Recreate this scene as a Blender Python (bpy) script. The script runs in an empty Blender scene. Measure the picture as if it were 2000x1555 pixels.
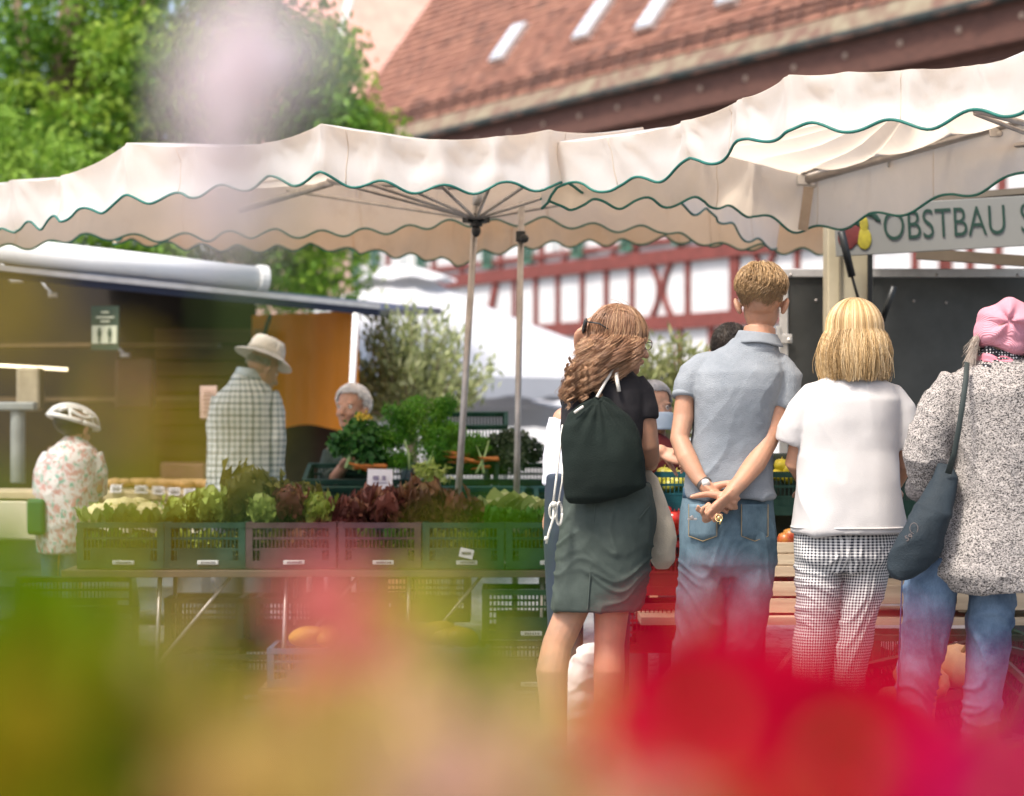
import bpy, bmesh, math, random
import numpy as np
from mathutils import Vector, Matrix, Euler, noise
random.seed(7); np.random.seed(7)
S = bpy.context.scene
COL = S.collection
PI = math.pi
R = math.radians
F = 4700.0      # focal length in photo pixels
HY = 822.0      # horizon row
CH = 1.29       # camera height

# ---------------- camera, world, sun, exposure ----------------
cd = bpy.data.cameras.new('camera'); cam = bpy.data.objects.new('camera', cd); COL.objects.link(cam)
cam.location = (0, 0, CH); cam.rotation_euler = (PI/2, 0, 0)
cd.sensor_width = 36; cd.lens = F/2000*36; cd.shift_y = (HY-777.5)/2000
cd.clip_start = .05; cd.clip_end = 600
cd.dof.use_dof = True; cd.dof.focus_distance = 8.25; cd.dof.aperture_fstop = 3.0
S.camera = cam
w = bpy.data.worlds.new('World'); S.world = w; w.use_nodes = True
nt = w.node_tree; bg = nt.nodes['Background']
sky = nt.nodes.new('ShaderNodeTexSky'); sky.sky_type = 'NISHITA'; sky.sun_disc = False
SUN_EL, SUN_AZ = R(60), R(222)          # azimuth measured clockwise from +Y
sky.sun_elevation = SUN_EL; sky.sun_rotation = SUN_AZ
sky.air_density = 1.0; sky.dust_density = 4.5; sky.ozone_density = .6
nt.links.new(sky.outputs[0], bg.inputs[0]); bg.inputs[1].default_value = .15
sl = bpy.data.lights.new('sun', 'SUN'); sl.energy = 2.6; sl.angle = R(10); sl.color = (1, .945, .865)
so = bpy.data.objects.new('sun', sl); COL.objects.link(so)
sd = Vector((math.sin(SUN_AZ)*math.cos(SUN_EL), math.cos(SUN_AZ)*math.cos(SUN_EL), math.sin(SUN_EL)))
so.rotation_euler = sd.to_track_quat('Z', 'Y').to_euler()
S.view_settings.view_transform = 'Standard'; S.view_settings.look = 'None'
S.view_settings.exposure = .98; S.view_settings.gamma = 1

# ---------------- helpers ----------------
def P(px, py, Y): return Vector(((px-1000)/F*Y, Y, CH+(HY-py)/F*Y))

def nz(p, s=1.0, o=0.0): return noise.noise(Vector((p[0]*s+o, p[1]*s+o*.7, p[2]*s-o)))

class G:
    def __init__(s): s.v = []; s.f = []; s.M = None; s.t = []; s.tone = None; s.mi = []
    def add(s, vs, fs, tone=None, mi=0):
        b = len(s.v)
        if s.M is not None: vs = [tuple(s.M @ Vector(p)) for p in vs]
        s.v.extend([tuple(p) for p in vs]); s.f.extend([tuple(i+b for i in f) for f in fs])
        s.mi.extend([mi]*len(fs))
        if tone is not None: s.t.extend([tone]*len(vs))
        return s
    def box(s, c, d, rot=(0,0,0), mi=0, tone=None):
        E = Euler(rot).to_matrix(); c = Vector(c)
        vs = [c + E @ Vector((x*d[0]/2, y*d[1]/2, z*d[2]/2)) for x in (-1,1) for y in (-1,1) for z in (-1,1)]
        return s.add(vs, [(0,1,3,2),(4,6,7,5),(0,4,5,1),(2,3,7,6),(0,2,6,4),(1,5,7,3)], tone, mi)
    def beam(s, a, b, wd, ht, up=(0,0,1), mi=0, tone=None):
        a = Vector(a); b = Vector(b); d = (b-a).normalized(); x = d.cross(Vector(up)).normalized(); u = x.cross(d)
        vs = [p + x*i*wd/2 + u*j*ht/2 for p in (a,b) for i,j in ((-1,-1),(1,-1),(1,1),(-1,1))]
        return s.add(vs, [(0,1,2,3),(7,6,5,4),(0,4,5,1),(1,5,6,2),(2,6,7,3),(3,7,4,0)], tone, mi)
    def tube(s, pts, rad, n=10, round_=False, flat=1.0, up=None, tone=None, mi=0, cap=True):
        pts = [Vector(p) for p in pts]; m = len(pts)
        if not hasattr(rad, '__len__'): rad = [rad]*m
        rad = list(rad)
        if round_:
            d0 = (pts[0]-pts[1]).normalized(); d1 = (pts[-1]-pts[-2]).normalized(); r0, r1 = rad[0], rad[-1]
            pre = [(pts[0]+d0*r0*math.sin(a), r0*math.cos(a)) for a in (1.35, .9, .45)]
            post = [(pts[-1]+d1*r1*math.sin(a), r1*math.cos(a)) for a in (.45, .9, 1.35)]
            pts = [p for p,_ in pre]+pts+[p for p,_ in post]; rad = [r for _,r in pre]+rad+[r for _,r in post]
            m = len(pts)
        vs = []; ref = Vector(up) if up is not None else None
        last = None
        for i in range(m):
            d = (pts[min(i+1,m-1)]-pts[max(i-1,0)])
            d = d.normalized() if d.length > 1e-9 else Vector((0,0,1))
            if ref is not None: x = d.cross(ref)
            elif last is not None: x = last - d*last.dot(d)
            else: x = d.cross(Vector((.13,.31,.94)))
            if x.length < 1e-5: x = d.orthogonal()
            x.normalize(); last = x; y = d.cross(x)
            for k in range(n):
                a = 2*PI*k/n
                vs.append(pts[i] + x*math.cos(a)*rad[i] + y*math.sin(a)*rad[i]*flat)
        fs = [(i*n+k, i*n+(k+1)%n, (i+1)*n+(k+1)%n, (i+1)*n+k) for i in range(m-1) for k in range(n)]
        if cap: fs += [tuple(range(n-1,-1,-1)), tuple((m-1)*n+k for k in range(n))]
        return s.add(vs, fs, tone, mi)
    def ell(s, c, r, rot=(0,0,0), nu=16, nv=10, tone=None, mi=0):
        if not hasattr(r, '__len__'): r = (r,r,r)
        E = Euler(rot).to_matrix(); c = Vector(c); vs = [c+E@Vector((0,0,r[2]))]
        for j in range(1, nv):
            t = PI*j/nv
            for i in range(nu):
                a = 2*PI*i/nu
                vs.append(c+E@Vector((r[0]*math.sin(t)*math.cos(a), r[1]*math.sin(t)*math.sin(a), r[2]*math.cos(t))))
        vs.append(c+E@Vector((0,0,-r[2]))); L = len(vs)-1
        fs = [(0, 1+i, 1+(i+1)%nu) for i in range(nu)]
        for j in range(nv-2):
            for i in range(nu):
                fs.append((1+j*nu+i, 1+(j+1)*nu+i, 1+(j+1)*nu+(i+1)%nu, 1+j*nu+(i+1)%nu))
        fs += [(L, 1+(nv-2)*nu+(i+1)%nu, 1+(nv-2)*nu+i) for i in range(nu)]
        return s.add(vs, fs, tone, mi)
    def stack(s, rings, n=28, pw=2.3):
        # rings: (cx, cy, z, rx, ry)
        vs = []
        for (cx, cy, z, rx, ry) in rings:
            for k in range(n):
                a = 2*PI*k/n; c, q = math.cos(a), math.sin(a)
                vs.append((cx+rx*math.copysign(abs(c)**(2/pw), c), cy+ry*math.copysign(abs(q)**(2/pw), q), z))
        m = len(rings)
        fs = [(i*n+k, i*n+(k+1)%n, (i+1)*n+(k+1)%n, (i+1)*n+k) for i in range(m-1) for k in range(n)]
        fs += [tuple(range(n-1,-1,-1)), tuple((m-1)*n+k for k in range(n))]
        return s.add(vs, fs)
    def grid(s, fn, nu, nv, tone=None, mi=0):
        vs = [fn(i/nu, j/nv) for j in range(nv+1) for i in range(nu+1)]
        fs = [(j*(nu+1)+i, j*(nu+1)+i+1, (j+1)*(nu+1)+i+1, (j+1)*(nu+1)+i) for j in range(nv) for i in range(nu)]
        return s.add(vs, fs, tone, mi)
    def lathe(s, c, prof, n=24, tone=None):
        c = Vector(c); vs = [c+Vector((r*math.cos(2*PI*k/n), r*math.sin(2*PI*k/n), z)) for r,z in prof for k in range(n)]
        m = len(prof)
        fs = [(i*n+k, i*n+(k+1)%n, (i+1)*n+(k+1)%n, (i+1)*n+k) for i in range(m-1) for k in range(n)]
        return s.add(vs, fs, tone)
    def poly(s, pts, thick):
        # flat outline extruded by the vector thick
        pts = [Vector(p) for p in pts]; n = len(pts); t = Vector(thick)
        vs = pts + [p+t for p in pts]
        fs = [tuple(range(n)), tuple(range(2*n-1, n-1, -1))] + [(i, i+n, (i+1)%n+n, (i+1)%n) for i in range(n)]
        return s.add(vs, fs)
    def mesh(s, name):
        me = bpy.data.meshes.new(name); me.from_pydata(s.v, [], s.f); me.validate(); me.update()
        return me
    def build(s, name, mat, parent=None, smooth=False, bevel=0, solid=0, normals=True):
        me = bpy.data.meshes.new(name); me.from_pydata(s.v, [], s.f)
        mats = mat if isinstance(mat, (list, tuple)) else [mat]
        for m in mats: me.materials.append(m)
        if len(mats) > 1: me.polygons.foreach_set('material_index', s.mi)
        if s.t and len(s.t) == len(s.v):
            at = me.attributes.new('tone', 'FLOAT', 'POINT'); at.data.foreach_set('value', s.t)
        me.update()
        if normals and len(s.f) < 60000:
            bm = bmesh.new(); bm.from_mesh(me); bmesh.ops.recalc_face_normals(bm, faces=bm.faces); bm.to_mesh(me); bm.free()
        if smooth: me.polygons.foreach_set('use_smooth', [True]*len(me.polygons))
        o = bpy.data.objects.new(name, me); COL.objects.link(o)
        if parent is not None: attach(o, parent)
        if solid:
            md = o.modifiers.new('solid', 'SOLIDIFY'); md.thickness = solid; md.offset = 0
        if bevel:
            md = o.modifiers.new('bevel', 'BEVEL'); md.width = bevel; md.segments = 2; md.limit_method = 'ANGLE'
        return o

def wm(o):
    return (wm(o.parent) @ o.matrix_parent_inverse if o.parent else Matrix.Identity(4)) @ o.matrix_basis
def attach(o, parent):
    # meshes are written in world space: keep them there
    o.parent = parent; o.matrix_parent_inverse = wm(parent).inverted()

def tag(o, label, cat, group=None, kind=None):
    if label: o['label'] = label
    if cat: o['category'] = cat
    if group: o['group'] = group
    if kind: o['kind'] = kind
    return o
def thing(name, label, cat, loc=(0,0,0), group=None):
    o = bpy.data.objects.new(name, None); COL.objects.link(o); o.location = loc
    o.empty_display_size = .1
    return tag(o, label, cat, group)
def struct(o): o['kind'] = 'structure'; return o

def dup(root, M=None, label=None):
    """copy of a thing with its parts and sub-parts"""
    r = root.copy(); COL.objects.link(r)
    if M is not None: r.matrix_basis = M @ root.matrix_basis
    if label: r['label'] = label
    def rec(src, dst):
        for ch in list(src.children):
            c = ch.copy(); COL.objects.link(c); c.parent = dst
            c.matrix_parent_inverse = ch.matrix_parent_inverse.copy(); rec(ch, c)
    rec(root, r)
    return r

def organic(name, g, mat, parent=None, voxel=.008, smooth=5, disp=None, post=None):
    """one continuous surface grown round overlapping shapes"""
    me = g.mesh(name+'_tmp'); o = bpy.data.objects.new(name+'_tmp', me); COL.objects.link(o)
    m = o.modifiers.new('r', 'REMESH'); m.mode = 'VOXEL'; m.voxel_size = voxel; m.use_smooth_shade = True
    if smooth:
        m = o.modifiers.new('s', 'SMOOTH'); m.factor = .5; m.iterations = smooth
    dg = bpy.context.evaluated_depsgraph_get(); ev = o.evaluated_get(dg)
    nm = bpy.data.meshes.new_from_object(ev); bpy.data.objects.remove(o); bpy.data.meshes.remove(me)
    nm.name = name; nm.materials.clear()
    for mm in (mat if isinstance(mat, (list, tuple)) else [mat]): nm.materials.append(mm)
    n = len(nm.vertices); co = np.empty(n*3); nm.vertices.foreach_get('co', co); co = co.reshape(-1,3)
    if disp:
        no = np.empty(n*3); nm.vertices.foreach_get('normal', no); no = no.reshape(-1,3)
        d = np.array([disp(c, q) for c, q in zip(co, no)])
        co = co + no*d[:,None]; nm.vertices.foreach_set('co', co.ravel())
    if post: post(nm, co)
    nm.polygons.foreach_set('use_smooth', [True]*len(nm.polygons)); nm.update()
    o = bpy.data.objects.new(name, nm); COL.objects.link(o)
    if parent is not None: attach(o, parent)
    return o

def setpat(nm, arr):
    at = nm.attributes.new('pat', 'FLOAT_VECTOR', 'POINT'); at.data.foreach_set('vector', np.asarray(arr, dtype=float).ravel())

# ---------------- materials ----------------
def newmat(name):
    m = bpy.data.materials.new(name); m.use_nodes = True
    nt = m.node_tree; return m, nt, nt.nodes['Principled BSDF']
def c4(c): return (c[0], c[1], c[2], 1)
def mul(c, k): return tuple(min(1, x*k) for x in c[:3])

def mat(name, col, rough=.7, var=.25, scale=6.0, col2=None, bump=0, bscale=60, metal=0, trans=0, spec=.5, tone=False, tonecol=None, stretch=None, sss=0, coat=0, coord='Object', thr=(.35,.65)):
    m, nt, b = newmat(name); N = nt.nodes; L = nt.links
    tc = N.new('ShaderNodeTexCoord'); mp = N.new('ShaderNodeMapping'); L.new(tc.outputs[coord], mp.inputs[0])
    if stretch: mp.inputs['Scale'].default_value = stretch
    n1 = N.new('ShaderNodeTexNoise'); n1.inputs['Scale'].default_value = scale; n1.inputs['Detail'].default_value = 6; n1.inputs['Roughness'].default_value = .65
    L.new(mp.outputs[0], n1.inputs[0])
    rp = N.new('ShaderNodeValToRGB'); rp.color_ramp.elements[0].position = thr[0]; rp.color_ramp.elements[1].position = thr[1]
    a = mul(col, 1-var); c = col2 if col2 else mul(col, 1+var*.6)
    if col2: a = col
    rp.color_ramp.elements[0].color = c4(a); rp.color_ramp.elements[1].color = c4(c)
    L.new(n1.outputs[0], rp.inputs[0]); out = rp.outputs[0]
    if tone:
        at = N.new('ShaderNodeAttribute'); at.attribute_name = 'tone'
        r2 = N.new('ShaderNodeValToRGB'); els = r2.color_ramp.elements
        tcs = tonecol or [mul(col,.55), col, mul(col,1.5)]
        els[0].color = c4(tcs[0]); els[1].color = c4(tcs[-1])
        for k, tcx in enumerate(tcs[1:-1]):
            e = els.new((k+1)/(len(tcs)-1)); e.color = c4(tcx)
        L.new(at.outputs['Fac'], r2.inputs[0])
        mx = N.new('ShaderNodeMix'); mx.data_type = 'RGBA'; mx.inputs[0].default_value = .25
        L.new(r2.outputs[0], mx.inputs[6]); L.new(out, mx.inputs[7]); out = mx.outputs[2]
    L.new(out, b.inputs['Base Color'])
    b.inputs['Roughness'].default_value = rough; b.inputs['Metallic'].default_value = metal
    b.inputs['Specular IOR Level'].default_value = spec
    if coat: b.inputs['Coat Weight'].default_value = coat
    if sss:
        b.inputs['Subsurface Weight'].default_value = sss; b.inputs['Subsurface Radius'].default_value = (.02,.008,.004); b.inputs['Subsurface Scale'].default_value = .5
    if bump:
        n2 = N.new('ShaderNodeTexNoise'); n2.inputs['Scale'].default_value = bscale; n2.inputs['Detail'].default_value = 4
        L.new(mp.outputs[0], n2.inputs[0]); bp = N.new('ShaderNodeBump'); bp.inputs['Strength'].default_value = bump; bp.inputs['Distance'].default_value = .01
        L.new(n2.outputs[0], bp.inputs['Height']); L.new(bp.outputs[0], b.inputs['Normal'])
    if trans:
        t = N.new('ShaderNodeBsdfTranslucent'); ms = N.new('ShaderNodeMixShader'); ms.inputs[0].default_value = trans
        L.new(out, t.inputs[0]); L.new(b.outputs[0], ms.inputs[1]); L.new(t.outputs[0], ms.inputs[2])
        L.new(ms.outputs[0], N['Material Output'].inputs[0])
    return m

def attr_check(name, size, colA, colB, colC=None, lw=.5, mode='gingham', base=(.8,.8,.8), rough=.85):
    """woven checks laid on the 'pat' coordinates (metres round and along the cloth)"""
    m, nt, b = newmat(name); N = nt.nodes; L = nt.links
    at = N.new('ShaderNodeAttribute'); at.attribute_name = 'pat'; sp = N.new('ShaderNodeSeparateXYZ'); L.new(at.outputs['Vector'], sp.inputs[0])
    def math_(op, a, v=None, c=None):
        n = N.new('ShaderNodeMath'); n.operation = op
        if hasattr(a, 'is_linked') or hasattr(a, 'links'): L.new(a, n.inputs[0])
        else: n.inputs[0].default_value = a
        if v is not None:
            if hasattr(v, 'links'): L.new(v, n.inputs[1])
            else: n.inputs[1].default_value = v
        return n.outputs[0]
    def band(o, s, duty):
        f = math_('FRACT', math_('MULTIPLY', o, 1/s)); return math_('LESS_THAN', f, duty)
    def mix(f, a, bb):
        n = N.new('ShaderNodeMix'); n.data_type = 'RGBA'; L.new(f, n.inputs[0])
        for k, x in ((6,a),(7,bb)):
            if hasattr(x, 'links'): L.new(x, n.inputs[k])
            else: n.inputs[k].default_value = c4(x)
        return n.outputs[2]
    bu = band(sp.outputs[0], size, lw); bv = band(sp.outputs[1], size, lw)
    if mode == 'gingham':
        s = math_('MULTIPLY', math_('ADD', bu, bv), .5)
        out = mix(s, colA, colB)
    else:
        bu2 = band(sp.outputs[0], size*2.0, .12); bv2 = band(sp.outputs[1], size*2.0, .12)
        s = math_('MULTIPLY', math_('ADD', bu, bv), .5)
        out = mix(s, base, colA)
        s2 = math_('MULTIPLY', math_('ADD', bu2, bv2), .5)
        out = mix(s2, out, colB)
    L.new(out, b.inputs['Base Color']); b.inputs['Roughness'].default_value = rough; b.inputs['Specular IOR Level'].default_value = .2
    return m
# ---------------- materials used widely ----------------
M = {}
M['cobble'] = None
M['canvas'] = mat('canvas', (.74,.70,.66), .85, .08, 3, col2=(.84,.82,.79), bump=.15, bscale=25, trans=.35, spec=.2)
M['canvas_old'] = mat('canvas_old', (.50,.37,.27), .85, .1, 2.5, col2=(.66,.54,.44), bump=.15, bscale=25, trans=.45, spec=.2)
M['canvas_tan'] = mat('canvas_tan', (.55,.38,.22), .85, .1, 2.5, col2=(.68,.52,.34), bump=.15, bscale=25, trans=.5, spec=.2)
M['trim'] = mat('green_trim', (.01,.13,.10), .6, .2, 20)
M['steel'] = mat('steel', (.42,.38,.35), .38, .2, 12, metal=.7)
M['alu'] = mat('aluminium', (.62,.60,.57), .35, .15, 10, metal=.6)
M['black'] = mat('black_plastic', (.012,.014,.014), .45, .3, 20)
M['white'] = mat('white_paint', (.80,.80,.78), .5, .06, 3)
M['paper'] = mat('paper', (.80,.78,.82), .8, .05, 4)
M['ink'] = mat('ink', (.05,.05,.08), .8, .1)

# ---------------- ground ----------------
def ground():
    m, nt, b = newmat('cobblestones'); N = nt.nodes; L = nt.links
    tc = N.new('ShaderNodeTexCoord'); v = N.new('ShaderNodeTexVoronoi'); v.feature = 'DISTANCE_TO_EDGE'; v.inputs['Scale'].default_value = 9
    v2 = N.new('ShaderNodeTexVoronoi'); v2.inputs['Scale'].default_value = 9
    L.new(tc.outputs['Object'], v.inputs[0]); L.new(tc.outputs['Object'], v2.inputs[0])
    rp = N.new('ShaderNodeValToRGB'); rp.color_ramp.elements[0].position = .02; rp.color_ramp.elements[0].color = (.05,.045,.04,1); rp.color_ramp.elements[1].position = .1; rp.color_ramp.elements[1].color = (.20,.17,.15,1)
    L.new(v.outputs[0], rp.inputs[0])
    mx = N.new('ShaderNodeMix'); mx.data_type = 'RGBA'; mx.blend_type = 'OVERLAY'; mx.inputs[0].default_value = .35
    L.new(rp.outputs[0], mx.inputs[6]); L.new(v2.outputs['Color'], mx.inputs[7])
    hs = N.new('ShaderNodeHueSaturation'); hs.inputs['Saturation'].default_value = .14; L.new(mx.outputs[2], hs.inputs['Color']); L.new(hs.outputs[0], b.inputs['Base Color'])
    bp = N.new('ShaderNodeBump'); bp.inputs['Distance'].default_value = .02; L.new(rp.outputs[0], bp.inputs['Height']); L.new(bp.outputs[0], b.inputs['Normal'])
    b.inputs['Roughness'].default_value = .75
    g = G(); g.add([(-250,-50,0),(250,-50,0),(250,400,0),(-250,400,0)], [(0,1,2,3)])
    struct(g.build('ground', m))
ground()

# ---------------- half timbered building ----------------
WU = Vector((.468, -.884, 0)).normalized(); WB = Vector((.884, .468, 0)).normalized()
BM = Matrix(((WU.x, WB.x, 0, 0), (WU.y, WB.y, 0, 80), (0,0,1,0), (0,0,0,1)))     # local x along the wall to the right, y into the house
def wY(px): return 42.4/((px-1000)/F+.53)
def wa(px): return (px-1000)/F*wY(px)/.468
def wz(px, py): return CH+(HY-py)/F*wY(px)
def timber_house():
    h = thing('half_timbered_building', 'long half timbered building with a red tiled roof, white infill and dark red beams', 'building', BM.translation)
    plaster = mat('plaster', (.50,.50,.51), .9, .08, .8, col2=(.60,.60,.60))
    red = mat('red_timber', (.17,.04,.032), .8, .3, 4)
    soff = mat('soffit_boards', (.10,.042,.029), .8, .35, 3, stretch=(.4,1,6))
    shut = mat('shutter_green', (.05,.15,.10), .6, .25, 5)
    a0, a1 = wa(690), wa(2150)
    g = G(); g.M = BM
    g.box(((a0+a1)/2, 6, 4.9), (a1-a0, 12, 9.8)); wall = g.build('wall', plaster, h)
    g = G(); g.M = BM
    D = .14
    def post(ax, z0, z1, wd=.26, ax2=None):
        ax2 = ax if ax2 is None else ax2
        g.beam((ax, -.03+.004*random.random(), z0), (ax2, -.03+.004*random.random(), z1), wd, D+random.random()*.01, up=(0,1,0))
    def band(z, ht, y=-.06): g.box(((a0+a1)/2, y, z), (a1-a0, .2, ht))
    band(6.15, .42, -.07); band(6.62, .16, -.05); band(4.2, .42, -.075); band(8.6, .4, -.072); band(2.5,.3,-.073)
    for px in (800, 870, 1007, 1049, 1092, 1140, 1187, 1237, 1346, 1438, 1560, 1640, 1700, 1790, 1898, 1953, 2050): post(wa(px), 4.4, 5.95, .2 if px not in (1438,) else .45)
    post(wa(954), 4.4, 5.95, .36, wa(972))
    for px in (760, 850, 905, 980, 1060, 1105, 1200, 1245, 1330, 1395, 1450, 1575, 1640, 1720, 1840, 1960): post(wa(px), 6.36, 8.4, .24)
    for px in (1060,1170,1240,1330,1392,1470,1570,1700,1850): post(wa(px), 2.65, 4.0, .24)
    def curved(cx, w_):                    # crossed curved braces
        for sgn in (-1, 1):
            pts = [(cx+sgn*w_*(.25+1.1*(t-.5)**2*3 if t < .5 else .25+1.1*(t-.5)**2*3), -.05, 4.4+1.55*t) for t in [i/8 for i in range(9)]]
            for p, q in zip(pts, pts[1:]): g.beam(p, q, .15, D+.004*sgn, up=(0,1,0))
    for px in (1295, 1497, 1672, 1850): curved(wa(px), .52 if px < 1400 else .48)
    g.build('timber_frame', red, h)
    # windows of the upper storey with green louvred shutters
    for px in (1095, 1190, 1385, 1515, 1600, 940, 795):
        c = wa(px); g = G(); g.M = BM
        for sx in (-.45, .45): g.box((c+sx, -.06, 7.35), (.09, .16, 1.66))
        for z in (6.56, 8.14): g.box((c, -.061, z), (.81, .15, .09))
        g.box((c, -.06, 7.35), (.06, .12, 1.48)); wf = g.build('window', M['white'], h)
        g = G(); g.M = BM; g.box((c, -.012, 7.35), (.82, .03, 1.5)); g.build('pane', mat('window_glass', (.30,.34,.36), .1, .2, 2), wf)
    for px in (738, 829, 1038, 1136, 1232, 1335, 1440, 700, 960):
        c = wa(px); g = G(); g.M = BM
        for sx in (-.29, .29): g.box((c+sx, -.17, 7.3), (.09, .06, 1.7))
        for z in (6.49, 8.11): g.box((c, -.171, z), (.49, .058, .09))
        for k in range(15): g.box((c, -.165, 6.6+k*.1), (.49, .02, .085), rot=(.5,0,0))
        g.build('shutter', shut, h)
    # boxed red eaves
    g = G(); g.M = BM
    g.box(((a0+a1)/2, -.35, 9.95), (a1-a0+.4, .7, .3)); g.box(((a0+a1)/2, -.55, 10.55), (a1-a0+.4, 1.1, .9)); g.box(((a0+a1)/2, -.9, 10.98), (a1-a0+.5, .5, .12))
    g.build('eaves', soff, h)
    kn = mat('pale_knob', (.30,.22,.17), .5, .1)
    for i in range(26):
        a = a0+1+i*2.3
        if a < a1: g = G(); g.M = BM; g.ell((a, -1.12, 10.62), (.09,.05,.09), nu=8, nv=6); g.build('rafter_knob', kn, h)
    # gutter
    g = G(); g.M = BM
    g.tube([(a0-.6, -1.28, 11.1), (a1+.3, -1.28, 11.1)], .13, 12)
    g.build('gutter', mat('gutter_metal', (.03,.038,.036), .7, .3, 2, spec=.2), h)
    # roof: every course is a lapped strip with an uneven lower edge
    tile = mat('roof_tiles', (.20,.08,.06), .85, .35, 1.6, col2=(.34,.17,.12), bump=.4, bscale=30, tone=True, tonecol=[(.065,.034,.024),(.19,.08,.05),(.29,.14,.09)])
    pit = math.atan(1.35); cs, sn = math.cos(pit), math.sin(pit)
    g = G(); g.M = BM; course = .34; nr = 44; seg = 230
    ex, ez = -1.35, 11.0
    for r in range(nr):
        d0, d1 = r*course, (r+1)*course+.05
        vs = []; tn = []
        for i in range(seg+1):
            a = a0-.5+(a1-a0+1)*i/seg
            wob = .05*noise.noise(Vector((a*.9, r*3.1, 0)))+.02*noise.noise(Vector((a*4, r*7.7, 5)))
            up = .075+.03*noise.noise(Vector((a*1.7, r*5.3, 3)))
            e0 = d0+wob
            vs.append((a, ex+e0*cs, ez+e0*sn)); vs.append((a, ex+e0*cs-up*sn, ez+e0*sn+up*cs)); vs.append((a, ex+d1*cs, ez+d1*sn+.004))
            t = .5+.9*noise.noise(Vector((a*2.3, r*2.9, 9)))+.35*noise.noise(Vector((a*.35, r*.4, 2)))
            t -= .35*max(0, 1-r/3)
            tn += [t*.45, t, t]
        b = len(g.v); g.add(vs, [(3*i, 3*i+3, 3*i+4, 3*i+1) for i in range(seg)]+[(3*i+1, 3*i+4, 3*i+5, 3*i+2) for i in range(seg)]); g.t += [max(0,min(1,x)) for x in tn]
    # verge closing board at the left gable
    roof = g.build('roof', tile, h, normals=False)
    lichen = mat('mossy_tiles', (.13,.07,.05), .9, .3, 1.6, col2=(.21,.18,.12), bump=.4, bscale=20, thr=(.4,.62)); g = G(); g.M = BM
    g.grid(lambda u, v: (a0-.5+(a1-a0+1)*u, ex+.06+(v*.8)*cs-.10*sn, ez+.06+(v*.8)*sn+.10*cs+.015*noise.noise(Vector((u*300,v*9,0)))), 200, 4); g.build('eave_course', lichen, h, normals=False)
    g = G(); g.M = BM; L = nr*course
    g.add([(a0, 0, 9.8), (a0, ex+L*cs, 9.8), (a0, ex+L*cs, ez+L*sn-.1), (a0, 0, 12.6)], [(0,1,2,3)]); g.build('gable', plaster, h, solid=.1)
    # roof window shafts, pale sheet metal boxes lying up the slope
    sm = mat('skylight_glass', (.50,.54,.60), .25, .1, 2)
    for (px, py) in ((1000, 90), (1165, 45), (1290, 25), (1450, -25)):
        # find the point of the slope under that pixel
        best = None
        for k in range(400):
            d = k*.04
            for sidx in (0,):
                # camera ray meets the slope plane
                pass
        n = BM.to_3x3() @ Vector((0, -sn, cs)); p0 = BM @ Vector((0, ex, ez)); ray = P(px, py, 1)-Vector((0,0,CH)); t = (p0-Vector((0,0,CH))).dot(n)/ray.dot(n)
        q = BM.inverted() @ (Vector((0,0,CH))+ray*t)
        g = G(); g.M = BM @ Matrix.Translation(q) @ Matrix.Rotation(pit, 4, 'X')
        g.box((0, 0, .1), (.95, 1.65, .34)); k = g.build('skylight', M['alu'], h, bevel=.03)
        g = G(); g.M = BM @ Matrix.Translation(q) @ Matrix.Rotation(pit, 4, 'X')
        g.box((0, 0, .28), (.78, 1.45, .04)); g.build('pane', sm, k)
    # snow guard fence above the eave
    g = G(); g.M = BM @ Matrix.Translation((0, ex+1.15*cs, ez+1.15*sn))
    up = .42
    for z in (.16, .30, .44): g.tube([(a0+.5, 0, z), (a1, 0, z)], .016, 5)
    n_ = int((a1-a0)/.085)
    for i in range(n_): g.box((a0+.5+i*.085, 0, .28), (.014, .014, .36))
    for i in range(int((a1-a0)/1.15)):
        a = a0+.7+i*1.15; g.beam((a, -.1, -.05), (a, 0, .5), .06, .05); g.beam((a, .0, .5), (a, .4, .45), .05, .04)
    g.build('snow_guard', mat('rusty_iron', (.13,.07,.055), .8, .3, 6, metal=.3), h)
timber_house()

def far_house():
    h = thing('pink_tiled_building', 'pale pink tiled building behind the left end of the red roof', 'building', (-4,130,0))
    pk = mat('pink_tiles', (.56,.30,.24), .85, .08, 1.0, col2=(.66,.38,.31), bump=.2)
    g = G()
    for r in range(46):
        z0 = 15+r*.36; y0 = 126+r*.2
        g.add([(-16,y0,z0),(4,y0,z0-3.2),(4,y0+.2,z0-3.2+.36),(-16,y0+.2,z0+.36),(-16,y0-.05,z0-.01),(4,y0-.05,z0-3.21)], [(0,1,2,3),(4,5,1,0)])
    g.build('roof', pk, h, normals=False)
    g = G(); g.box((-6, 133, 6.2), (19, 13, 12.4)); g.build('wall', mat('pink_render', (.55,.36,.30), .9, .05), h)
    g = G(); g.beam((-10.2,124,15.4),(-8.1,125.5,25), .35,.35,up=(0,1,0)); g.build('downpipe', M['white'], h)
far_house()

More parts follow.
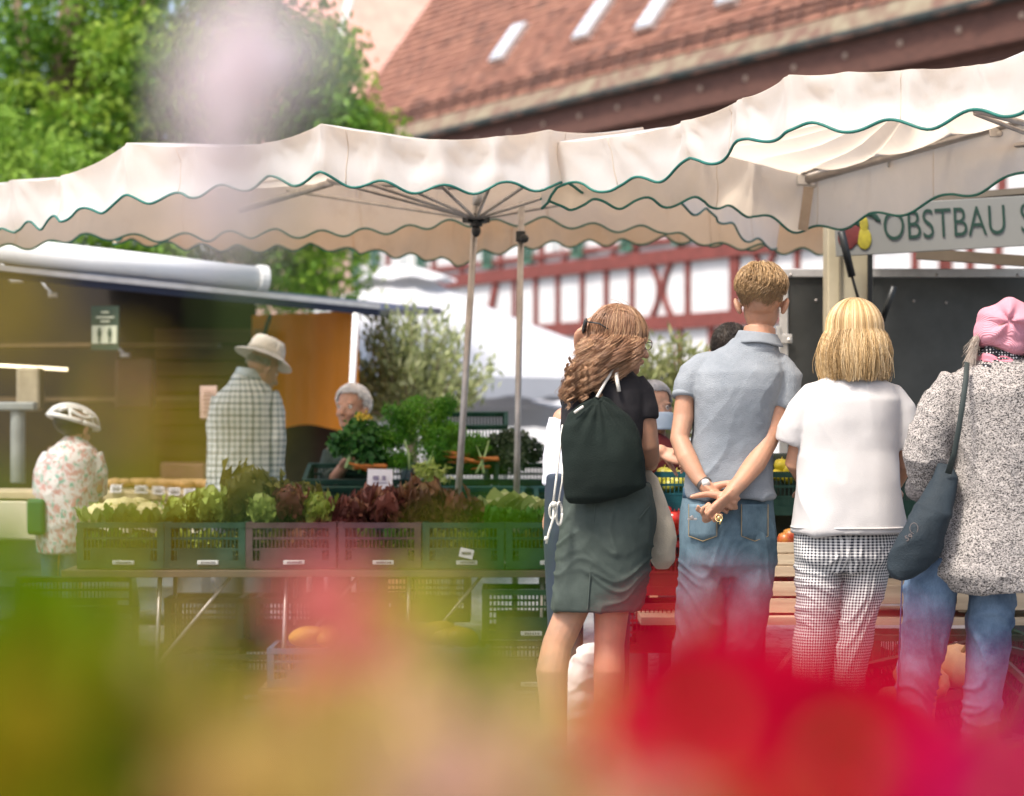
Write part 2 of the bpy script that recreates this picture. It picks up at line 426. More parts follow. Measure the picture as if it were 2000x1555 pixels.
# ---------------- trees ----------------
def leafball(g, c, r, n, size, tonefn, flat=.35, seed=0, elong=2.2):
    rs = np.random.RandomState(seed)
    for i in range(n):
        d = rs.normal(size=3); d /= np.linalg.norm(d)+1e-9; rr = rs.uniform(.35,1)**.6
        p = Vector((c[0]+d[0]*rr*r[0], c[1]+d[1]*rr*r[1], c[2]+d[2]*rr*r[2]))
        a = Vector(rs.normal(size=3)); a.z -= .5; a.normalize(); b = a.cross(Vector(rs.normal(size=3))).normalized()
        s = size*rs.uniform(.6,1.3)
        g.add([p, p+a*s*.5+b*s*.5/elong, p+a*s, p+a*s*.5-b*s*.5/elong], [(0,1,2,3)], tone=tonefn(p, rs))
def big_tree(name, label, base, trunk_pts, trunk_r, blobs, leafsize, cols, seed, group=None, bark=(.16,.11,.07), dens=1.0, elong=2.2, trans=.45):
    t = thing(name, label, 'tree', base, group)
    g = G()
    for pts, r0, r1 in trunk_pts:
        n = len(pts); g.tube(pts, [r0+(r1-r0)*i/(n-1) for i in range(n)], 9)
    g.build('trunk', mat('bark', bark, .9, .35, 5, bump=.6, bscale=25), t, smooth=True)
    g = G(); rs = np.random.RandomState(seed)
    for k, (c, r, n) in enumerate(blobs):
        off = rs.uniform(-.25,.25)
        def tf(p, q, off=off, c=c, r=r): return float(np.clip(.5+off*1.5+q.uniform(-.25,.25)+.25*(p.z-c[2])/r[2], 0, 1))  # lit patches put into leaf tone: clumps differ, each lighter towards its top
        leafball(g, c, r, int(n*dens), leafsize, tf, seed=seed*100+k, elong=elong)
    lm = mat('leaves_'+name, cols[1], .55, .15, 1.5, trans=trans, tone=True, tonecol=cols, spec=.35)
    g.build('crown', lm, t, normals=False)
    return t
def clumps(seed, region, n, rmin, rmax, dens):
    rs = np.random.RandomState(seed); out = []
    (x0,x1),(y0,y1),(z0,z1) = region
    for i in range(n):
        r = rs.uniform(rmin, rmax)
        out.append(((rs.uniform(x0,x1), rs.uniform(y0,y1), rs.uniform(z0,z1)), (r, r, r*.7), dens*r*r))
    return out
def pxregion(px0, px1, py0, py1, Y, dy):
    a = P(px0, py1, Y); b = P(px1, py0, Y)
    return ((a.x, b.x), (Y-dy, Y+dy), (a.z, b.z))
def pxclumps(seed, regs, Y, dy, rmin, rmax, dens):
    out = []
    for k, (a, b, c, d, n) in enumerate(regs): out += clumps(seed+k, pxregion(a, b, c, d, Y, dy), n, rmin, rmax, dens)
    return out
def trees():
    Y = 34
    b = [P(-60,0,Y).x, Y, 0]
    def q(px, py, dy=0): return P(px, py, Y+dy)
    tr = [([(q(90,0).x, Y, 0), q(110,400), q(125,150), q(160,-150)], .30, .16),
          ([q(115,330), q(60,150), q(20,-60)], .14, .07), ([q(120,260), q(240,80), q(330,-60)], .14, .06),
          ([q(118,330), q(350,180), q(520,60)], .12, .04), ([q(115,420), q(330,330), q(600,200)], .10, .03)]
    bl = pxclumps(3, [(-60,120,-100,330,26), (60,330,-100,230,17), (230,560,-120,200,34), (120,560,170,420,34), (540,660,60,330,26), (590,690,150,330,16), (250,680,430,600,34),(-50,250,300,560,12)], Y, 1.6, .42, .85, 420)
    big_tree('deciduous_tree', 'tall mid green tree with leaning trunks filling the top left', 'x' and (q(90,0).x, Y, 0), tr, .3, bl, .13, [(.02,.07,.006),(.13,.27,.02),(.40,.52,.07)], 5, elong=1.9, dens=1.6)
    Y2 = 25
    def q2(px, py): return P(px, py, Y2)
    tr = [([(q2(60,0).x, Y2, 0), q2(70,600), q2(90,330)], .10, .05)]
    bl = pxclumps(13, [(-60,60,230,420,14), (40,210,250,420,16), (150,330,330,480,10)], Y2, .8, .25, .45, 900)
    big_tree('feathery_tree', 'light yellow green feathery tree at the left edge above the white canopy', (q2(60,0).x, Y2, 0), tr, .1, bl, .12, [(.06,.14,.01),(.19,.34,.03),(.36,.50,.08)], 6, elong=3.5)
trees()
def olive(name, label, cx, Y, py0, py1, pxr, seed, n=46, cols=None, dens=1.0):
    rs = np.random.RandomState(seed); t = thing(name, label, 'tree', (P(cx,0,Y).x, Y, 0), 'small olive trees in front of the parasol')
    x0 = P(cx,0,Y).x; zt = P(0,py0,Y).z; zb = P(0,py1,Y).z; rr = pxr/F*Y
    g = G(); lv = G(); g.tube([(x0,Y,.3),(x0+.03,Y,zb*.7),(x0,Y,zb+.1)], [.05,.045,.035], 8)
    for i in range(n):
        a = rs.uniform(0, 2*PI); sp = rs.uniform(.1,1); h = rs.uniform(.25,1)
        e = Vector((x0+math.cos(a)*sp*rr, Y+math.sin(a)*sp*rr*.7, zb+(zt-zb)*h*(1-.35*sp*sp)))
        s0 = Vector((x0, Y, zb+.05)); mid = s0.lerp(e, .55)+Vector((math.cos(a)*.05, 0, -.05)); pts = [s0, mid, e]
        g.tube(pts, [.014,.008,.003], 4)
        for k in range(int(58*dens)):
            u = rs.uniform(.25,1); p = (pts[0].lerp(pts[1], u*2) if u < .5 else pts[1].lerp(pts[2], u*2-1)) + Vector(rs.normal(size=3)*.045)
            d = (pts[2]-pts[1]).normalized()+Vector(rs.normal(size=3)*.6); d.normalize(); b = d.cross(Vector(rs.normal(size=3))).normalized(); L = rs.uniform(.06,.11)
            lv.add([p, p+d*L*.5+b*.013, p+d*L, p+d*L*.5-b*.013], [(0,1,2,3)], tone=float(rs.uniform(0,1)))
    g.build('trunk', mat('bark2', (.24,.20,.13), .9, .3), t)
    lv.build('crown', mat('olive_leaves', (.30,.34,.14), .6, .15, 2, trans=.45, tone=True, tonecol=cols or [(.20,.24,.08),(.38,.42,.17),(.60,.62,.36)]), t, normals=False)
    g = G(); g.lathe((x0,Y,0), [(0,.0),(.2,.0),(.26,.4),(.28,.42),(.25,.43),(.24,.38),(0,.38)], 20); g.build('pot', mat('clay_pot', (.35,.16,.09), .8, .2), t, smooth=False)
olive('olive_tree', 'wispy olive tree before the white parasol, left of the parasol pole', 800, 17.5, 590, 830, 175, 3, n=70)
olive('olive_tree', 'wispy olive tree between the curly haired person and the man in grey polo', 1300, 16.5, 655, 850, 110, 9, n=50, cols=[(.10,.12,.03),(.24,.26,.07),(.44,.42,.20)])

# ---------------- big white parasols ----------------
def parasol(name, label, cat, px, py, Y, R_, zrim, ph, ribs=8, val=.3, vent=True, sq=0.0):
    ap = P(px, py, Y); cx = ap.x; zt = ap.z
    t = thing(name, label, cat, (cx, Y, 0))
    wm_ = mat('white_fabric', (.60,.60,.61), .8, .05, 1, trans=.15, spec=.2)
    def rad(a):
        k = (a*ribs/(2*PI)) % 1
        q = 1/max(abs(math.cos(a-ph)), abs(math.sin(a-ph)))**sq
        return R_*q*(1-.04*math.sin(PI*k)), math.sin(PI*k)
    def fn(u, v):
        a = 2*PI*u; r, sag = rad(a); r *= .1+.9*v
        z = zt-.12-(zt-zrim-.12)*(v**.92)-.10*sag*v*(1-v)*2+.012*noise.noise(Vector((math.cos(a)*6, math.sin(a)*6, v*5)))
        return (cx+r*math.cos(a+ph), Y+r*math.sin(a+ph), z)
    g = G(); g.grid(fn, 128, 16); g.build('canopy', wm_, t, smooth=True, normals=False)
    if vent:
        def fn2(u, v):
            a = 2*PI*u; r = R_*.21*v; wob = .03*math.sin(ribs*a)*v
            return (cx+r*math.cos(a), Y+r*math.sin(a), zt+.12-.26*v**1.5+wob)
        g = G(); g.grid(fn2, 64, 8); g.build('vent', wm_, t, smooth=True, normals=False)
    def fn3(u, v):
        a = 2*PI*u; r, sag = rad(a)
        return (cx+r*math.cos(a+ph), Y+r*math.sin(a+ph), zrim-val*v-.03*math.sin(2*PI*u*ribs*4)*v)
    g = G(); g.grid(fn3, 160, 3); g.build('valance', wm_, t, smooth=True, normals=False)
    g = G(); g.tube([(cx,Y,0),(cx,Y,zt)], .05, 12); g.build('pole', M['white'], t, smooth=True)
    for i in range(ribs):
        a = 2*PI*i/ribs; r, _ = rad(a)
        g = G(); g.tube([(cx,Y,zt-.25),(cx+r*math.cos(a+ph),Y+r*math.sin(a+ph),zrim-.03)], .015, 5); g.build('rib', M['alu'], t)
parasol('large_parasol', 'large white vented parasol whose top shows behind the olive tree', 'parasol', 785, 532, 40, 4.3, 1.95, .30, sq=.45)
parasol('low_tent', 'lower white tent roof seen between the canopy poles', 'tent', 985, 742, 46, 3.0, 1.52, .2, ribs=4, vent=False, sq=1.0, val=.35)
0 and parasol('rear_parasol', 'white parasol mostly hidden by the olive tree and the herbs', 'parasol', 790, 660, 38, 3.1, 1.42, .1, vent=False, sq=.5)
# ---------------- scalloped market canopies ----------------
def lerp_loop(pts, n_per):
    out = []
    for i in range(len(pts)-1):
        a, b = pts[i], pts[i+1]; L = (Vector(a[0])-Vector(b[0])).length; n = max(2, int(L/n_per))
        for k in range(n):
            t = k/n; out.append((Vector(a[0]).lerp(Vector(b[0]), t), a[1]*(1-t)+b[1]*t, i, t, L))
    out.append((Vector(pts[-1][0]), pts[-1][1], len(pts)-2, 1.0, 1))
    return out
def canopy(name, label, rim, apex, seed, mat_out, sag=.02, wave=.25, amp=.020, corner_drop=.0, closed=True, roof_n=10, flare=.008, kinks=()):
    """rim: (px, py_top, py_bottom, Y) round the canopy; the cloth hangs as a scalloped valance with a green edge"""
    t = thing(name, label, 'canopy', (apex[0], apex[1], 0), 'scalloped white market canopies')
    pts = []
    for (px, pt, pb, Y) in rim: pts.append((P(px, pt, Y), (pb-pt)/F*Y))
    if closed: pts.append(pts[0])
    S_ = lerp_loop(pts, .018)
    cen = Vector((apex[0], apex[1], 0)); s = 0; top = []; bot = []; vs = []; rows = 7; prev = None
    for (p, h, i, tt, L) in S_:
        if prev is not None: s += abs(p.x-prev.x)*1.04+.12*abs(p.y-prev.y)
        prev = p.copy()
        sg = sag*math.sin(PI*tt)*min(L, 1.5)
        p = p - Vector((0,0,sg))
        out = Vector((p.x-cen.x, p.y-cen.y, 0)).normalized()
        bz = h + amp*(1+.35*noise.noise(Vector((s*1.1, seed, 7))))*math.cos(2*PI*s/wave+1.5*noise.noise(Vector((s*.9, seed, 3)))) + .022*noise.noise(Vector((s*1.3, seed, 0)))
        # folds: cloth pulled towards the rim corners
        row = []
        for j in range(rows+1):
            v = j/rows
            ds_ = (tt if tt < .5 else 1-tt)*L; an_ = math.atan2(ds_, v*.22+.01); rd_ = math.hypot(ds_, v*.22)
            fold = .008*math.sin(an_*9+i*2.1)*math.exp(-(rd_/.22)**2)*min(1, rd_/.04)+.007*math.sin(v*7-tt*9+i)*math.sin(PI*tt)*v+(.020*noise.noise(Vector((s*7, seed, v*.8)))+.05*noise.noise(Vector((s*1.6, seed+5, v*1.5))))*v + flare*v - .025*math.sin(PI*v)*math.sin(PI*tt)
            ck = math.exp(-((tt if tt < .5 else 1-tt)*L/.06)**2)*.018*(1-v*.5)
            q = p + out*(fold+ck) - Vector((0,0,bz*v)); row.append(q)
        vs.append(row)
    n = len(vs); g = G(); flat = [q for row in vs for q in row]
    g.add(flat, [(i*(rows+1)+j, (i+1)*(rows+1)+j, (i+1)*(rows+1)+j+1, i*(rows+1)+j+1) for i in range(n-1) for j in range(rows)])
    val = g.build('valance', mat_out, t, smooth=True, normals=False)
    g = G(); line = [row[-1] for row in vs]; g.tube(line[::1], .0058, 6, flat=1.0, up=(0,0,1)); g.build('green_edging', M['trim'], val, smooth=True)
    for q in range(20, n-5, 52):
        g = G(); g.tube([p_+(p_-cen).normalized()*.0 for p_ in vs[q]], .0022, 5); g.build('seam', mat_out, val, smooth=True)
    # the roof from rim to apex
    A = Vector(apex); g = G(); rr = []
    for (p, h, i, tt, L), row in zip(S_, vs):
        for k in range(roof_n+1):
            v = k/roof_n; q = row[0].lerp(A, v)
            q.z += -.07*math.sin(PI*v)*math.sin(PI*tt) + .012*noise.noise(Vector((q.x*3, q.y*3, seed)))*math.sin(PI*v)
            if k == 0: q.z += .001
            rr.append(q)
    g.add(rr, [(i*(roof_n+1)+j, i*(roof_n+1)+j+1, (i+1)*(roof_n+1)+j+1, (i+1)*(roof_n+1)+j) for i in range(n-1) for j in range(roof_n)])
    g.build('roof', mat_out, t, smooth=True, normals=False)
    return t, [p[0] for p in pts], A
def canvas_mat(name, c1, c2, dirt, trans):
    m = mat(name, c1, .85, .08, 2.2, col2=c2, bump=.25, bscale=14, trans=trans, spec=.15)
    nt = m.node_tree; N = nt.nodes; L = nt.links
    # brown spots and streaks of dirt
    b = N['Principled BSDF']; src = b.inputs['Base Color'].links[0].from_socket
    n = N.new('ShaderNodeTexNoise'); n.inputs['Scale'].default_value = 1.7; n.inputs['Detail'].default_value = 8; n.inputs['Roughness'].default_value = .75
    tc = [x for x in N if x.type == 'TEX_COORD'][0]; L.new(tc.outputs['Object'], n.inputs[0])
    r = N.new('ShaderNodeValToRGB'); r.color_ramp.elements[0].position = .58; r.color_ramp.elements[1].position = .76; L.new(n.outputs[0], r.inputs[0])
    mm = N.new('ShaderNodeMath'); mm.operation = 'MULTIPLY'; mm.inputs[1].default_value = dirt; L.new(r.outputs[0], mm.inputs[0])
    mx = N.new('ShaderNodeMix'); mx.data_type = 'RGBA'; L.new(mm.outputs[0], mx.inputs[0]); L.new(src, mx.inputs[6]); mx.inputs[7].default_value = (.33,.20,.10,1)
    L.new(mx.outputs[2], b.inputs['Base Color'])
    # warm glow through the cloth put into the inner side's colour; transmitted light warmed
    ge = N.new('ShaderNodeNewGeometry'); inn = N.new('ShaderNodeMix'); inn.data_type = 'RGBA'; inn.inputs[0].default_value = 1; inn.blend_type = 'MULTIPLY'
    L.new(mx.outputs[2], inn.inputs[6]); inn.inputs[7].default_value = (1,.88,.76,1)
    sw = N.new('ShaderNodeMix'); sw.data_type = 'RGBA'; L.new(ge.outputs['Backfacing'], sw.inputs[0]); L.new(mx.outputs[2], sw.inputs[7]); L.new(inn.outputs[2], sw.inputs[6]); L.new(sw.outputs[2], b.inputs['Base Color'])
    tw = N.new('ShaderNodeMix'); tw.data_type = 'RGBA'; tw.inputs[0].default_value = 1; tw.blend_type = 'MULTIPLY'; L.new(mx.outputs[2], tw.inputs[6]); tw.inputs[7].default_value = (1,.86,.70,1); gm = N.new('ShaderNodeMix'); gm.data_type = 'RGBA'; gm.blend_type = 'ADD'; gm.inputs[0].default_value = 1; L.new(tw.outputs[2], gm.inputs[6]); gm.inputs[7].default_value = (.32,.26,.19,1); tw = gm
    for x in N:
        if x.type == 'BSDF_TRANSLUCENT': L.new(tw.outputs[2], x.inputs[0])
    return m
def pole_set(t, foot, head, r, hub_z=None, ends=(), name='pole'):
    g = G(); g.tube([foot, head], r, 14); g.build(name, M['steel'], t, smooth=True)
def strut(t, a, b, r=.009, name='strut', m=None):
    g = G(); g.tube([a, b], r, 8); g.build(name, m or M['steel'], t, smooth=True)

def canopies():
    cw = canvas_mat('canopy_cloth', (.59,.60,.615), (.665,.675,.69), .3, .48)
    ct = canvas_mat('canopy_cloth_aged', (.60,.45,.30), (.70,.56,.42), .4, .40)
    # left canopy
    rim = [(-170,392,492,12.6),(-60,362,462,11.9),(30,352,447,11.2),(130,343,425,10.6),(255,280,384,10.1),(385,287,377,9.9),(530,279,356,9.7),(630,243,345,9.42),(740,262,362,9.45),(860,274,374,9.5),(970,268,366,9.55),(1070,255,362,9.6),
           (1250,250,368,10.4),(1400,318,418,11.6),(1520,376,484,12.9),
           (1400,386,480,12.9),(1290,350,448,12.7),(1060,335,430,12.6),(860,342,440,12.6),(700,352,452,12.6),(500,358,455,12.6),(165,362,460,12.7),(0,382,484,12.9)]
    t, rp, A = canopy('market_canopy', 'off white scalloped canopy on the leaning left pole, left of the frame to the centre', rim, (P(930,0,11.3).x, 11.3, 2.58), 1, cw)
    foot = P(880,1250,11.45); foot.z = 0; head = P(936,365,11.3); g = G()
    P0 = P(893,1000,11.4); d = (P(928,430,11.4)-P0); g.tube([P0-d*1.0*(P0.z/d.z), P0+d*1.22], .0165, 14); g.build('pole', M['steel'], t, smooth=True)
    hub = P(930,430,11.36)
    g = G(); g.tube([hub-Vector((0,0,.03)), hub+Vector((0,0,.03))], .030, 14); g.ell(hub+Vector((0,0,-.05)), (.022,.022,.03))
    for k in range(8): a = 2*PI*k/8; g.box(hub+Vector((math.cos(a)*.045, math.sin(a)*.045, .005)), (.04,.022,.035), rot=(0,0,a))
    g.build('hub', M['black'], t, bevel=.003)
    g = G(); g.tube([P(932,400,11.36), P(936,362,11.33)], .024, 12); g.build('upper_sleeve', M['alu'], t, smooth=True)
    for (px, py, Y) in ((640,352,10.4),(700,352,9.9),(762,352,9.7),(850,352,9.6),(962,350,9.65),(1040,352,9.8),(1085,378,10.4),(560,372,12.3),(1330,360,12.5)):
        strut(t, hub+Vector((0,0,.005)), P(px, py, Y), .0085)
    strut(t, P(470,410,12.35), P(648,357,11.0), .017, 'frame_rod'); strut(t, P(648,357,11.0), P(930,368,11.33), .012, 'frame_rod')
    # right canopy
    rim = [(1060,283,398,9.75),(1085,278,366,9.7),(1200,268,362,9.45),(1345,236,318,8.95),(1450,196,288,8.5),(1545,148,258,8.08),(1660,142,254,7.95),(1780,137,246,7.8),(1900,130,228,7.65),(2010,102,204,7.4),(2150,40,160,7.0),(2400,-20,110,6.9),
           (2480,150,250,8.2),(2200,190,285,8.9),(2000,232,338,9.4),(1860,268,376,9.9),(1700,312,420,10.5),(1572,342,454,11.0),(1475,318,418,10.7),(1380,288,392,10.2),(1230,283,396,10.0),(1130,283,398,9.85)]
    t, rp, A = canopy('market_canopy', 'white scalloped canopy nearest the camera, over the four standing customers', rim, (P(1800,0,9.0).x, 9.0, 2.52), 4, cw, sag=.015)
    fr_ = P(2430,60,7.6); g = G(); g.tube([(fr_.x,7.6,0),(fr_.x,7.6,fr_.z-.02)], .017, 12); g.build('pole', M['steel'], t, smooth=True)
    cor = P(1575,352,10.95); e = P(2000,232,9.4)
    strut(t, cor, e+(e-cor)*.6, .021, 'frame_rod'); strut(t, cor+Vector((-.02,-.03,.03)), e+Vector((0,-.1,.07)), .011, 'frame_rod')
    strut(t, P(1830,300,10.2), P(2120,270,8.9), .011, 'strut'); strut(t, P(1905,215,7.9), P(2080,262,9.0), .011, 'strut'); strut(t, P(1905,222,8.4), P(2080,290,9.2), .009)
    g = G(); g.box(cor, (.09,.05,.05)); g.ell(cor+Vector((.04,-.03,-.01)), (.03,.02,.03)); g.build('corner_joint', M['alu'], t, bevel=.006)
    g = G(); g.beam(P(1580,365,10.9), P(1568,450,10.92), .045, .006, up=(0,1,0)); g.build('strap', mat('strap_web', (.42,.33,.25), .9, .2), t)
    for px, py, Y in ((1745,318,10.35),(1945,258,9.55)):
        g = G(); g.box(P(px,py,Y), (.05,.02,.04)); g.ell(P(px+8,py+3,Y-.02), (.012,.012,.012)); g.build('clip', mat('clear_plastic', (.5,.45,.40), .2, .1), t, bevel=.004)
    # rear canopy
    rim = [(225,380,470,13.8),(285,384,474,13.8),(450,392,484,13.8),(600,390,480,13.8),(720,400,492,13.8),(850,406,500,13.8),(903,412,512,13.75),(950,402,492,13.8),(1060,386,478,13.8),(1166,382,474,13.8),(1290,378,468,13.8),(1441,388,480,13.8),(1583,396,488,13.8),(1640,394,484,13.8),
           (1640,330,392,12.95),(1300,330,392,12.95),(900,330,392,12.95),(500,345,400,12.95),(280,350,400,13.0)]
    t, rp, A = canopy('market_canopy', 'tan looking rear canopy carried by the right, straighter pole', rim, (P(1010,0,13.4).x, 13.4, 2.72), 9, ct, amp=.02, wave=.21)
    P0 = P(1008,1000,11.5); d = P(1018,440,11.5)-P0; g = G(); g.tube([P0-d*(P0.z/d.z), P0+d*1.08], .0155, 14); g.build('pole', M['steel'], t, smooth=True)
    g = G(); g.ell(P(1024,466,11.47), (.022,.022,.022)); g.box(P(1017,462,11.5), (.045,.045,.05)); g.build('clamp_knob', M['black'], t, bevel=.004)
canopies()

# ---------------- food trailer on the left ----------------
def trailer():
    t = thing('food_trailer', 'dark food trailer with a white awning roll, open flap and lit counter', 'trailer', (P(250,0,17).x, 17, 0))
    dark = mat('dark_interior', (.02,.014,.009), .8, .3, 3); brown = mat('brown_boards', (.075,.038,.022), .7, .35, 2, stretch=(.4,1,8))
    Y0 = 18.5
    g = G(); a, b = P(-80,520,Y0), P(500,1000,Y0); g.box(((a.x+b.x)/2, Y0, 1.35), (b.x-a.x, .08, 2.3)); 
    g.build('back_wall', dark, t)
    g = G(); a, b = P(300,640,18.3), P(490,930,18.3); 
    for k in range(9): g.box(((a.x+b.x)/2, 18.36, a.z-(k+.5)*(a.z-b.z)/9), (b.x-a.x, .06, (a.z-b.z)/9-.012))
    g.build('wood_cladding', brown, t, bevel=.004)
    g = G(); a = P(484,640,17.0); g.box((a.x+.03, 17.6, 1.0), (.05, .5, 1.9)); g.build('door_frame', mat('tan_frame', (.36,.22,.10), .6, .2), t)
    # rolled awning, white tube along the roof edge
    g = G(); p0, p1 = P(-60,482,15.6), P(505,545,16.6); g.tube([p0,p1], .088, 20); g.build('awning_roll', M['white'], t, smooth=True)
    g = G(); g.tube([p1-(p1-p0).normalized()*.02, p1+(p1-p0).normalized()*.05], .10, 20); g.box(p1+Vector((0,0,-.12)), (.05,.06,.12)); g.build('end_cap', M['white'], t, bevel=.008)
    # roof slab with bright front edge
    e0, e1 = P(-60,524,15.5), P(742,604,16.9)
    g = G(); d = Vector((.35,2.9,.14)); vs = [e0, e1, e1+d, e0+d]; vs2 = [v-Vector((0,0,.05)) for v in vs]
    g.add(vs+vs2, [(0,1,2,3),(7,6,5,4),(0,4,5,1),(1,5,6,2),(2,6,7,3),(3,7,4,0)]); g.build('roof_flap', mat('navy_panel', (.012,.018,.045), .4, .2), t, bevel=.006)
    g = G(); g.beam(e0+Vector((0,-.02,.018)), e1+Vector((0,-.02,.018)), .02, .035); g.build('flap_edge', M['alu'], t)
    # support post and brace
    g = G(); g.tube([P(695,612,16.7), P(690,612,16.7)*1-Vector((.02,0,.75)) , Vector((P(688,0,16.7).x,16.7,0))], .022, 10); g.build('awning_post', M['white'], t, smooth=True)
    g = G(); g.tube([P(527,618,16.6), P(500,700,17.2)], .016, 8); g.build('gas_strut', M['black'], t)
    # amber plastic windbreak
    m, nt, bs = newmat('amber_sheet'); bs.inputs['Base Color'].default_value = (.75,.26,.02,1); bs.inputs['Roughness'].default_value = .25
    tr = nt.nodes.new('ShaderNodeBsdfTranslucent'); tr.inputs[0].default_value = (.9,.33,.03,1); ms = nt.nodes.new('ShaderNodeMixShader'); ms.inputs[0].default_value = .55
    nt.links.new(bs.outputs[0], ms.inputs[1]); nt.links.new(tr.outputs[0], ms.inputs[2]); nt.links.new(ms.outputs[0], nt.nodes['Material Output'].inputs[0])
    a, b = P(492,616,17.6), P(700,870,16.9)
    def fn(u, v): return (a.x+(b.x-a.x)*u, 17.6-.7*u+.03*math.sin(u*14), a.z-(a.z-P(0,835,17).z)*v-.02*math.sin(u*9)*v-.12*(1-u)*0)
    g = G(); g.grid(fn, 30, 12); g.build('amber_windbreak', m, t, smooth=True, normals=False)
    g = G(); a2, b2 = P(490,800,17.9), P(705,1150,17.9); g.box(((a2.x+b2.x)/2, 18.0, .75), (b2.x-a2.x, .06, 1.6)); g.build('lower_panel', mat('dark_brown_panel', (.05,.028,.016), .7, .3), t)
    # dark figure-like clutter behind the sheet
    # counter with lit glass front
    c0, c1 = P(-60,962,15.0), P(420,978,15.4)
    g = G(); g.box(((c0.x+c1.x)/2, 15.3, c0.z-.02), (c1.x-c0.x, .7, .05)); g.build('counter_top', mat('counter_edge', (.62,.50,.32), .4, .1), t, bevel=.008)
    g = G(); g.box(((c0.x+c1.x)/2, 15.25, c0.z-.045-.13), (c1.x-c0.x-.04, .6, .24)); g.build('counter_front', mat('cream_front', (.80,.74,.55), .35, .06), t, bevel=.01)
    g = G(); g.box(((c0.x+c1.x)/2, 15.35, .42), (c1.x-c0.x-.1, .5, .64)); g.box(((c0.x+c1.x)/2-.05, 15.07, .30), (c1.x-c0.x-.3, .03, .1)); g.build('trailer_side', mat('grey_blue_side', (.20,.24,.27), .5, .2), t)
    g = G(); 
    for yy, zz in ((17.9, 1.45),(17.9, 1.85)): g.box((P(180,0,17.9).x, yy, zz), (1.9,.25,.03))
    g.build('shelf', mat('shelf_wood', (.12,.08,.04), .6, .3), t)
    lp = mat('lamp_strip', (1,.85,.6), .5)
    lp.node_tree.nodes['Principled BSDF'].inputs['Emission Color'].default_value = (1,.8,.5,1); lp.node_tree.nodes['Principled BSDF'].inputs['Emission Strength'].default_value = 1.6
    for (x0,y0,x1,y1,Y) in ((-20,712,132,722,17.2),):
        g = G(); g.tube([P(x0,y0,Y), P(x1,y1,Y)], .011, 6); g.build('lamp_strip', lp, t)
    for (px, py, w_) in ((104,576,.07),(32,548,.09),(245,694,.06)):
        g = G(); g.box(P(px,py,16.9), (w_,.06,.03)); g.tube([P(px,py,16.9), P(px-30,py-32,17.1)], .012, 6); g.build('spotlight', M['alu'], t, bevel=.006)
    # clutter at the back of the counter
    for (px, py, w_, h_, c) in ((265,750,.25,.35,(.10,.06,.035)),(140,900,.3,.2,(.16,.10,.06)),(60,760,.16,.3,(.35,.30,.20)),(360,920,.3,.12,(.35,.17,.13))):
        g = G(); g.box(P(px,py,16.6), (w_,.2,h_)); g.build('cabinet', mat('clutter', c, .6, .3), t, bevel=.02)
    g = G(); p = P(35,800,14.6); g.tube([p, p-Vector((0,0,.45))], .045, 10); g.box(p+Vector((0,0,.02)), (.22,.12,.05)); g.build('counter_scale', mat('scale_grey', (.22,.24,.22), .5, .2), t, bevel=.01)
    # goods behind the counter glass
    g = G(); rs = np.random.RandomState(4)
    for k in range(38): g.ell((P(rs.uniform(190,420),0,15.4).x, 15.35+rs.uniform(-.12,.12), c0.z+.05), (.05,.05,.03), nu=8, nv=6)
    s_ = g.build('bread_display', mat('bread', (.45,.27,.12), .8, .3, 10), t, smooth=True)
    # price cards
    for k, px in enumerate((228,276,309,339,369,398)):
        c = tag(G().box(P(px, 955+k*1.5, 14.93), (.072,.006,.05), rot=(-.25,0,.05*k-.1)).build('price_card', M['paper'], None), 'small white price card on the trailer counter, number %s from the left' % ('one','two','three','four','five','six')[k], 'price card', 'price cards along the trailer counter')
        g = G(); p = P(px, 954+k*1.5, 14.922)
        for j in range(3): g.box(p+Vector((0,0,.012-.012*j)), (.05,.003,.003), rot=(-.25,0,.05*k-.1))
        g.build('print', M['ink'], c)
trailer()
def extra_trailer_signs():
    # distancing sign: two standing figures
    t = thing('distancing_sign', 'dark and pale notice with two standing figures hanging in the trailer opening', 'sign', P(204,640,16.0))
    gr = mat('sign_green', (.035,.07,.045), .6, .1); cr = mat('sign_cream', (.55,.58,.42), .6, .1)
    a, b = P(178,598,16.0), P(232,684,16.0); cx = (a.x+b.x)/2; cz = (a.z+b.z)/2
    G().box((cx,16.0,cz), (b.x-a.x,.012,a.z-b.z)).build('board', gr, t)
    g = G(); c = P(204,655,15.988); pts = [c+Vector((math.cos(x)*.085, 0, math.sin(x)*.07)) for x in [2*PI*k/24 for k in range(24)]]
    g.box(P(204,654,15.990), (.165,.004,.12)); g.build('pale_field', cr, t)
    g = G()
    for px in (194,214):
        p = P(px,655,15.985); g.ell(p+Vector((0,0,.042)), (.009,.004,.009)); g.box(p+Vector((0,0,.012)), (.026,.004,.04)); g.box(p-Vector((0,0,.025)), (.014,.004,.045))
    g.build('figures', gr, t)
    g = G()
    for k,(py,w_) in enumerate(((610,.05),(620,.12),(628,.06))): g.box(P(205,py,15.985), (w_,.004,.012))
    g.build('print', cr, t)
    g = G(); g.box(P(205,641,15.992),(.19,.003,.29)); 
    t2 = thing('paper_notice', 'pale paper notice with small print beside the man in the sun hat', 'notice', P(408,785,16.2))
    a, b = P(391,754,16.2), P(424,818,16.2); G().box(((a.x+b.x)/2,16.2,(a.z+b.z)/2), (b.x-a.x,.005,a.z-b.z)).build('sheet', mat('pinkish_paper', (.60,.42,.36), .8, .05), t2)
    g = G()
    for k in range(6): g.box(P(408,766+k*8,16.19), (.07+.01*(k%3),.003,.006))
    g.build('print', mat('faded_ink', (.35,.2,.17), .8), t2)
extra_trailer_signs()

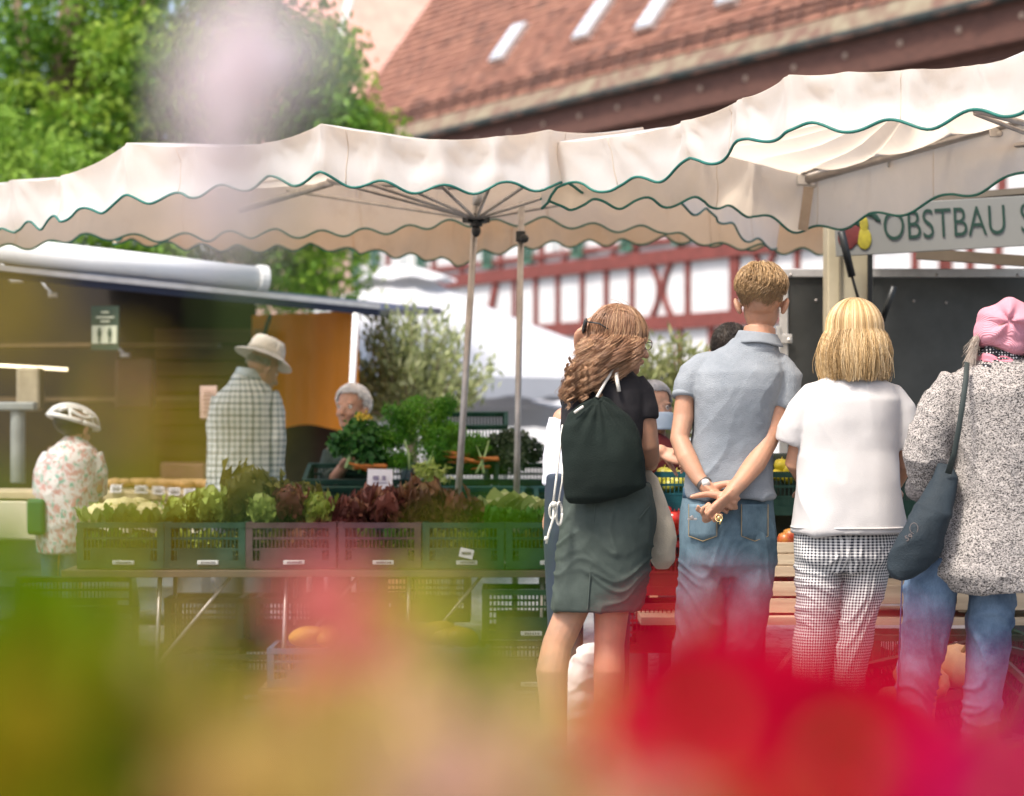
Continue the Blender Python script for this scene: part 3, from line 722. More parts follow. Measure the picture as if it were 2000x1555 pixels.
# ---------------- crates ----------------
def crate_geo(w, d, h, lat='slats'):
    """open plastic crate, local origin at the middle of its base"""
    g = G(); t = .006
    for sy in (-1,1):
        y = sy*(d/2-.008)
        g.box((0,y,h-.012),(w,.022,.024)); g.box((0,y,.018),(w-.002,.020,.036)); g.box((0,y,h*.66),(w-.004,.010,.010)); g.box((0,y,h*.42),(w-.004,.010,.008))
        n = int(w/.018)
        for i in range(n+1): g.box((-w/2+.01+i*(w-.02)/n, y, h*.5),(.0045,.009,h-.03))
        g.box((0,y,h*.30),(w*.7,.006,h*.30))
    for sx in (-1,1):
        x = sx*(w/2-.008)
        g.box((x,0,h-.0125),(.022,d-.001,.023)); g.box((x,0,.0185),(.020,d-.002,.034)); g.box((x,0,h*.661),(.010,d-.004,.010))
        n = int(d/.02)
        for i in range(n+1): g.box((x,-d/2+.01+i*(d-.02)/n, h*.5),(.009,.0045,h-.03))
        g.box((x,0,h*.305),(.006,d*.7,h*.30))
        for sy in (-1,1): g.box((sx*(w/2-.014), sy*(d/2-.014), h/2),(.030,.030,h+.002))
    g.box((0,0,.010),(w-.03,d-.03,.008))
    return g
crate_cols = {'green': mat('crate_green', (.006,.035,.017), .6, .2, 9, spec=.2, coord='Object', col2=(.02,.07,.045)), 'dkgreen': mat('crate_dark_green', (.005,.028,.018), .6, .2, 9, spec=.2, coord='Object', col2=(.02,.055,.04)), 'teal': mat('crate_teal', (.01,.07,.085), .6, .2, 6, spec=.2, coord='Object'), 'blue': mat('crate_blue', (.05,.10,.16), .6, .2, 6, spec=.2, coord='Object'), 'plum': mat('crate_plum', (.045,.02,.026), .6, .2, 9, spec=.2, coord='Object', col2=(.09,.05,.055)), 'black': mat('crate_black', (.02,.022,.022), .6, .2, 6, spec=.2, coord='Object'), 'red': mat('crate_red', (.16,.012,.012), .6, .2, 6, spec=.2, coord='Object')}
lab_m = mat('crate_label', (.55,.57,.54), .6, .1, 30)
def crate(label, loc, w, d, h, col, rot=(0,0,0), strip=True, group='plastic vegetable crates', cat='crate'):
    t = thing('crate', label, cat, loc, group); t.rotation_euler = rot
    Mt = Matrix.Translation(loc) @ Euler(rot).to_matrix().to_4x4()
    g = crate_geo(w, d, h); g.M = None; g2 = G(); g2.M = Mt; g2.add(g.v, g.f); g2.build('body', crate_cols[col], t)
    if strip:
        g = G(); g.M = Mt; g.box((.015,-d/2-.006,.028),(.095,.006,.020)); k = g.build('label_strip', lab_m, t, bevel=.003)
        g = G(); g.M = Mt
        rs = random.Random(int(loc[0]*1000))
        for i in range(9): g.box((-.012+.0075*i,-d/2-.0098,.028),(.0028+.002*rs.random(),.0012,.010))
        g.build('print', M['ink'], k)
    return t, Mt
# ---------------- vegetable stall ----------------
def leaf_ruffle(g, base, d, up, L, W, tone, rs, curl=.6, ruf=.12, nu=6, nv=7):
    d = Vector(d).normalized(); sdv = d.cross(up).normalized(); n = sdv.cross(d).normalized(); sd = rs.uniform(0,50)
    def fn(u, v):
        s = (u-.5)*2; wv = W*math.sin(PI*min(.97, .12+.80*v))**.7
        ed = ruf*L*abs(s)**1.5*math.sin(v*17+sd+s*3)*(.4+v)
        return Vector(base)+d*L*v*(1-.12*abs(s))+sdv*s*wv+n*(curl*L*v*v-.25*L*s*s*(1-v)+ed)
    g.grid(fn, nu, nv, tone=tone)
def lettuce(label, c, r, cols, seed, n=24, name='lettuce', cat='lettuce', group='heads of lettuce in the front crates', tall=1.0, ruf=.12, heart=None):
    rs = np.random.RandomState(seed); g = G(); c = Vector(c)
    for i in range(n):
        a = 2.4*i; k = i/n; el = .25+1.15*k
        d = Vector((math.cos(a)*math.cos(el), math.sin(a)*math.cos(el), math.sin(el)*tall))
        leaf_ruffle(g, c+Vector((0,0,-r*.25))+d*r*.1, d, Vector((0,0,1)) if el < 1.3 else Vector((0,1,.1)), r*(1.15-.25*k)*rs.uniform(.8,1.2), r*rs.uniform(.35,.6), float(np.clip(.25+.5*k+rs.uniform(-.25,.25),0,1)), rs, curl=.25+.3*(1-k)+rs.uniform(-.2,.3), ruf=ruf*rs.uniform(.8,1.8), nu=8, nv=9)
    m = mat('salad_'+name, cols[1], .5, .15, 14, trans=.25, tone=True, tonecol=cols, bump=.3, bscale=90, spec=.4)
    return tag(g.build(name, m, None, smooth=True, normals=False), label, cat, group)
PALE = [(.16,.24,.04),(.38,.48,.10),(.62,.66,.28)]; YG = [(.10,.16,.02),(.30,.36,.05),(.52,.52,.14)]
BRZ = [(.05,.05,.015),(.16,.15,.03),(.38,.34,.08)]; LOL = [(.07,.022,.018),(.20,.06,.04),(.34,.22,.07)]; GRN = [(.02,.08,.01),(.06,.20,.02),(.20,.36,.05)]
def veg_stall():
    Y = 10.9; zb = .632
    # trestle table
    t = thing('trestle_table', 'long low trestle table on thin metal legs under the front row of crates', 'table', (P(620,0,Y).x, Y, 0))
    x0, x1 = P(140,0,Y).x, P(1110,0,Y).x
    g = G(); g.box(((x0+x1)/2, Y+.05, .612), (x1-x0, .62, .03)); g.build('table_top', mat('stall_board', (.10,.07,.05), .8, .3, 3), t, bevel=.003)
    for px in (312, 560, 800, 1060):
        x = P(px,0,Y-.2).x
        g = G(); g.tube([(x,Y-.2,.6),(x-.02,Y-.22,0)], .011, 8); g.tube([(x+.0,Y+.3,.6),(x-.02,Y+.3,0)], .011, 8)
        g.tube([(x+.32,Y-.2,.6),(x,Y-.21,.22)], .008, 8); g.tube([(x-.02,Y-.21,.2),(x-.02,Y+.3,.2)], .008, 8); g.build('leg', M['steel'], t, smooth=True)
    fr = [(150,318,'green','green crate at the left end of the front row, holding cauliflowers'),(320,478,'dkgreen','front row crate under the pale green lettuces'),(480,655,'plum','front row crate under the tall bronze lettuces'),(661,822,'plum','front row crate heaped with dark red frilly lettuce'),(826,984,'green','front row green crate bearing a tilted white sticker'),(988,1150,'green','green crate at the right end of the front row, beside the curly haired person')]
    for a, b, col, lab in fr:
        yf = Y-.22; xa, xb = P(a,0,yf).x, P(b,0,yf).x
        crate(lab, ((xa+xb)/2, Y, zb), xb-xa, .42, .205, col)
    st = tag(G().box(P(911,1081,Y-.235), (.062,.004,.042), rot=(0,.22,0)).build('sticker', M['paper'], None), 'tilted white sticker on the green crate under the dark red lettuces', 'sticker')
    g = G(); p = P(911,1081,Y-.239); 
    for i in range(8): g.box(p+Vector((-.02+.0055*i,-.001,0)), (.003,.002,.013), rot=(0,.22,0))
    g.build('print', M['ink'], st)
    # cauliflowers in the first crate
    def cauli(label, p, r, seed):
        t = thing('cauliflower', label, 'cauliflower', p, 'cauliflowers in the left crate'); rs = np.random.RandomState(seed)
        g = G(); 
        for i in range(40):
            d = rs.normal(size=3); d[2] = abs(d[2]); d /= np.linalg.norm(d); g.ell(Vector(p)+Vector(d)*r*.6, r*.33, nu=8, nv=6)
        g.build('head', mat('cream_curd', (.62,.56,.30), .8, .12, 20, bump=.4, bscale=120), t, smooth=True)
        g = G()
        for i in range(13):
            a = i*2.4; leaf_ruffle(g, Vector(p)+Vector((math.cos(a)*r*.55, math.sin(a)*r*.55, -r*.3)), (math.cos(a)*.7, math.sin(a)*.7, .55), Vector((0,0,1)), r*1.35, r*.42, float(rs.uniform(.3,1)), rs, curl=.15, ruf=.05)
        g.build('leaf', mat('cauli_leaf', (.12,.24,.05), .5, .1, 20, trans=.25, tone=True, tonecol=[(.04,.12,.02),(.14,.28,.06),(.40,.50,.20)]), t, smooth=True, normals=False)
    for k, (px, py, dy, r) in enumerate(((195,1013,.0,.08),(243,1008,.05,.095),(290,1012,-.02,.08),(222,1004,.14,.08),(270,1002,.16,.08))):
        cauli(['cauliflower with leaves, leftmost in the left crate','cauliflower in the middle of the left crate','cauliflower at the right of the left crate','cauliflower at the back left of the left crate','cauliflower at the back right of the left crate'][k], P(px,py,Y+dy), r, k+3)
    L = [(345,1008,0,.085,PALE,'pale loose leaf lettuce just right of the cauliflower crate'),(378,1002,.06,.09,PALE,'small pale green lettuce left of the round one'),(413,995,-.02,.105,PALE,'round pale yellow green lettuce beside the tall bronze one'),(455,1000,.08,.09,YG,'yellow green lettuce behind the round pale one'),
         (482,975,.02,.15,BRZ,'tallest bronze green lettuce reaching up before the checked shirt'),(512,1000,-.06,.09,PALE,'pale ribbed lettuce under the tall bronze one'),(540,985,.1,.11,BRZ,'bronze lettuce right of the tallest one'),(565,992,-.04,.10,LOL,'dark bronze lettuce in the middle of the row'),(592,1000,.05,.09,YG,'yellow frilly lettuce left of the red ones'),(622,1004,-.05,.085,YG,'yellow frilly lettuce nearest the red ones'),
         (600,978,.16,.09,BRZ,'dark bronze lettuce at the back of the plum crate'),(655,1010,.02,.08,LOL,'small dark red lettuce beginning the red heap')]
    for k, (px, py, dy, r, c, lab) in enumerate(L):
        lettuce(lab, P(px,py,Y+dy), r, c, 20+k, n=22, tall=1.3 if 'tallest' in lab else 1.0)
    # fuller heaps behind and below the front heads
    rq = np.random.RandomState(77); names = ['half hidden lettuce low in the front crates']
    for k in range(16):
        px = 345+k*37+rq.uniform(-8,8); c = [PALE,GRN,YG,BRZ,LOL,LOL][min(5,int((px-320)/100))] if k % 3 else GRN
        lettuce('partly hidden lettuce at the back of the front crates, between the bigger heads', P(px,1024-rq.uniform(0,14),Y+.16), rq.uniform(.065,.085), c, 120+k, n=18)
    for k in range(20):
        px = 180+k*45; lettuce('lettuce seen only through the slats of the front crates', P(px,1070,Y-.05), .085, [GRN,YG,BRZ,LOL][(k//3)%4], 150+k, n=12, group='lettuces inside the crates behind the slats')
    red = [(690,1008,.0,.09),(722,1000,.08,.10),(755,1000,-.05,.10),(790,996,.05,.11),(828,992,-.02,.115),(862,1000,.06,.10),(893,1004,-.04,.09),(925,1012,.03,.08)]
    nm = ['leftmost red frilly lettuce of the heap','second red frilly lettuce from the left of the heap','red frilly lettuce left of the heap top','red green frilly lettuce on the heap left of the leaning pole','topmost red green frilly lettuce of the heap','red frilly lettuce right of the heap top','red frilly lettuce before the leaning pole','rightmost small red frilly lettuce']
    for k, (px, py, dy, r) in enumerate(red):
        lettuce(nm[k], P(px,py,Y+dy), r, [(.05,.02,.012),(.17,.07,.03),(.30,.26,.06)] if k in (3,4) else LOL, 60+k, n=30, ruf=.2)
    for k, (px, py, dy, r) in enumerate(((965,1018,-.08,.06),(1000,1020,-.08,.06),(1035,1020,-.08,.06),(1060,1022,0,.06))):
        lettuce(['bright green oak leaf lettuce nearest the red heap','bright green oak leaf lettuce before the straight pole','bright green oak leaf lettuce right of the straight pole','bright green oak leaf lettuce by the curly haired person'][k], P(px,py,Y+dy), r, GRN, 80+k, n=26, ruf=.2)
    # pointed cabbages behind the oak leaf
    for k, (px, py, dy, r) in enumerate(((955,1003,.18,.075),(985,992,.22,.085),(1022,996,.2,.08),(1048,1000,.12,.07))):
        p = P(px,py,Y+dy); g = G(); rs = np.random.RandomState(k)
        for i in range(9):
            a = i*2.4; leaf_ruffle(g, p+Vector((math.cos(a)*r*.2,math.sin(a)*r*.2,-r*.5)), (math.cos(a)*.35+.3,math.sin(a)*.35,.8), Vector((0,0,1)), r*1.7, r*.75, float(rs.uniform(.3,1)), rs, curl=-.25, ruf=.02)
        g.ell(p+Vector((.1*r,0,.1*r)), (r*.75,r*.6,r*.75), tone=.8)
        tag(g.build('pointed_cabbage', mat('cabbage', (.35,.42,.14), .5, .1, 18, trans=.2, tone=True, tonecol=[(.20,.30,.08),(.42,.48,.18),(.62,.62,.34)]), None, smooth=True, normals=False), ['pale pointed cabbage left of the others','large pale pointed cabbage left of the straight pole','pale pointed cabbage right of the straight pole','small pale cabbage by the hanging white cord'][k], 'cabbage', 'pointed cabbages behind the oak leaf lettuce')
    # second row, tilted towards the customers
    tb = thing('rear_stand', 'rear stand carrying the tilted crates behind the lettuces', 'stand', (P(850,0,12.2).x,12.2,0))
    x0, x1 = P(600,0,12.2).x, P(1090,0,12.2).x
    g = G(); g.box(((x0+x1)/2,12.05,.62),(x1-x0,.7,.03)); g.box(((x0+x1)/2,12.62,.83),(x1-x0,.5,.03)); g.build('shelf', mat('stand_board', (.05,.04,.03), .8, .3), tb)
    g = G()
    for x in (x0+.05, (x0+x1)/2, x1-.05):
        for y in (11.75, 12.85): g.tube([(x,y,0),(x,y,.62 if y < 12 else .83)], .014, 8)
    g.build('leg_frame', M['alu'], tb)
    specs = [(725,.52,'dkgreen','tilted dark green crate with a white price card on its rim'),(945,.54,'teal','tilted dark green crate behind the leaning pole'),(1072,.28,'teal','narrow teal crate behind the straight pole')]
    for px, w_, col, lab in specs: crate(lab, (P(px,0,12).x, 12.0, .72), w_, .42, .17, col, rot=(.42,0,0), strip=False)
    specs = [(700,.55,'dkgreen','upper crate holding celery and herbs'),(880,.5,'green','upper green crate holding fennel fronds and carrots'),(1040,.5,'dkgreen','upper dark green crate holding curly kale')]
    for px, w_, col, lab in specs: crate(lab, (P(px,0,12.6).x, 12.6, .86), w_, .4, .17, col, rot=(.2,0,0), strip=False)
    crate('green crate standing on edge behind the herbs', (P(915,0,12.9).x, 12.9, 1.05), .42, .3, .26, 'green', rot=(.25,0,0), strip=False)
    # red and orange produce in the tilted crate
    rs = np.random.RandomState(8)
    def pile(name, label, cat, px0, px1, py0, py1, Y0, n, r, m, shape='ell', group=None):
        for i in range(n):
            p = P(rs.uniform(px0,px1), rs.uniform(py0,py1), Y0+rs.uniform(-.1,.1)); g = G()
            if shape == 'ell': g.ell(p, (r*rs.uniform(.8,1.2), r, r*rs.uniform(.75,1)), rot=(rs.uniform(0,3),rs.uniform(0,3),0), nu=10, nv=8)
            else:
                a = rs.uniform(-.6,.6); d = Vector((math.cos(a), rs.uniform(-.3,.3), math.sin(a)*.5)); g.tube([p-d*r*4, p, p+d*r*4], [r*.35, r*.8, r], 8, round_=True)
            tag(g.build(name, m, None, smooth=True), label, cat, group or label)
    rad = mat('red_skin', (.45,.03,.03), .35, .25, 20); org = mat('carrot_skin', (.45,.14,.02), .5, .2, 20); yel = mat('yellow_skin', (.65,.45,.04), .4, .2, 15)
    pile('radish', 'one of the red radishes lying in the tilted crate', 'radish', 640,740,988,1002,11.8,14,.02,rad, group='radishes in the tilted crate')
    pile('carrot', 'one of the orange carrots lying in the tilted crate near the price cards', 'carrot', 755,805,978,998,11.78,7,.014,org,'carrot','carrots by the price cards')
    pile('carrot', 'one of the orange carrots heaped under the fennel beside the leaning pole', 'carrot', 865,960,884,918,12.38,12,.011,org,'carrot','carrots beside the leaning pole')
    pile('onion', 'one of the small yellow onions in the teal crate behind the pole', 'onion', 880,950,990,1004,11.8,12,.025,yel, group='onions behind the leaning pole')
    pile('carrot', 'one of the orange carrots in front of the herbs by the price card', 'carrot', 700,735,908,918,12.3,7,.014,org,'carrot','carrots in front of the herbs')
    # price cards
    for (px, py, Y0, w_, h_, lab) in ((742,936,11.98,.125,.10,'white price card hanging on the tilted dark green crate'),(719,992,11.45,.125,.055,'lavender white price card stuck above the red lettuces'),(773,970,11.7,.08,.04,'small pale price card lying among the carrots'),(690,1,1,0,0,'')):
        if not w_: continue
        c = tag(G().box(P(px,py,Y0), (w_,.004,h_), rot=(-.15,.03,0)).build('price_card', M['paper'], None), lab, 'price card', 'price cards on the vegetable stall')
        g = G(); p = P(px,py,Y0-.012)
        g.box(p+Vector((-.02,0,.006)), (.03,.002,.022), rot=(-.15,.03,0)); g.box(p+Vector((.02,0,.006)), (.018,.002,.022), rot=(-.15,.03,0)); g.box(p+Vector((0,0,-.018)), (w_*.6,.002,.004), rot=(-.15,.03,0)); g.build('print', mat('grey_ink', (.25,.22,.32), .8), c)
    # herbs: celery, fennel, kale
    fx = np.random.RandomState(5)
    def herb(name, label, cat, balls, size, cols, seed, stalks=(), elong=2, scol=(.35,.5,.2), trans=.3):
        t = thing(name, label, cat, stalks[0][0] if stalks else balls[0][0]); g = G()
        for k, (c, r, n) in enumerate(balls):
            leafball(g, c, r, n, size, lambda p, q, k=k: float(np.clip(.45+.25*math.sin(k*2.1)+q.uniform(-.3,.3),0,1)), seed=seed+k, elong=elong)
        g.build('foliage', mat('herb_'+name, cols[1], .5, .1, 10, trans=trans, tone=True, tonecol=cols), t, normals=False)
        if stalks:
            for a, b, r in stalks:
                g = G(); a, b = Vector(a), Vector(b); mid = a.lerp(b,.5)+Vector((.01,0,0)); g.tube([a,mid,b], [r,r*.85,r*.5], 7); g.build('stalk', mat('stalk', scol, .4, .1), t, smooth=True)
    def B(px, py, Y0, r, n): return (tuple(P(px,py,Y0)), (r,r,r*.8), n)
    DG = [(.006,.04,.008),(.03,.14,.02),(.14,.32,.06)]; FG = [(.03,.14,.008),(.10,.32,.015),(.30,.52,.05)]
    herb('celery', 'bunch of celery with thick pale stalks before the white haired woman', 'celery', [B(665,868,12.3,.06,260),(tuple(P(700,850,12.3)),(.10,.08,.10),420),B(720,895,12.3,.09,360),B(735,850,12.4,.07,260)], .038, DG, 4,
         stalks=[(P(676,915,12.28),P(690,850,12.3),.012),(P(690,918,12.28),P(712,862,12.3),.011),(P(700,915,12.28),P(722,880,12.3),.009),(P(684,917,12.3),P(678,856,12.3),.009)], elong=1.5)
    for k in range(1):
        herb('flowering_chive', 'small yellow blossoms on the celery bunch', 'flower', [(tuple(P(710,812,12.28)),(.045,.03,.02),60)], .018, [(.5,.35,.02),(.75,.55,.05),(.8,.65,.2)], 50, elong=1.2)
    herb('fennel_bunch', 'large feathery mound of fennel fronds filling the middle of the stand', 'fennel', [B(fx.uniform(738,935), fy, 12.4+fx.uniform(-.08,.1), fx.uniform(.05,.085), 520) for fy in list(fx.uniform(835,905,20))]+[B(fx.uniform(765,880), fy, 12.45, fx.uniform(.045,.08), 480) for fy in list(fx.uniform(788,840,11))], .032, FG, 60,
         stalks=[(P(800,918,12.3),P(790,860,12.3),.008),(P(820,930,12.25),P(850,870,12.3),.008),(P(930,925,12.3),P(955,860,12.4),.007),(P(945,925,12.3),P(930,870,12.4),.007),(P(855,935,12.2),P(838,900,12.25),.007)], elong=6)
    herb('kale', 'dark grey green curly kale behind the straight pole', 'kale', [B(975,870,12.5,.09,700),B(1005,865,12.5,.10,900),B(1035,880,12.5,.08,600),B(1000,895,12.4,.08,500)], .024, [(.02,.04,.02),(.06,.10,.05),(.16,.20,.12)], 90, elong=1.1)
    herb('leafy_bunch', 'pale green leafy stems drooping over the stand left of the leaning pole', 'herb', [B(830,920,12.0,.06,150),B(860,925,12.0,.05,100)], .04, PALE, 33, elong=2.5)
    # under the table
    crate('grey blue crate of squashes on the ground below the yellow streak', (P(868,0,10.6).x, 10.6, .135), .40, .40, .17, 'blue')
    crate('grey blue crate left of the squash crate under the table', (P(660,0,10.6).x, 10.6, .135), .58, .40, .17, 'blue')
    crate('dark crate stacked on the ground under the right end of the table', (P(1030,0,10.8).x, 10.8, .10), .40, .40, .22, 'black')
    crate('dark crate stacked upon another under the right end of the table', (P(1030,0,10.8).x, 10.8, .325), .40, .40, .22, 'dkgreen')
    crate('dark green crate slanting at the left under the table end', (P(150,0,11.3).x, 11.3, .30), .55, .40, .20, 'dkgreen', rot=(.3,0,.2))
    crate('green crate on the ground under the left end of the table', (P(250,0,11.0).x, 11.0, .02), .58, .40, .22, 'dkgreen')
    for k, (px, zz, lab) in enumerate(((420,.26,'dark crate in the shade under the pale lettuces, upper one'),(560,.26,'dark crate in the shade under the bronze lettuces'),(700,.26,'dark crate in the shade left of the leaning pole, upper one'),(385,.02,'dark crate on the ground in the shade at the left'),(830,.37,'dark crate in the shade behind the squashes'))): crate(lab, (P(px,0,11.15).x, 11.15, zz), .42, .36, .22, ('black','dkgreen')[k%2], strip=False)
    crate('dark crate on the ground under the plum crates', (P(500,0,11.0).x, 11.0, .02), .58, .40, .22, 'black')
    pl = mat('pallet_wood', (.20,.14,.09), .85, .3, 4, stretch=(1,6,1))
    t = thing('pallet', 'low wooden pallet under the grey blue crates', 'pallet', (P(760,0,10.6).x,10.6,0))
    g = G()
    for k in range(5): g = G(); g.box((P(760,0,10.6).x, 10.35+.12*k, .12), (1.1,.09,.02)); g.build('deck_board', pl, t)
    for sx in (-.5,0,.5): g = G(); g.box((P(760,0,10.6).x+sx, 10.6, .055), (.09,.55,.108)); g.build('bearer', pl, t)
    sq = mat('squash_skin', (.62,.38,.06), .45, .25, 6)
    k = 0
    for (px, py) in ((845,1228),(880,1236),(905,1240),(640,1235),(700,1232),(600,1236)):
        p = P(px,py+6,10.6); g = G(); g.ell(p, (.10,.055,.045), rot=(0,.2*(k%3-1),.5*k), nu=14, nv=9); k += 1
        o = tag(g.build('squash', sq, None, smooth=True), 'yellow squash under the table, %s' % ['left of three in the right crate','middle of three in the right crate','right of three in the right crate','middle of the left crate','right of the left crate','left of the left crate'][k-1], 'squash', 'squashes under the table')
veg_stall()

# ---------------- fruit stall on the right ----------------
def text_mesh(txt, size, depth, mat_, parent, Mt, name='lettering', bold=0, sx=1.0):
    cu = bpy.data.curves.new(name, 'FONT'); cu.body = txt; cu.size = size; cu.extrude = depth; cu.offset = bold
    o = bpy.data.objects.new(name, cu); COL.objects.link(o); o.scale.x = sx
    dg = bpy.context.evaluated_depsgraph_get(); me = bpy.data.meshes.new_from_object(o.evaluated_get(dg)); bpy.data.objects.remove(o)
    me.transform(Mt @ Matrix.Diagonal((sx,1,1,1))); me.materials.clear(); me.materials.append(mat_)
    r = bpy.data.objects.new(name, me); COL.objects.link(r)
    if parent is not None: attach(r, parent)
    return r
def fruit_stall():
    Yb = 11.9
    t = thing('fruit_trailer', 'grey market trailer with a raised metal flap, pale corner post and open back panel', 'trailer', (P(1750,0,Yb).x, Yb, 0))
    pan = mat('grey_panel', (.075,.078,.075), .32, .35, 1.5, metal=.6, bump=.25, bscale=3)
    a, b = P(1522,535,Yb), P(2150,535,Yb)
    g = G(); g.box(((a.x+b.x)/2, Yb, (a.z+.9)/2+.0), (b.x-a.x-.04, .03, a.z-.9)); g.build('panel', pan, t)
    g = G(); g.box(((a.x+b.x)/2, Yb+.5, .66), (b.x-a.x-.06, .9, .5)); g.build('trailer_base', mat('trailer_grey', (.10,.10,.10), .5, .2), t, bevel=.01)
    for wx in (a.x+.6, b.x-.6):
        g = G(); g.tube([(wx,Yb+.05,.31),(wx,Yb+.25,.31)], .31, 24); w_ = g.build('wheel', M['black'], t, bevel=.02); g = G(); g.tube([(wx,Yb+.035,.31),(wx,Yb+.06,.31)], .17, 20); g.build('rim', M['alu'], w_)
    g = G()
    g.box(((a.x+b.x)/2, Yb-.01, P(0,534,Yb).z), (b.x-a.x, .05, .042)); g.box((a.x+.02, Yb-.01, a.z-.55), (.04,.048,1.06)); g.build('panel_frame', M['alu'], t, bevel=.004)
    for px, py, q in ((1545,537,.04),(1680,537,.04),(1830,537,.04),(1988,537,.04),(1594,587,.017),(1848,591,.017),(1785,588,.017),(1920,640,.017)):
        g = G(); g.ell(P(px,py,Yb-q), (.008,.005,.008), nu=8, nv=6); g.build('rivet', M['steel'], t, smooth=True)
    g = G(); g.box(P(1532,662,Yb-.045), (.075,.012,.045)); g.ell(P(1541,664,Yb-.055), (.010,.006,.010)); g.box(P(1520,655,Yb-.04), (.02,.03,.09)); g.build('latch', M['alu'], t, bevel=.004)
    cream = mat('cream_post', (.40,.35,.24), .55, .15, 3, bump=.1)
    Yp = 11.35
    a, b = P(1617,432,Yp), P(1706,432,Yp)
    g = G(); g.box(((a.x+b.x)/2, Yp+.1, .2+(a.z)/2), (b.x-a.x, .17, a.z+.0)); g.build('corner_post', cream, t, bevel=.008)
    g = G(); g.box(P(1640,560,Yp-.0), (.008,.012,.6)); g.build('post_seam', mat('seam', (.20,.17,.11), .7), t)
    g = G(); g.box(P(1699,600,Yp-.0)+Vector((0,.0,0)), (.022,.02,.5)); g.build('rubber_strip', M['black'], t)
    # gas struts
    g = G(); g.tube([P(1643,452,Yp-.25), P(1664,540,Yp-.2)], .018, 10); g.tube([P(1664,540,Yp-.2), P(1678,590,Yp-.15)], .007, 8); g.build('gas_strut', M['black'], t, smooth=True)
    g = G(); g.tube([P(1746,560,Yp-.2), P(1722,628,Yp-.15)], .015, 10); g.build('gas_strut', M['black'], t, smooth=True)
    # raised flap roof and its dark underside
    g = G(); vs = [P(1700,398,Yp+.05), P(2140,360,11.2), P(2140,470,11.4)+Vector((0,.8,.1)), P(1700,480,Yp+.1)+Vector((0,.8,.1))]
    g.add(vs, [(0,1,2,3)]); g.build('raised_flap', mat('flap_under', (.10,.08,.055), .7, .2), t, solid=.03)
    g = G(); g.beam(P(1790,496,Yp+.1), P(2150,520,Yp-.1), .06, .05); g.build('flap_edge', mat('flap_brown', (.12,.09,.06), .7, .2), t)
    g = G(); a, b = P(1712,372,11.5), P(2160,470,11.5); g.box(((a.x+b.x)/2, 11.5, (a.z+b.z)/2), (b.x-a.x, .06, a.z-b.z)); g.build('roller_box', mat('olive_box', (.05,.048,.03), .7, .2), t, bevel=.01)
    # lettered sign board
    s = thing('shop_sign', 'pale sign board lettered OBSTBAU with a painted apple and pear', 'sign', P(1690,500,10.2))
    A = P(1628,404,11.2); Bq = P(2120,375,11.1); d = (Bq-A); Lx = d.length; hx = .232
    ux = d.normalized(); uy = Vector((0,-1,0)).cross(ux); uy = Vector((0,0,1)) - ux*ux.z; uy.normalize(); uz = ux.cross(uy)
    O = A - uy*hx
    Mt = Matrix(((ux.x,uy.x,uz.x,O.x),(ux.y,uy.y,uz.y,O.y),(ux.z,uy.z,uz.z,O.z),(0,0,0,1)))
    g = G(); g.M = Mt; g.box((Lx/2, hx/2, -.012), (Lx, hx, .02)); g.build('board', mat('sign_board', (.19,.188,.168), .5, .06, 2), s, bevel=.003)
    gt = mat('sign_green_paint', (.004,.032,.018), .5, .1)
    def sxx(px): return (px-1628)/F*11.2*1.0
    text_mesh('OBSTBAU', .196, .0015, gt, s, Mt @ Matrix.Translation((sxx(1720), .062, .0022)), bold=-.0012, sx=.665)
    text_mesh('S', .196, .0015, gt, s, Mt @ Matrix.Translation((sxx(1984), .062, .0022)), bold=-.0012, sx=.665)
    g = G(); g.M = Mt; g.ell((sxx(1652), .085, .002), (.045,.058,.004)); g.ell((sxx(1664), .098, .002), (.037,.050,.0045)); g.build('painted_apple', mat('apple_paint', (.13,.015,.012), .6, .5, 14), s, smooth=True)
    g = G(); g.M = Mt; g.ell((sxx(1684), .075, .003), (.034,.052,.004)); g.ell((sxx(1685), .140, .003), (.020,.042,.004)); g.build('painted_pear', mat('pear_paint', (.30,.25,.015), .6, .4, 14), s, smooth=True)
    g = G(); g.M = Mt
    for cx, cy, ang in ((1655,.165,.9),(1700,.185,-.3),(1708,.172,-.8),(1668,.16,2.2)): g.ell((sxx(cx), cy, .004), (.032,.011,.003), rot=(0,0,ang))
    g.build('painted_leaf', gt, s, smooth=True)
    # wooden display with slatted boxes
    wd = mat('crate_wood', (.40,.30,.20), .75, .25, 3, stretch=(.6,1,9), col2=(.56,.45,.31), bump=.2, bscale=20)
    def woodbox(label, px0, px1, py0, py1, Y, d=.4, n=3):
        a, b = P(px0,py0,Y), P(px1,py1,Y); w_, h_ = b.x-a.x, a.z-b.z
        t = thing('wooden_crate', label, 'wooden crate', ((a.x+b.x)/2, Y+d/2, b.z), 'wooden fruit crates on the right stall')
        for k in range(n):
            hh = h_/n
            g = G(); g.box(((a.x+b.x)/2, Y+.004+.001*k, b.z+hh*(k+.5)), (w_, .012, hh*.86)); g.box(((a.x+b.x)/2, Y+d, b.z+hh*(k+.5)), (w_, .012, hh*.86))
            for sx in (a.x+.007, b.x-.007): g.box((sx, Y+d/2, b.z+hh*(k+.5)), (.012, d-.03, hh*.86))
            g.build('slat', wd, t, bevel=.002)
        g = G()
        for sx in (a.x+.03, b.x-.03):
            for sy in (Y+.025, Y+d-.025): g.box((sx, sy, (a.z+b.z)/2), (.028,.026,h_+.005))
        g.box(((a.x+b.x)/2, Y+d/2, b.z+.012), (w_-.03, d-.04, .01)); g.build('corner_batten', wd, t)
        return t
    woodbox('pale wooden crate between the blue jeans and the gingham trousers, topmost', 1395, 1580, 1058, 1128, 9.6)
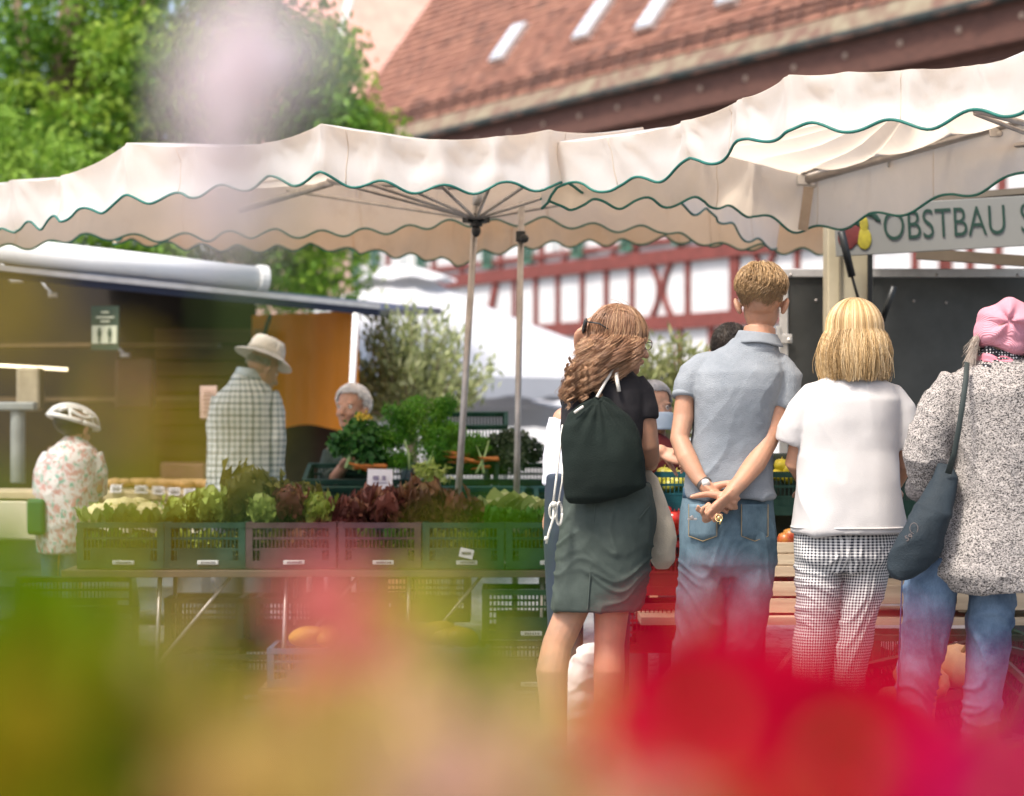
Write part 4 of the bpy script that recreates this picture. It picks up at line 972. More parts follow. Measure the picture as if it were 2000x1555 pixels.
    woodbox('pale wooden crate between the blue jeans and the gingham trousers, lower', 1395, 1580, 1134, 1200, 9.6, n=2)
    woodbox('wooden crate at knee height right of the gingham trousers', 1690, 1870, 1140, 1183, 9.5, n=1)
    woodbox('wooden crate seen between the legs of the blue jeans in the knit coat', 1866, 2060, 1150, 1195, 9.5, n=1)
    tb = thing('fruit_table', 'low table with metal braces carrying the wooden fruit crates', 'table', (P(1700,0,9.7).x, 9.7, 0))
    x0, x1 = P(1250,0,9.6).x, P(2100,0,9.6).x; zt = P(0,1200,9.6).z
    g = G(); g.box(((x0+x1)/2, 9.8, zt-.02), (x1-x0, .6, .03)); g.build('table_top', wd, tb)
    for px in (1290, 1500, 1700, 1990):
        x = P(px,0,9.6).x; g = G(); g.beam((x,9.56,zt-.03),(x,9.56,0),.025,.025); g.beam((x,10.05,zt-.03),(x,10.05,0),.025,.025); g.beam((x+.17,9.57,zt-.04),(x-.0,9.57,zt-.27),.018,.018,up=(0,1,0)); g.build('leg', M['alu'], tb)
    # produce on the table beyond the customers
    rs = np.random.RandomState(2)
    fm = {'apple': mat('apple_skin', (.45,.05,.03), .3, .4, 8, col2=(.55,.35,.05)), 'pear': mat('pear_skin', (.45,.42,.05), .4, .3, 8), 'tomato': mat('tomato_skin', (.55,.03,.02), .25, .1), 'lemon': mat('lemon_skin', (.75,.58,.03), .4, .1)}
    def bits(name, lab, n, px0, px1, py0, py1, Y, r, grp):
        for i in range(n):
            p = P(rs.uniform(px0,px1), rs.uniform(py0,py1), Y+rs.uniform(-.08,.08)); g = G()
            g.lathe(p, [(0,-r*.85),(r*.5,-r*.88),(r*.95,-r*.35),(r,.1*r),(r*.8,r*.65),(r*.3,r*.85),(0,r*.72)], 12); g.tube([p+Vector((0,0,r*.7)), p+Vector((r*.15,0,r*1.15))], r*.06, 4)
            tag(g.build(name, fm[name], None, smooth=True), lab, name, grp)
    bits('apple', 'one of the apples in the topmost wooden crate between the two pairs of trousers', 12, 1405,1570,1046,1056, 9.75, .036, 'apples in the wooden crate')
    bits('tomato', 'one of the red tomatoes beyond the curly haired person', 14, 1275,1330,1000,1035, 9.9, .034, 'tomatoes beyond the curly haired person')
    bits('pear', 'one of the green yellow pears in the gap beside the man in grey polo', 10, 1282,1330,925,950, 10.1, .034, 'pears in the gap')
    bits('lemon', 'one of the yellow lemons in the gap between the grey polo and white shirt', 8, 1520,1550,905,940, 10.1, .03, 'lemons in the gap')
    crate('teal crate with pears in the gap beside the man in grey polo', (P(1320,0,10.1).x, 10.1, .92), .40,.35,.16,'teal',strip=False)
    crate('red crate below the teal crate beside the tote bag', (P(1310,0,9.95).x, 9.95, .58), .42,.35,.22,'red',strip=False)
    crate('red crate on the table top behind the tote bag', (P(1310,0,9.9).x, 9.9, .56-.21), .42,.35,.2,'red',strip=False)
    crate('dark crate with lemons between the grey polo and the white shirt', (P(1540,0,10.1).x, 10.1, .90), .30,.35,.18,'dkgreen',strip=False)
    crate('dark crate behind the knit coat and dark shoulder bag', (P(1800,0,10.1).x, 10.1, .88), .50,.35,.18,'dkgreen',strip=False)
    g = tag(G().box(P(1545,1000,10.3), (.34,.3,.5)).build('cardboard_box', mat('dark_box', (.04,.05,.03), .8, .3), None, bevel=.01), 'dark box in the shade between the grey polo and the white shirt', 'box')
    g = tag(G().box(P(1800,1000,10.4), (.6,.3,.6)).build('counter_cabinet', mat('dark_cab', (.03,.05,.04), .7, .3), None, bevel=.01), 'dark green counter front behind the shoulder bag', 'counter')
    # pumpkins in green crates by the feet
    pk = mat('pumpkin_skin', (.60,.33,.14), .5, .25, 6, col2=(.75,.50,.26), bump=.2, bscale=30)
    def pumpkin(label, px, py, Y, r, tilt, flat=.8):
        p = P(px,py,Y); t = thing('pumpkin', label, 'pumpkin', p, 'pumpkins in the green crates'); g = G(); n = 40; vs = []
        E = Euler((tilt,.2,0)).to_matrix(); nv = 14
        for j in range(nv+1):
            th = PI*j/nv
            for i in range(n):
                a = 2*PI*i/n; rr = r*math.sin(th)*(1-.08*abs(math.sin(a*5)))
                vs.append(p+E@Vector((rr*math.cos(a), rr*math.sin(a), r*flat*math.cos(th)*(1-.25*math.exp(-(math.sin(th)/.25)**2)))))
        g.add(vs, [(j*n+i, j*n+(i+1)%n, (j+1)*n+(i+1)%n, (j+1)*n+i) for j in range(nv) for i in range(n)]); g.build('fruit', pk, t, smooth=True)
        g = G(); g.tube([p+E@Vector((0,0,r*flat*.6)), p+E@Vector((.01,.01,r*flat*1.1))], [r*.12,r*.07], 7); g.build('stem', mat('stem', (.22,.2,.08), .8), t)
    pumpkin('upright pale orange pumpkin between the two jeans legs', 1870, 1302, 8.9, .088, .5, .95)
    pumpkin('ribbed orange pumpkin just right of the left jeans leg', 1822, 1335, 8.8, .065, 1.2)
    pumpkin('pumpkin at the left of the green crate beside the gingham trousers', 1745, 1372, 8.75, .07, .3)
    pumpkin('round pumpkin partly behind the left jeans leg', 1775, 1320, 8.9, .06, .7)
    crate('green crate tilted on the ground, holding pumpkins', (P(1835,0,8.95).x, 9.0, .16), .58,.42,.2,'dkgreen',rot=(.45,-.25,-.35))
    crate('upright green crate behind the pumpkins', (P(1850,0,9.3).x, 9.35, .10), .6,.3,.37,'green')
    crate('green crate on the ground right of the right jeans leg', (P(2040,0,9.0).x, 9.0, .16), .50,.42,.2,'green',rot=(.3,.25,.3))
fruit_stall()
# ---------------- people ----------------
def skinmat(name, col=(.44,.26,.18)): return mat(name, mul(col,.85), .5, .12, 16, col2=(col[0]*1.12,col[1]*1.0,col[2]*.95), sss=.15, bump=.12, bscale=220, spec=.4)
SK = skinmat('skin'); SK2 = skinmat('skin_tanned', (.42,.235,.15))
def ring(py, pl, pr, Y, ry, dy=0): 
    c = P((pl+pr)/2, py, Y); return (c.x, Y+dy, c.z, (pr-pl)/2/F*Y, ry)
def head_geo(g, M0, s=1.0, ears=True):
    """head about the eye line, face towards local +y"""
    keep = g.M; g.M = (keep @ M0) if keep is not None else M0
    g.ell((0,-.012*s,.035*s), (.076*s,.096*s,.085*s)); g.ell((0,.022*s,-.02*s), (.063*s,.070*s,.085*s))
    g.ell((0,.040*s,-.080*s), (.042*s,.044*s,.036*s)); g.ell((0,.066*s,-.098*s), (.022*s,.018*s,.016*s))
    g.tube([(0,.086*s,.008*s),(0,.100*s,-.018*s),(0,.112*s,-.038*s)], [.007*s,.010*s,.013*s], 8, round_=True)
    for sx in (-1,1):
        g.ell((sx*.034*s,.070*s,-.035*s),(.020*s,.018*s,.018*s)); g.ell((sx*.032*s,.078*s,.020*s),(.022*s,.012*s,.007*s)); g.ell((sx*.012*s,.103*s,-.040*s),(.008*s,.008*s,.007*s))
        if ears: g.ell((sx*.082*s,-.008*s,-.012*s),(.011*s,.018*s,.032*s),rot=(0,.35*sx,.3*sx)); 
    g.ell((0,.092*s,-.060*s),(.022*s,.010*s,.0055*s)); g.ell((0,.090*s,-.070*s),(.019*s,.010*s,.006*s))
    g.M = keep
def HM(p, yaw, pitch=0, roll=0): return Matrix.Translation(p) @ Matrix.Rotation(-yaw,4,'Z') @ Matrix.Rotation(pitch,4,'X') @ Matrix.Rotation(roll,4,'Y')
def eyes(t, M0, s=1.0):
    em = mat('eyeball', (.75,.72,.70), .15, .02); im = mat('iris', (.06,.04,.03), .15, .1)
    for sx in (-1,1):
        g = G(); g.M = M0; g.ell((sx*.031*s,.0745*s,.002*s), .0115*s, nu=12, nv=8); o = g.build('eye', em, t, smooth=True)
        g = G(); g.M = M0; g.ell((sx*.031*s,.0855*s,.002*s), (.0055*s,.0025*s,.0055*s), nu=10, nv=6); g.build('iris', im, o, smooth=True)
def hand_geo(g, wrist, fwd, nrm, thumb, curl=(.5,.5,.5,.5), s=1.0, spread=.04, tc=.3):
    """fwd: towards the fingers, nrm: out of the palm, thumb: +1/-1 side"""
    f = Vector(fwd).normalized(); n = Vector(nrm); n = (n-f*n.dot(f)).normalized(); x = f.cross(n)*thumb; w = Vector(wrist)
    g.tube([w-f*.01*s, w+f*.02*s, w+f*.055*s, w+f*.088*s], [.024*s,.033*s,.041*s,.040*s], 14, round_=True, flat=.42, up=x)
    for k, (off, L, r) in enumerate(((.030,.072,.0088),(.0105,.080,.0092),(-.0105,.074,.0088),(-.031,.058,.0078))):
        b = w+f*.083*s+x*off*s; a = off*spread*30; d0 = (f*math.cos(a)+x*math.sin(a)).normalized(); p = b-d0*.015*s; pts = [p, b]; ang = 0
        for seg, c in ((.45,.8),(.32,1.1),(.25,.8)):
            ang += c*curl[k]; d = d0*math.cos(ang)+n*math.sin(ang); pts.append(pts[-1]+d*L*seg*s)
        g.tube(pts, [r*s,r*s,r*.95*s,r*.88*s,r*.72*s], 9, round_=True)
    b = w+f*.022*s+x*.026*s; d = (f*.62+x*.75+n*.25).normalized(); p1 = b+d*.038*s; d2 = (d+f*.5+n*tc).normalized(); p2 = p1+d2*.032*s; d3 = (d2+f*.2+n*tc).normalized()
    g.tube([b-d*.012*s, b, p1, p2, p2+d3*.024*s], [.015*s,.015*s,.0115*s,.0105*s,.008*s], 9, round_=True)
def cloth_disp(amp=.006, fz=5, fx=9, seed=0, amp2=.0025):
    def f(c, n):
        v = noise.noise(Vector((c[0]*fx+seed, c[1]*fx, c[2]*fz+seed))); r = 1-abs(noise.noise(Vector((c[0]*fx*.8-seed, c[1]*fx*.8, c[2]*fz*1.3))))*2
        return amp*v+amp*.5*r**3*(r > 0)+amp2*noise.noise(Vector((c[0]*30, c[1]*30, c[2]*22+seed)))
    return f
def leg_disp(amp=.006, seed=0, knees=()):
    def f(c, n):
        v = noise.noise(Vector((c[0]*7+seed, c[1]*6, c[2]*13))); r = max(0, 1-abs(noise.noise(Vector((c[0]*6-seed, c[1]*5, c[2]*12+4*noise.noise(Vector((c[0]*5,0,c[2]*3))))))) *3.2)
        return amp*v*.7+amp*r**2*.9+.0015*noise.noise(Vector((c[0]*40, c[1]*40, c[2]*40)))
    return f
def strands(g, paths, r=.0013, taper=.5):
    for pts, tone in paths:
        m = len(pts); g.tube(pts, [r*(1-(1-taper)*i/(m-1)) for i in range(m)], 3, tone=tone, cap=False)
def hairmat(name, cols, rough=.42): return mat(name, cols[len(cols)//2], rough, .12, 40, tone=True, tonecol=cols, spec=.5, sss=0)
def ellp(c, r, th, ph): return Vector((c[0]+r[0]*math.sin(th)*math.cos(ph), c[1]+r[1]*math.sin(th)*math.sin(ph), c[2]+r[2]*math.cos(th)))

def jeans_mat(name, c1, c2):
    m = mat(name, c1, .85, .2, 4, col2=c2, bump=.35, bscale=500, spec=.2)
    nt = m.node_tree; N = nt.nodes; L = nt.links; b = N['Principled BSDF']
    tc = [x for x in N if x.type == 'TEX_COORD'][0]
    mp = N.new('ShaderNodeMapping'); mp.inputs['Scale'].default_value = (900,900,60); L.new(tc.outputs['Object'], mp.inputs[0])
    n = N.new('ShaderNodeTexNoise'); n.inputs['Scale'].default_value = 1; L.new(mp.outputs[0], n.inputs[0])
    mx = N.new('ShaderNodeMix'); mx.data_type = 'RGBA'; mx.blend_type = 'OVERLAY'; mx.inputs[0].default_value = .35
    L.new(b.inputs['Base Color'].links[0].from_socket, mx.inputs[6]); L.new(n.outputs[0], mx.inputs[7]); L.new(mx.outputs[2], b.inputs['Base Color'])
    return m
def legs(g, Y, rows_l, rows_r, hip):
    """rows: (py, left px, right px, depth radius, dy)"""
    g.stack([ring(*a) for a in hip], pw=2.2)
    for rows in (rows_l, rows_r): g.stack([ring(py, a, b, Y, ry, dy) for py, a, b, ry, dy in rows], n=24, pw=2.1)
def shoe(t, x, y, z, yaw, m, L=.27):
    g = G(); g.M = Matrix.Translation((x,y,0)) @ Matrix.Rotation(-yaw,4,'Z')
    g.stack([(0,.02,.001,.045,L/2),(0,.02,.02,.048,L/2+.004),(0,.03,.05,.043,L/2-.02),(0,-.03,.085,.040,.07),(0,-.05,.12,.038,.05)], pw=2.6)
    g.build('shoe', m, t, smooth=True)
SHOE = mat('shoe_leather', (.10,.07,.05), .5, .2); SHOEW = mat('shoe_white', (.6,.6,.58), .6, .1)

# ---- man in grey polo ----
def polo_man():
    Y = 8.4; t = thing('person', 'man in grey blue polo shirt and jeans with hands clasped behind his back', 'person', (P(1425,0,Y).x, Y, 0), 'customers standing before the fruit stall')
    g = G(); hc = P(1487,592,Y)+Vector((0,.0,0)); H = HM(hc, .10, -.06)
    head_geo(g, H, 1.0)
    g.tube([P(1484,640,Y+.0), P(1482,668,Y-.01), P(1475,705,Y)], [.056,.060,.085], 18)
    # torso and legs under the clothes
    g.stack([ring(1010,1345,1500,Y,.10), ring(900,1360,1500,Y,.10), ring(780,1370,1500,Y,.10), ring(730,1390,1500,Y,.085), ring(695,1430,1505,Y,.055)])
    for a, b in ((1372,1362),(1455,1445)): g.tube([P(a,1010,Y), P(a-5,1270,Y+.01), P(b,1500,Y)], [.075,.055,.04], 12, round_=True)
    # our left arm
    sh = P(1384,730,Y); el = P(1327,858,Y-.05); wr = P(1383,955,Y-.155)
    g.tube([sh, P(1338,775,Y-.01), P(1335,815,Y-.02), el, P(1342,895,Y-.09), P(1365,935,Y-.13), wr], [.036,.037,.037,.034,.036,.027,.0235], 14, round_=True)
    # our right arm
    sh = P(1508,732,Y); el = P(1499,862,Y-.06); wr = P(1424,966,Y-.20)
    g.tube([sh, P(1526,780,Y-.01), P(1517,815,Y-.03), el, P(1475,905,Y-.11), P(1445,943,Y-.17), wr], [.036,.039,.040,.037,.038,.029,.0245], 14, round_=True)
    # the right wrist is held by the left hand; the right hand hangs open, palm to the camera
    hand_geo(g, P(1423,968,Y-.205), Vector((-.62,-.10,-.62)), Vector((-.30,-.9,.25)), 1, (.75,.85,.95,1.0), 1.0, tc=.1)
    hand_geo(g, P(1383,954,Y-.155), Vector((.75,.05,-.52)), Vector((.1,-.95,-.1)), -1, (1.0,1.05,1.1,1.1), .98, tc=.3)
    body = organic('body', g, SK2, t, .0042, 4)
    # polo shirt
    pm = mat('polo_pique', (.19,.212,.235), .9, .10, 3, col2=(.29,.31,.33), bump=.5, bscale=300, spec=.15)
    b = pm.node_tree.nodes['Principled BSDF']; 
    g = G()
    g.stack([ring(972,1338,1512,Y,.122,-.01), ring(950,1336,1511,Y,.124,-.01), ring(900,1345,1508,Y,.122), ring(850,1352,1508,Y,.122,.0), ring(800,1355,1512,Y,.128,-.005), ring(760,1352,1524,Y,.128,-.01), ring(728,1356,1532,Y,.115,-.01), ring(706,1368,1528,Y,.096), ring(688,1392,1520,Y,.076), ring(674,1418,1512,Y,.066), ring(660,1432,1514,Y,.06)], n=40, pw=2.5)
    g.tube([P(1400,715,Y), P(1375,722,Y), P(1353,737,Y-.004), P(1342,755,Y-.01), P(1338,773,Y-.012)], [.052,.060,.056,.049,.045], 18)
    g.tube([P(1490,712,Y), P(1518,720,Y), P(1536,740,Y-.004), P(1533,770,Y-.01), P(1526,798,Y-.018)], [.050,.060,.058,.054,.050], 18)
    g.tube([P(1482,658,Y-.005), P(1480,682,Y-.004)], [.066,.075], 20)
    def disp(c, n):
        v = noise.noise(Vector((c[0]*5+2, c[1]*4, c[2]*7+c[0]*9))); r = 1-abs(noise.noise(Vector((c[0]*6-4, c[1]*5, c[2]*9-c[0]*7))))*2.4
        lower = min(1, max(.25, (1.34-c[2])*3))
        return (.009*v+.011*max(0,r)**2)*lower+.0012*noise.noise(Vector((c[0]*45, c[1]*45, c[2]*45)))
    shirt = organic('polo_shirt', g, pm, t, .0055, 9, disp)
    g = G(); cm = mat('polo_collar', (.225,.245,.265), .85, .1, 6, bump=.3, bscale=300)
    def col(u, v):
        a = 2*PI*u; rx = .066+.022*v; ry = .062+.020*v; c = P(1480, 668, Y)
        return (c.x+rx*math.cos(a), Y+ry*math.sin(a)-.004, c.z+.032-.040*v-.008*math.cos(a)-(.010*math.sin(a) if math.sin(a) > 0 else 0)+.004*math.sin(3*a)*v)
    g.grid(col, 60, 5); g.build('collar', cm, shirt, smooth=True, solid=.003, normals=False)
    for (a, b_, rr) in (((1338,768),(1337,777),.0445),((1526,791),(1523,801),.0505)):
        g = G(); g.tube([P(a[0],a[1],Y-.0125), P(b_[0],b_[1],Y-.0175)], rr, 24); g.build('sleeve_band', cm, shirt, smooth=True)
    # jeans
    jm = jeans_mat('jeans_light', (.05,.085,.11), (.14,.205,.245)); jm2 = jeans_mat('jeans_seam', (.04,.09,.15), (.08,.15,.22))
    g = G()
    legs(g, Y, [(1090,1326,1424,.105,0),(1150,1324,1420,.098,0),(1220,1320,1412,.085,.0),(1300,1312,1400,.07,.01),(1400,1310,1390,.062,.0),(1500,1308,1388,.062,0),(1530,1308,1390,.065,0)],
         [(1090,1420,1516,.105,0),(1150,1420,1508,.098,0),(1220,1416,1496,.085,0),(1300,1406,1482,.07,.01),(1400,1398,1470,.062,0),(1500,1392,1465,.062,0),(1530,1392,1465,.065,0)],
         [(955,1334,1510,Y,.105,-.0),(1000,1330,1513,Y,.118,-.004),(1050,1327,1518,Y,.128,-.012),(1100,1326,1516,Y,.118,-.01),(1125,1335,1508,Y,.09,0)])
    jeans = organic('jeans', g, jm, t, .0065, 3, leg_disp(.007, 3))
    for (pl, pr) in ((1345,1400),(1448,1500)):
        g = G()
        def pk_(u, v):
            px = pl+(pr-pl)*u; py = 985+62*v+(10*(1-abs(u-.5)*2) if v > .9 else 0); e = ((px-1422)/97); y = Y-.010-.128*math.sqrt(max(.05,1-abs(e)**2.3))-.006
            return P(px, py, y)
        g.grid(pk_, 12, 10); g.build('back_pocket', jm, jeans, smooth=True, solid=.003, normals=False)
        g = G(); L = [pk_(0,0)]+[pk_(0,k/6) for k in range(1,7)]+[pk_(k/6,1) for k in range(1,7)]+[pk_(1,1-k/6) for k in range(1,7)]
        g.tube([p-Vector((0,.003,0)) for p in L], .0012, 4); g.build('stitching', mat('thread', (.35,.25,.12), .8), jeans)
    g = G(); g.stack([ring(972,1333,1511,Y,.1085), ring(960,1334,1510,Y,.108), ring(953,1334,1510,Y,.107)], n=40); g.build('waistband', jm2, jeans, smooth=True)
    # watch, ring of keys
    g = G(); d = (P(1383,955,Y-.155)-P(1365,935,Y-.13)).normalized(); c = P(1375,945,Y-.142); g.tube([c-d*.007, c+d*.007], .0275, 20); wt = g.build('watch_strap', mat('steel_strap', (.25,.22,.20), .3, .3, 60, metal=.8), t, smooth=True)
    g = G(); g.tube([c+Vector((.004,-.027,.004)), c+Vector((.004,-.033,.004))], .014, 16); g.build('watch_face', mat('watch_face', (.6,.6,.55), .2, .1), wt, smooth=True)
    k = thing('key_ring', 'small bunch of keys held in the clasped hands of the man in grey polo', 'keys', P(1403,1012,Y-.27))
    g = G(); c = P(1404,1012,Y-.285); 
    for i in range(20): a = 2*PI*i/20; b2 = 2*PI*(i+1)/20; g.tube([c+Vector((math.cos(a)*.012,0,math.sin(a)*.012)), c+Vector((math.cos(b2)*.012,0,math.sin(b2)*.012))], .0018, 5)
    g.ell(c+Vector((0,-.001,0)),(.006,.003,.007)); g.box(c+Vector((.006,-.002,-.012)), (.006,.002,.02), rot=(0,.4,0)); g.build('ring', mat('brass', (.65,.5,.22), .3, .2, 60, metal=.8), k, smooth=True)
    g = G(); g.box(P(1352,1014,Y-.27), (.032,.004,.007)); g.tube([P(1349,1008,Y-.27), P(1352,1013,Y-.27)], .007, 8); g.build('key', M['steel'], k, bevel=.001)
    # short fair brown hair
    rs = np.random.RandomState(1); hm = hairmat('short_hair', [(.13,.075,.03),(.36,.22,.10),(.62,.43,.22)])
    g = G(); g.M = H; cc = (0,-.012,.035); rr = (.080,.100,.092)
    cap = G(); cap.M = H
    cap.grid(lambda u, v: ellp(cc, tuple(x*(1.0) for x in rr), .02+v*(1.66 - (.75 if math.sin(2*PI*u) > .1 else 0)*min(1,abs(math.sin(2*PI*u))*1.6)), 2*PI*u), 40, 18, tone=.30)
    cap.tone = None
    paths = []
    for i in range(4600):
        ph = rs.uniform(0, 2*PI)
        if abs(math.sin(ph)+.08) < .22 and rs.rand() < .0: continue
        fr = math.sin(ph); lim = 2.0+.22*(1+math.sin(ph*5+1))*.5*(fr < -.3)+rs.uniform(-.1,.12)-(.80*min(1,fr*1.6) if fr > .1 else 0)-(.42 if abs(fr) < .25 else 0)
        th = math.acos(1-rs.uniform(0,1)*(1-math.cos(lim-.12))); L = rs.uniform(.18,.40)*(1.1 if th < 1 else .75); tw = rs.uniform(-.14,.14)+.25*math.cos(th*2)
        pts = []; lift = (rs.uniform(0,.009)+.004)*(1 if th < 1.0 else max(.05, 1-(th-1.0)*1.25)); L *= (1 if th < 1.25 else .55)
        for k_ in range(6):
            u = k_/5; a = th+L*u; p = ellp(cc, [x+lift*(1+.9*math.sin(u*2.6)) for x in rr], a, ph+tw*u*.5/(max(.3,math.sin(a)))); pts.append(H @ p)
        base = .42+.22*math.cos(th*1.2)-.30*(th > 1.5)+.06*math.sin(ph*7)
        paths.append((pts, float(np.clip(base+rs.uniform(-.28,.28),0,1))))
    g = G(); g.v, g.f, g.t = cap.v, cap.f, cap.t; g.mi = cap.mi; strands(g, paths, .0013); g.build('hair', hm, t, smooth=True, normals=False)
    for x, yy in ((P(1350,0,Y).x, Y+.04),(P(1428,0,Y).x, Y+.04)): shoe(t, x, yy, 0, 0, SHOE)
polo_man()

def falling_hair(t, H, cc, rr, hem, rs, n, mcols, name, spread=(.02,.0), face=None, inward=.02, wav=.004, rad=.0015, crown=(0,.1), length_j=.014, wave_n=6, tonefn=None, voff=0.0):
    """long strands: over the skull, then straight down to the hem height (world z)"""
    paths = []
    for i in range(n):
        ph = rs.uniform(0, 2*PI)
        if face and math.sin(ph) > face: continue
        lay = rs.uniform(0,1); off = spread[0]*lay; th0 = rs.uniform(.03,.9)**1.0; pts = []; s1 = rs.uniform(0,6); fly = rs.normal()*(.004 if rs.rand() < .9 else .014); lock = math.sin(ph*9)*.3+.5
        m1 = 7
        for k in range(m1): 
            th = th0+(1.62-th0)*k/(m1-1); pts.append(H @ ellp(cc, [x+off+.003 for x in rr], th, ph))
        p0 = pts[-1]; dz = p0.z-(hem+rs.uniform(-length_j,length_j)*2-(.012*lock)); cen = H @ Vector(cc); rd = Vector((p0.x-cen.x, p0.y-cen.y, 0)).normalized(); tg = Vector((-rd.y, rd.x, 0)); m2 = 9
        for k in range(1, m2+1):
            u = k/m2; bulge = spread[1]*math.sin(u*2.2)*(.6+.4*lay)-inward*u**3
            pts.append(p0+rd*(bulge+fly*u*u+wav*math.sin(u*wave_n+s1*.8+ph*3))+tg*(wav*1.3*math.sin(u*wave_n*.8+s1*1.5+ph*5)+fly*.8*u)-Vector((0,0,dz*u)))
        tn = .5+.22*math.sin(ph*23)+.12*math.sin(ph*7+2)+rs.uniform(-.22,.22)+.10*lay
        paths.append((pts, float(np.clip(tn,0,1))))
    g = G(); strands(g, paths, rad, .6); return g

# ---- blonde woman in white ----
def blonde_woman():
    Y = 8.3; t = thing('person', 'woman with a blonde bob, loose white top and black and white gingham trousers', 'person', (P(1655,0,Y).x, Y, 0), 'customers standing before the fruit stall')
    hc = P(1668,662,Y); H = HM(hc, -.05, -.03)
    g = G(); head_geo(g, H, .97)
    g.tube([P(1666,700,Y), P(1664,745,Y)], [.050,.062], 16)
    g.stack([ring(1050,1565,1740,Y,.09), ring(900,1580,1735,Y,.09), ring(780,1590,1738,Y,.085), ring(745,1615,1720,Y,.06), ring(725,1645,1690,Y,.045)])
    for a, b, c in ((1596,1592,1585),(1685,1664,1655)): g.tube([P(a,1060,Y), P(b,1280,Y), P(c,1500,Y)], [.075,.05,.035], 12, round_=True)
    # arms bent forward in front of her
    for sx, e, w_ in ((1578,1552,1585),(1750,1768,1740)):
        el = P(e, 905, Y+.02); wr = P(w_, 960, Y+.23)
        g.tube([P(sx+(22 if e < 1650 else -22),772,Y), P((sx+e)/2+(4 if e < 1650 else -4),835,Y+.0), el, P((e+w_)/2,930,Y+.12), wr], [.036,.036,.034,.032,.024], 14, round_=True)
        hand_geo(g, wr, (.2*(1 if e < 1650 else -1),.9,.1), (0,.1,-1), 1 if e < 1650 else -1, (.5,.5,.6,.6), .9)
    organic('body', g, SK2, t, .005, 4)
    wm_ = mat('white_crepe', (.47,.45,.44), .85, .04, 3, col2=(.54,.52,.51), bump=.15, bscale=300, spec=.2)
    g = G()
    g.stack([ring(1040,1544,1763,Y,.150,-.015), ring(1000,1549,1758,Y,.152,-.012), ring(950,1556,1754,Y,.148,-.01), ring(880,1560,1752,Y,.142), ring(820,1562,1756,Y,.142), ring(780,1570,1758,Y,.138), ring(758,1584,1746,Y,.118), ring(742,1602,1730,Y,.095), ring(730,1622,1712,Y,.076), ring(720,1640,1694,Y,.06)], n=40, pw=2.4)
    g.tube([P(1625,765,Y), P(1592,778,Y), P(1566,806,Y), P(1550,838,Y-.005), P(1542,866,Y)], [.050,.062,.062,.058,.055], 18, flat=.95)
    g.tube([P(1705,765,Y), P(1738,778,Y), P(1758,804,Y), P(1766,838,Y-.005), P(1768,876,Y)], [.050,.060,.058,.052,.048], 18, flat=.95)
    def disp(c, n):
        v = noise.noise(Vector((c[0]*7+2, c[1]*5, c[2]*2.2+3))); r = 1-abs(noise.noise(Vector((c[0]*6-4+c[2]*2, c[1]*5, c[2]*3))))*2.2
        lower = min(1, max(.25, (1.32-c[2])*2.5)); return (.014*v+.014*max(0,r)**2)*lower+.003*noise.noise(Vector((c[0]*16, c[1]*10, c[2]*12)))
    top = organic('white_top', g, wm_, t, .006, 14, disp)
    g = G(); g.stack([ring(1030,1543.4,1763.8,Y,.1530,-.015), ring(1027,1543.6,1763.2,Y,.1532,-.015)], n=40, pw=2.4); g.build('hem_seam', mat('hem_white', (.62,.58,.55), .85), top, smooth=True)
    gm = attr_check('gingham', .0100, (.012,.015,.03), (.72,.70,.68), lw=.5)
    # gingham as a dark cloth with a grid of pale squares
    g = G(); cl = lambda py: 1600-(py-1100)*.05; cr = lambda py: 1690-(py-1100)*.11
    legs(g, Y, [(1090,1550,1648,.105,0),(1150,1556,1644,.092,0),(1220,1554,1632,.078,.0),(1290,1549,1622,.065,0),(1360,1547,1612,.055,.005),(1440,1550,1606,.05,.0),(1500,1552,1602,.048,0)],
         [(1090,1646,1746,.105,0),(1150,1642,1728,.092,0),(1220,1632,1708,.078,0),(1290,1626,1694,.065,0),(1360,1624,1686,.055,.005),(1440,1624,1678,.05,0),(1500,1626,1674,.048,0)],
         [(1018,1552,1748,Y,.10,0),(1050,1549,1750,Y,.122,-.012),(1085,1549,1748,Y,.125,-.015),(1115,1554,1742,Y,.105,-.005)])
    def post(nm, co):
        px = co[:,0]*F/Y+1000; py = HY-(co[:,2]-CH)*F/Y; mid = 1646-(np.clip(py-1100,0,400))*.07
        cxl = np.where(px < mid, 1602-(py-1100)*.055, 1694-(py-1100)*.13); cxl = np.where(py < 1100, np.where(px < 1649, 1602, 1696), cxl)
        cx = (cxl-1000)/F*Y; ang = np.arctan2(co[:,0]-cx, -(co[:,1]-Y)); u = ang*.085+.5; setpat(nm, np.stack([u, co[:,2]+2, np.zeros(len(u))],1))
    organic('gingham_trousers', g, gm, t, .0055, 3, leg_disp(.007, 9), post)
    rs = np.random.RandomState(5); hm = hairmat('blonde_hair', [(.16,.085,.03),(.55,.36,.16),(.90,.72,.45)])
    cc = (0,-.012,.035); rr = (.082,.10,.088); hem = P(0,727,Y).z
    g = falling_hair(t, H, cc, rr, hem, rs, 6500, None, 'hair', spread=(.016,.030), inward=.012, wav=.004, face=.82, rad=.0011)
    c = G(); c.M = H; c.ell(cc, tuple(x*1.02 for x in rr), tone=.4); 
    def under(u, v):
        a = PI+PI*u*1.0; z = .03-.165*v; return (cc[0]+(.086+.012*math.sin(v*2.4))*math.cos(a), cc[1]+(.10+.01*math.sin(v*2.4)-.02*v)*math.sin(a), z)
    c.grid(under, 24, 8, tone=.35)
    g.add(c.v, c.f); g.t += c.t; g.build('hair', hm, t, smooth=True, normals=False)
    for px in (1578,1652): shoe(t, P(px,0,Y).x, Y+.04, 0, 0, SHOE, .24)
blonde_woman()

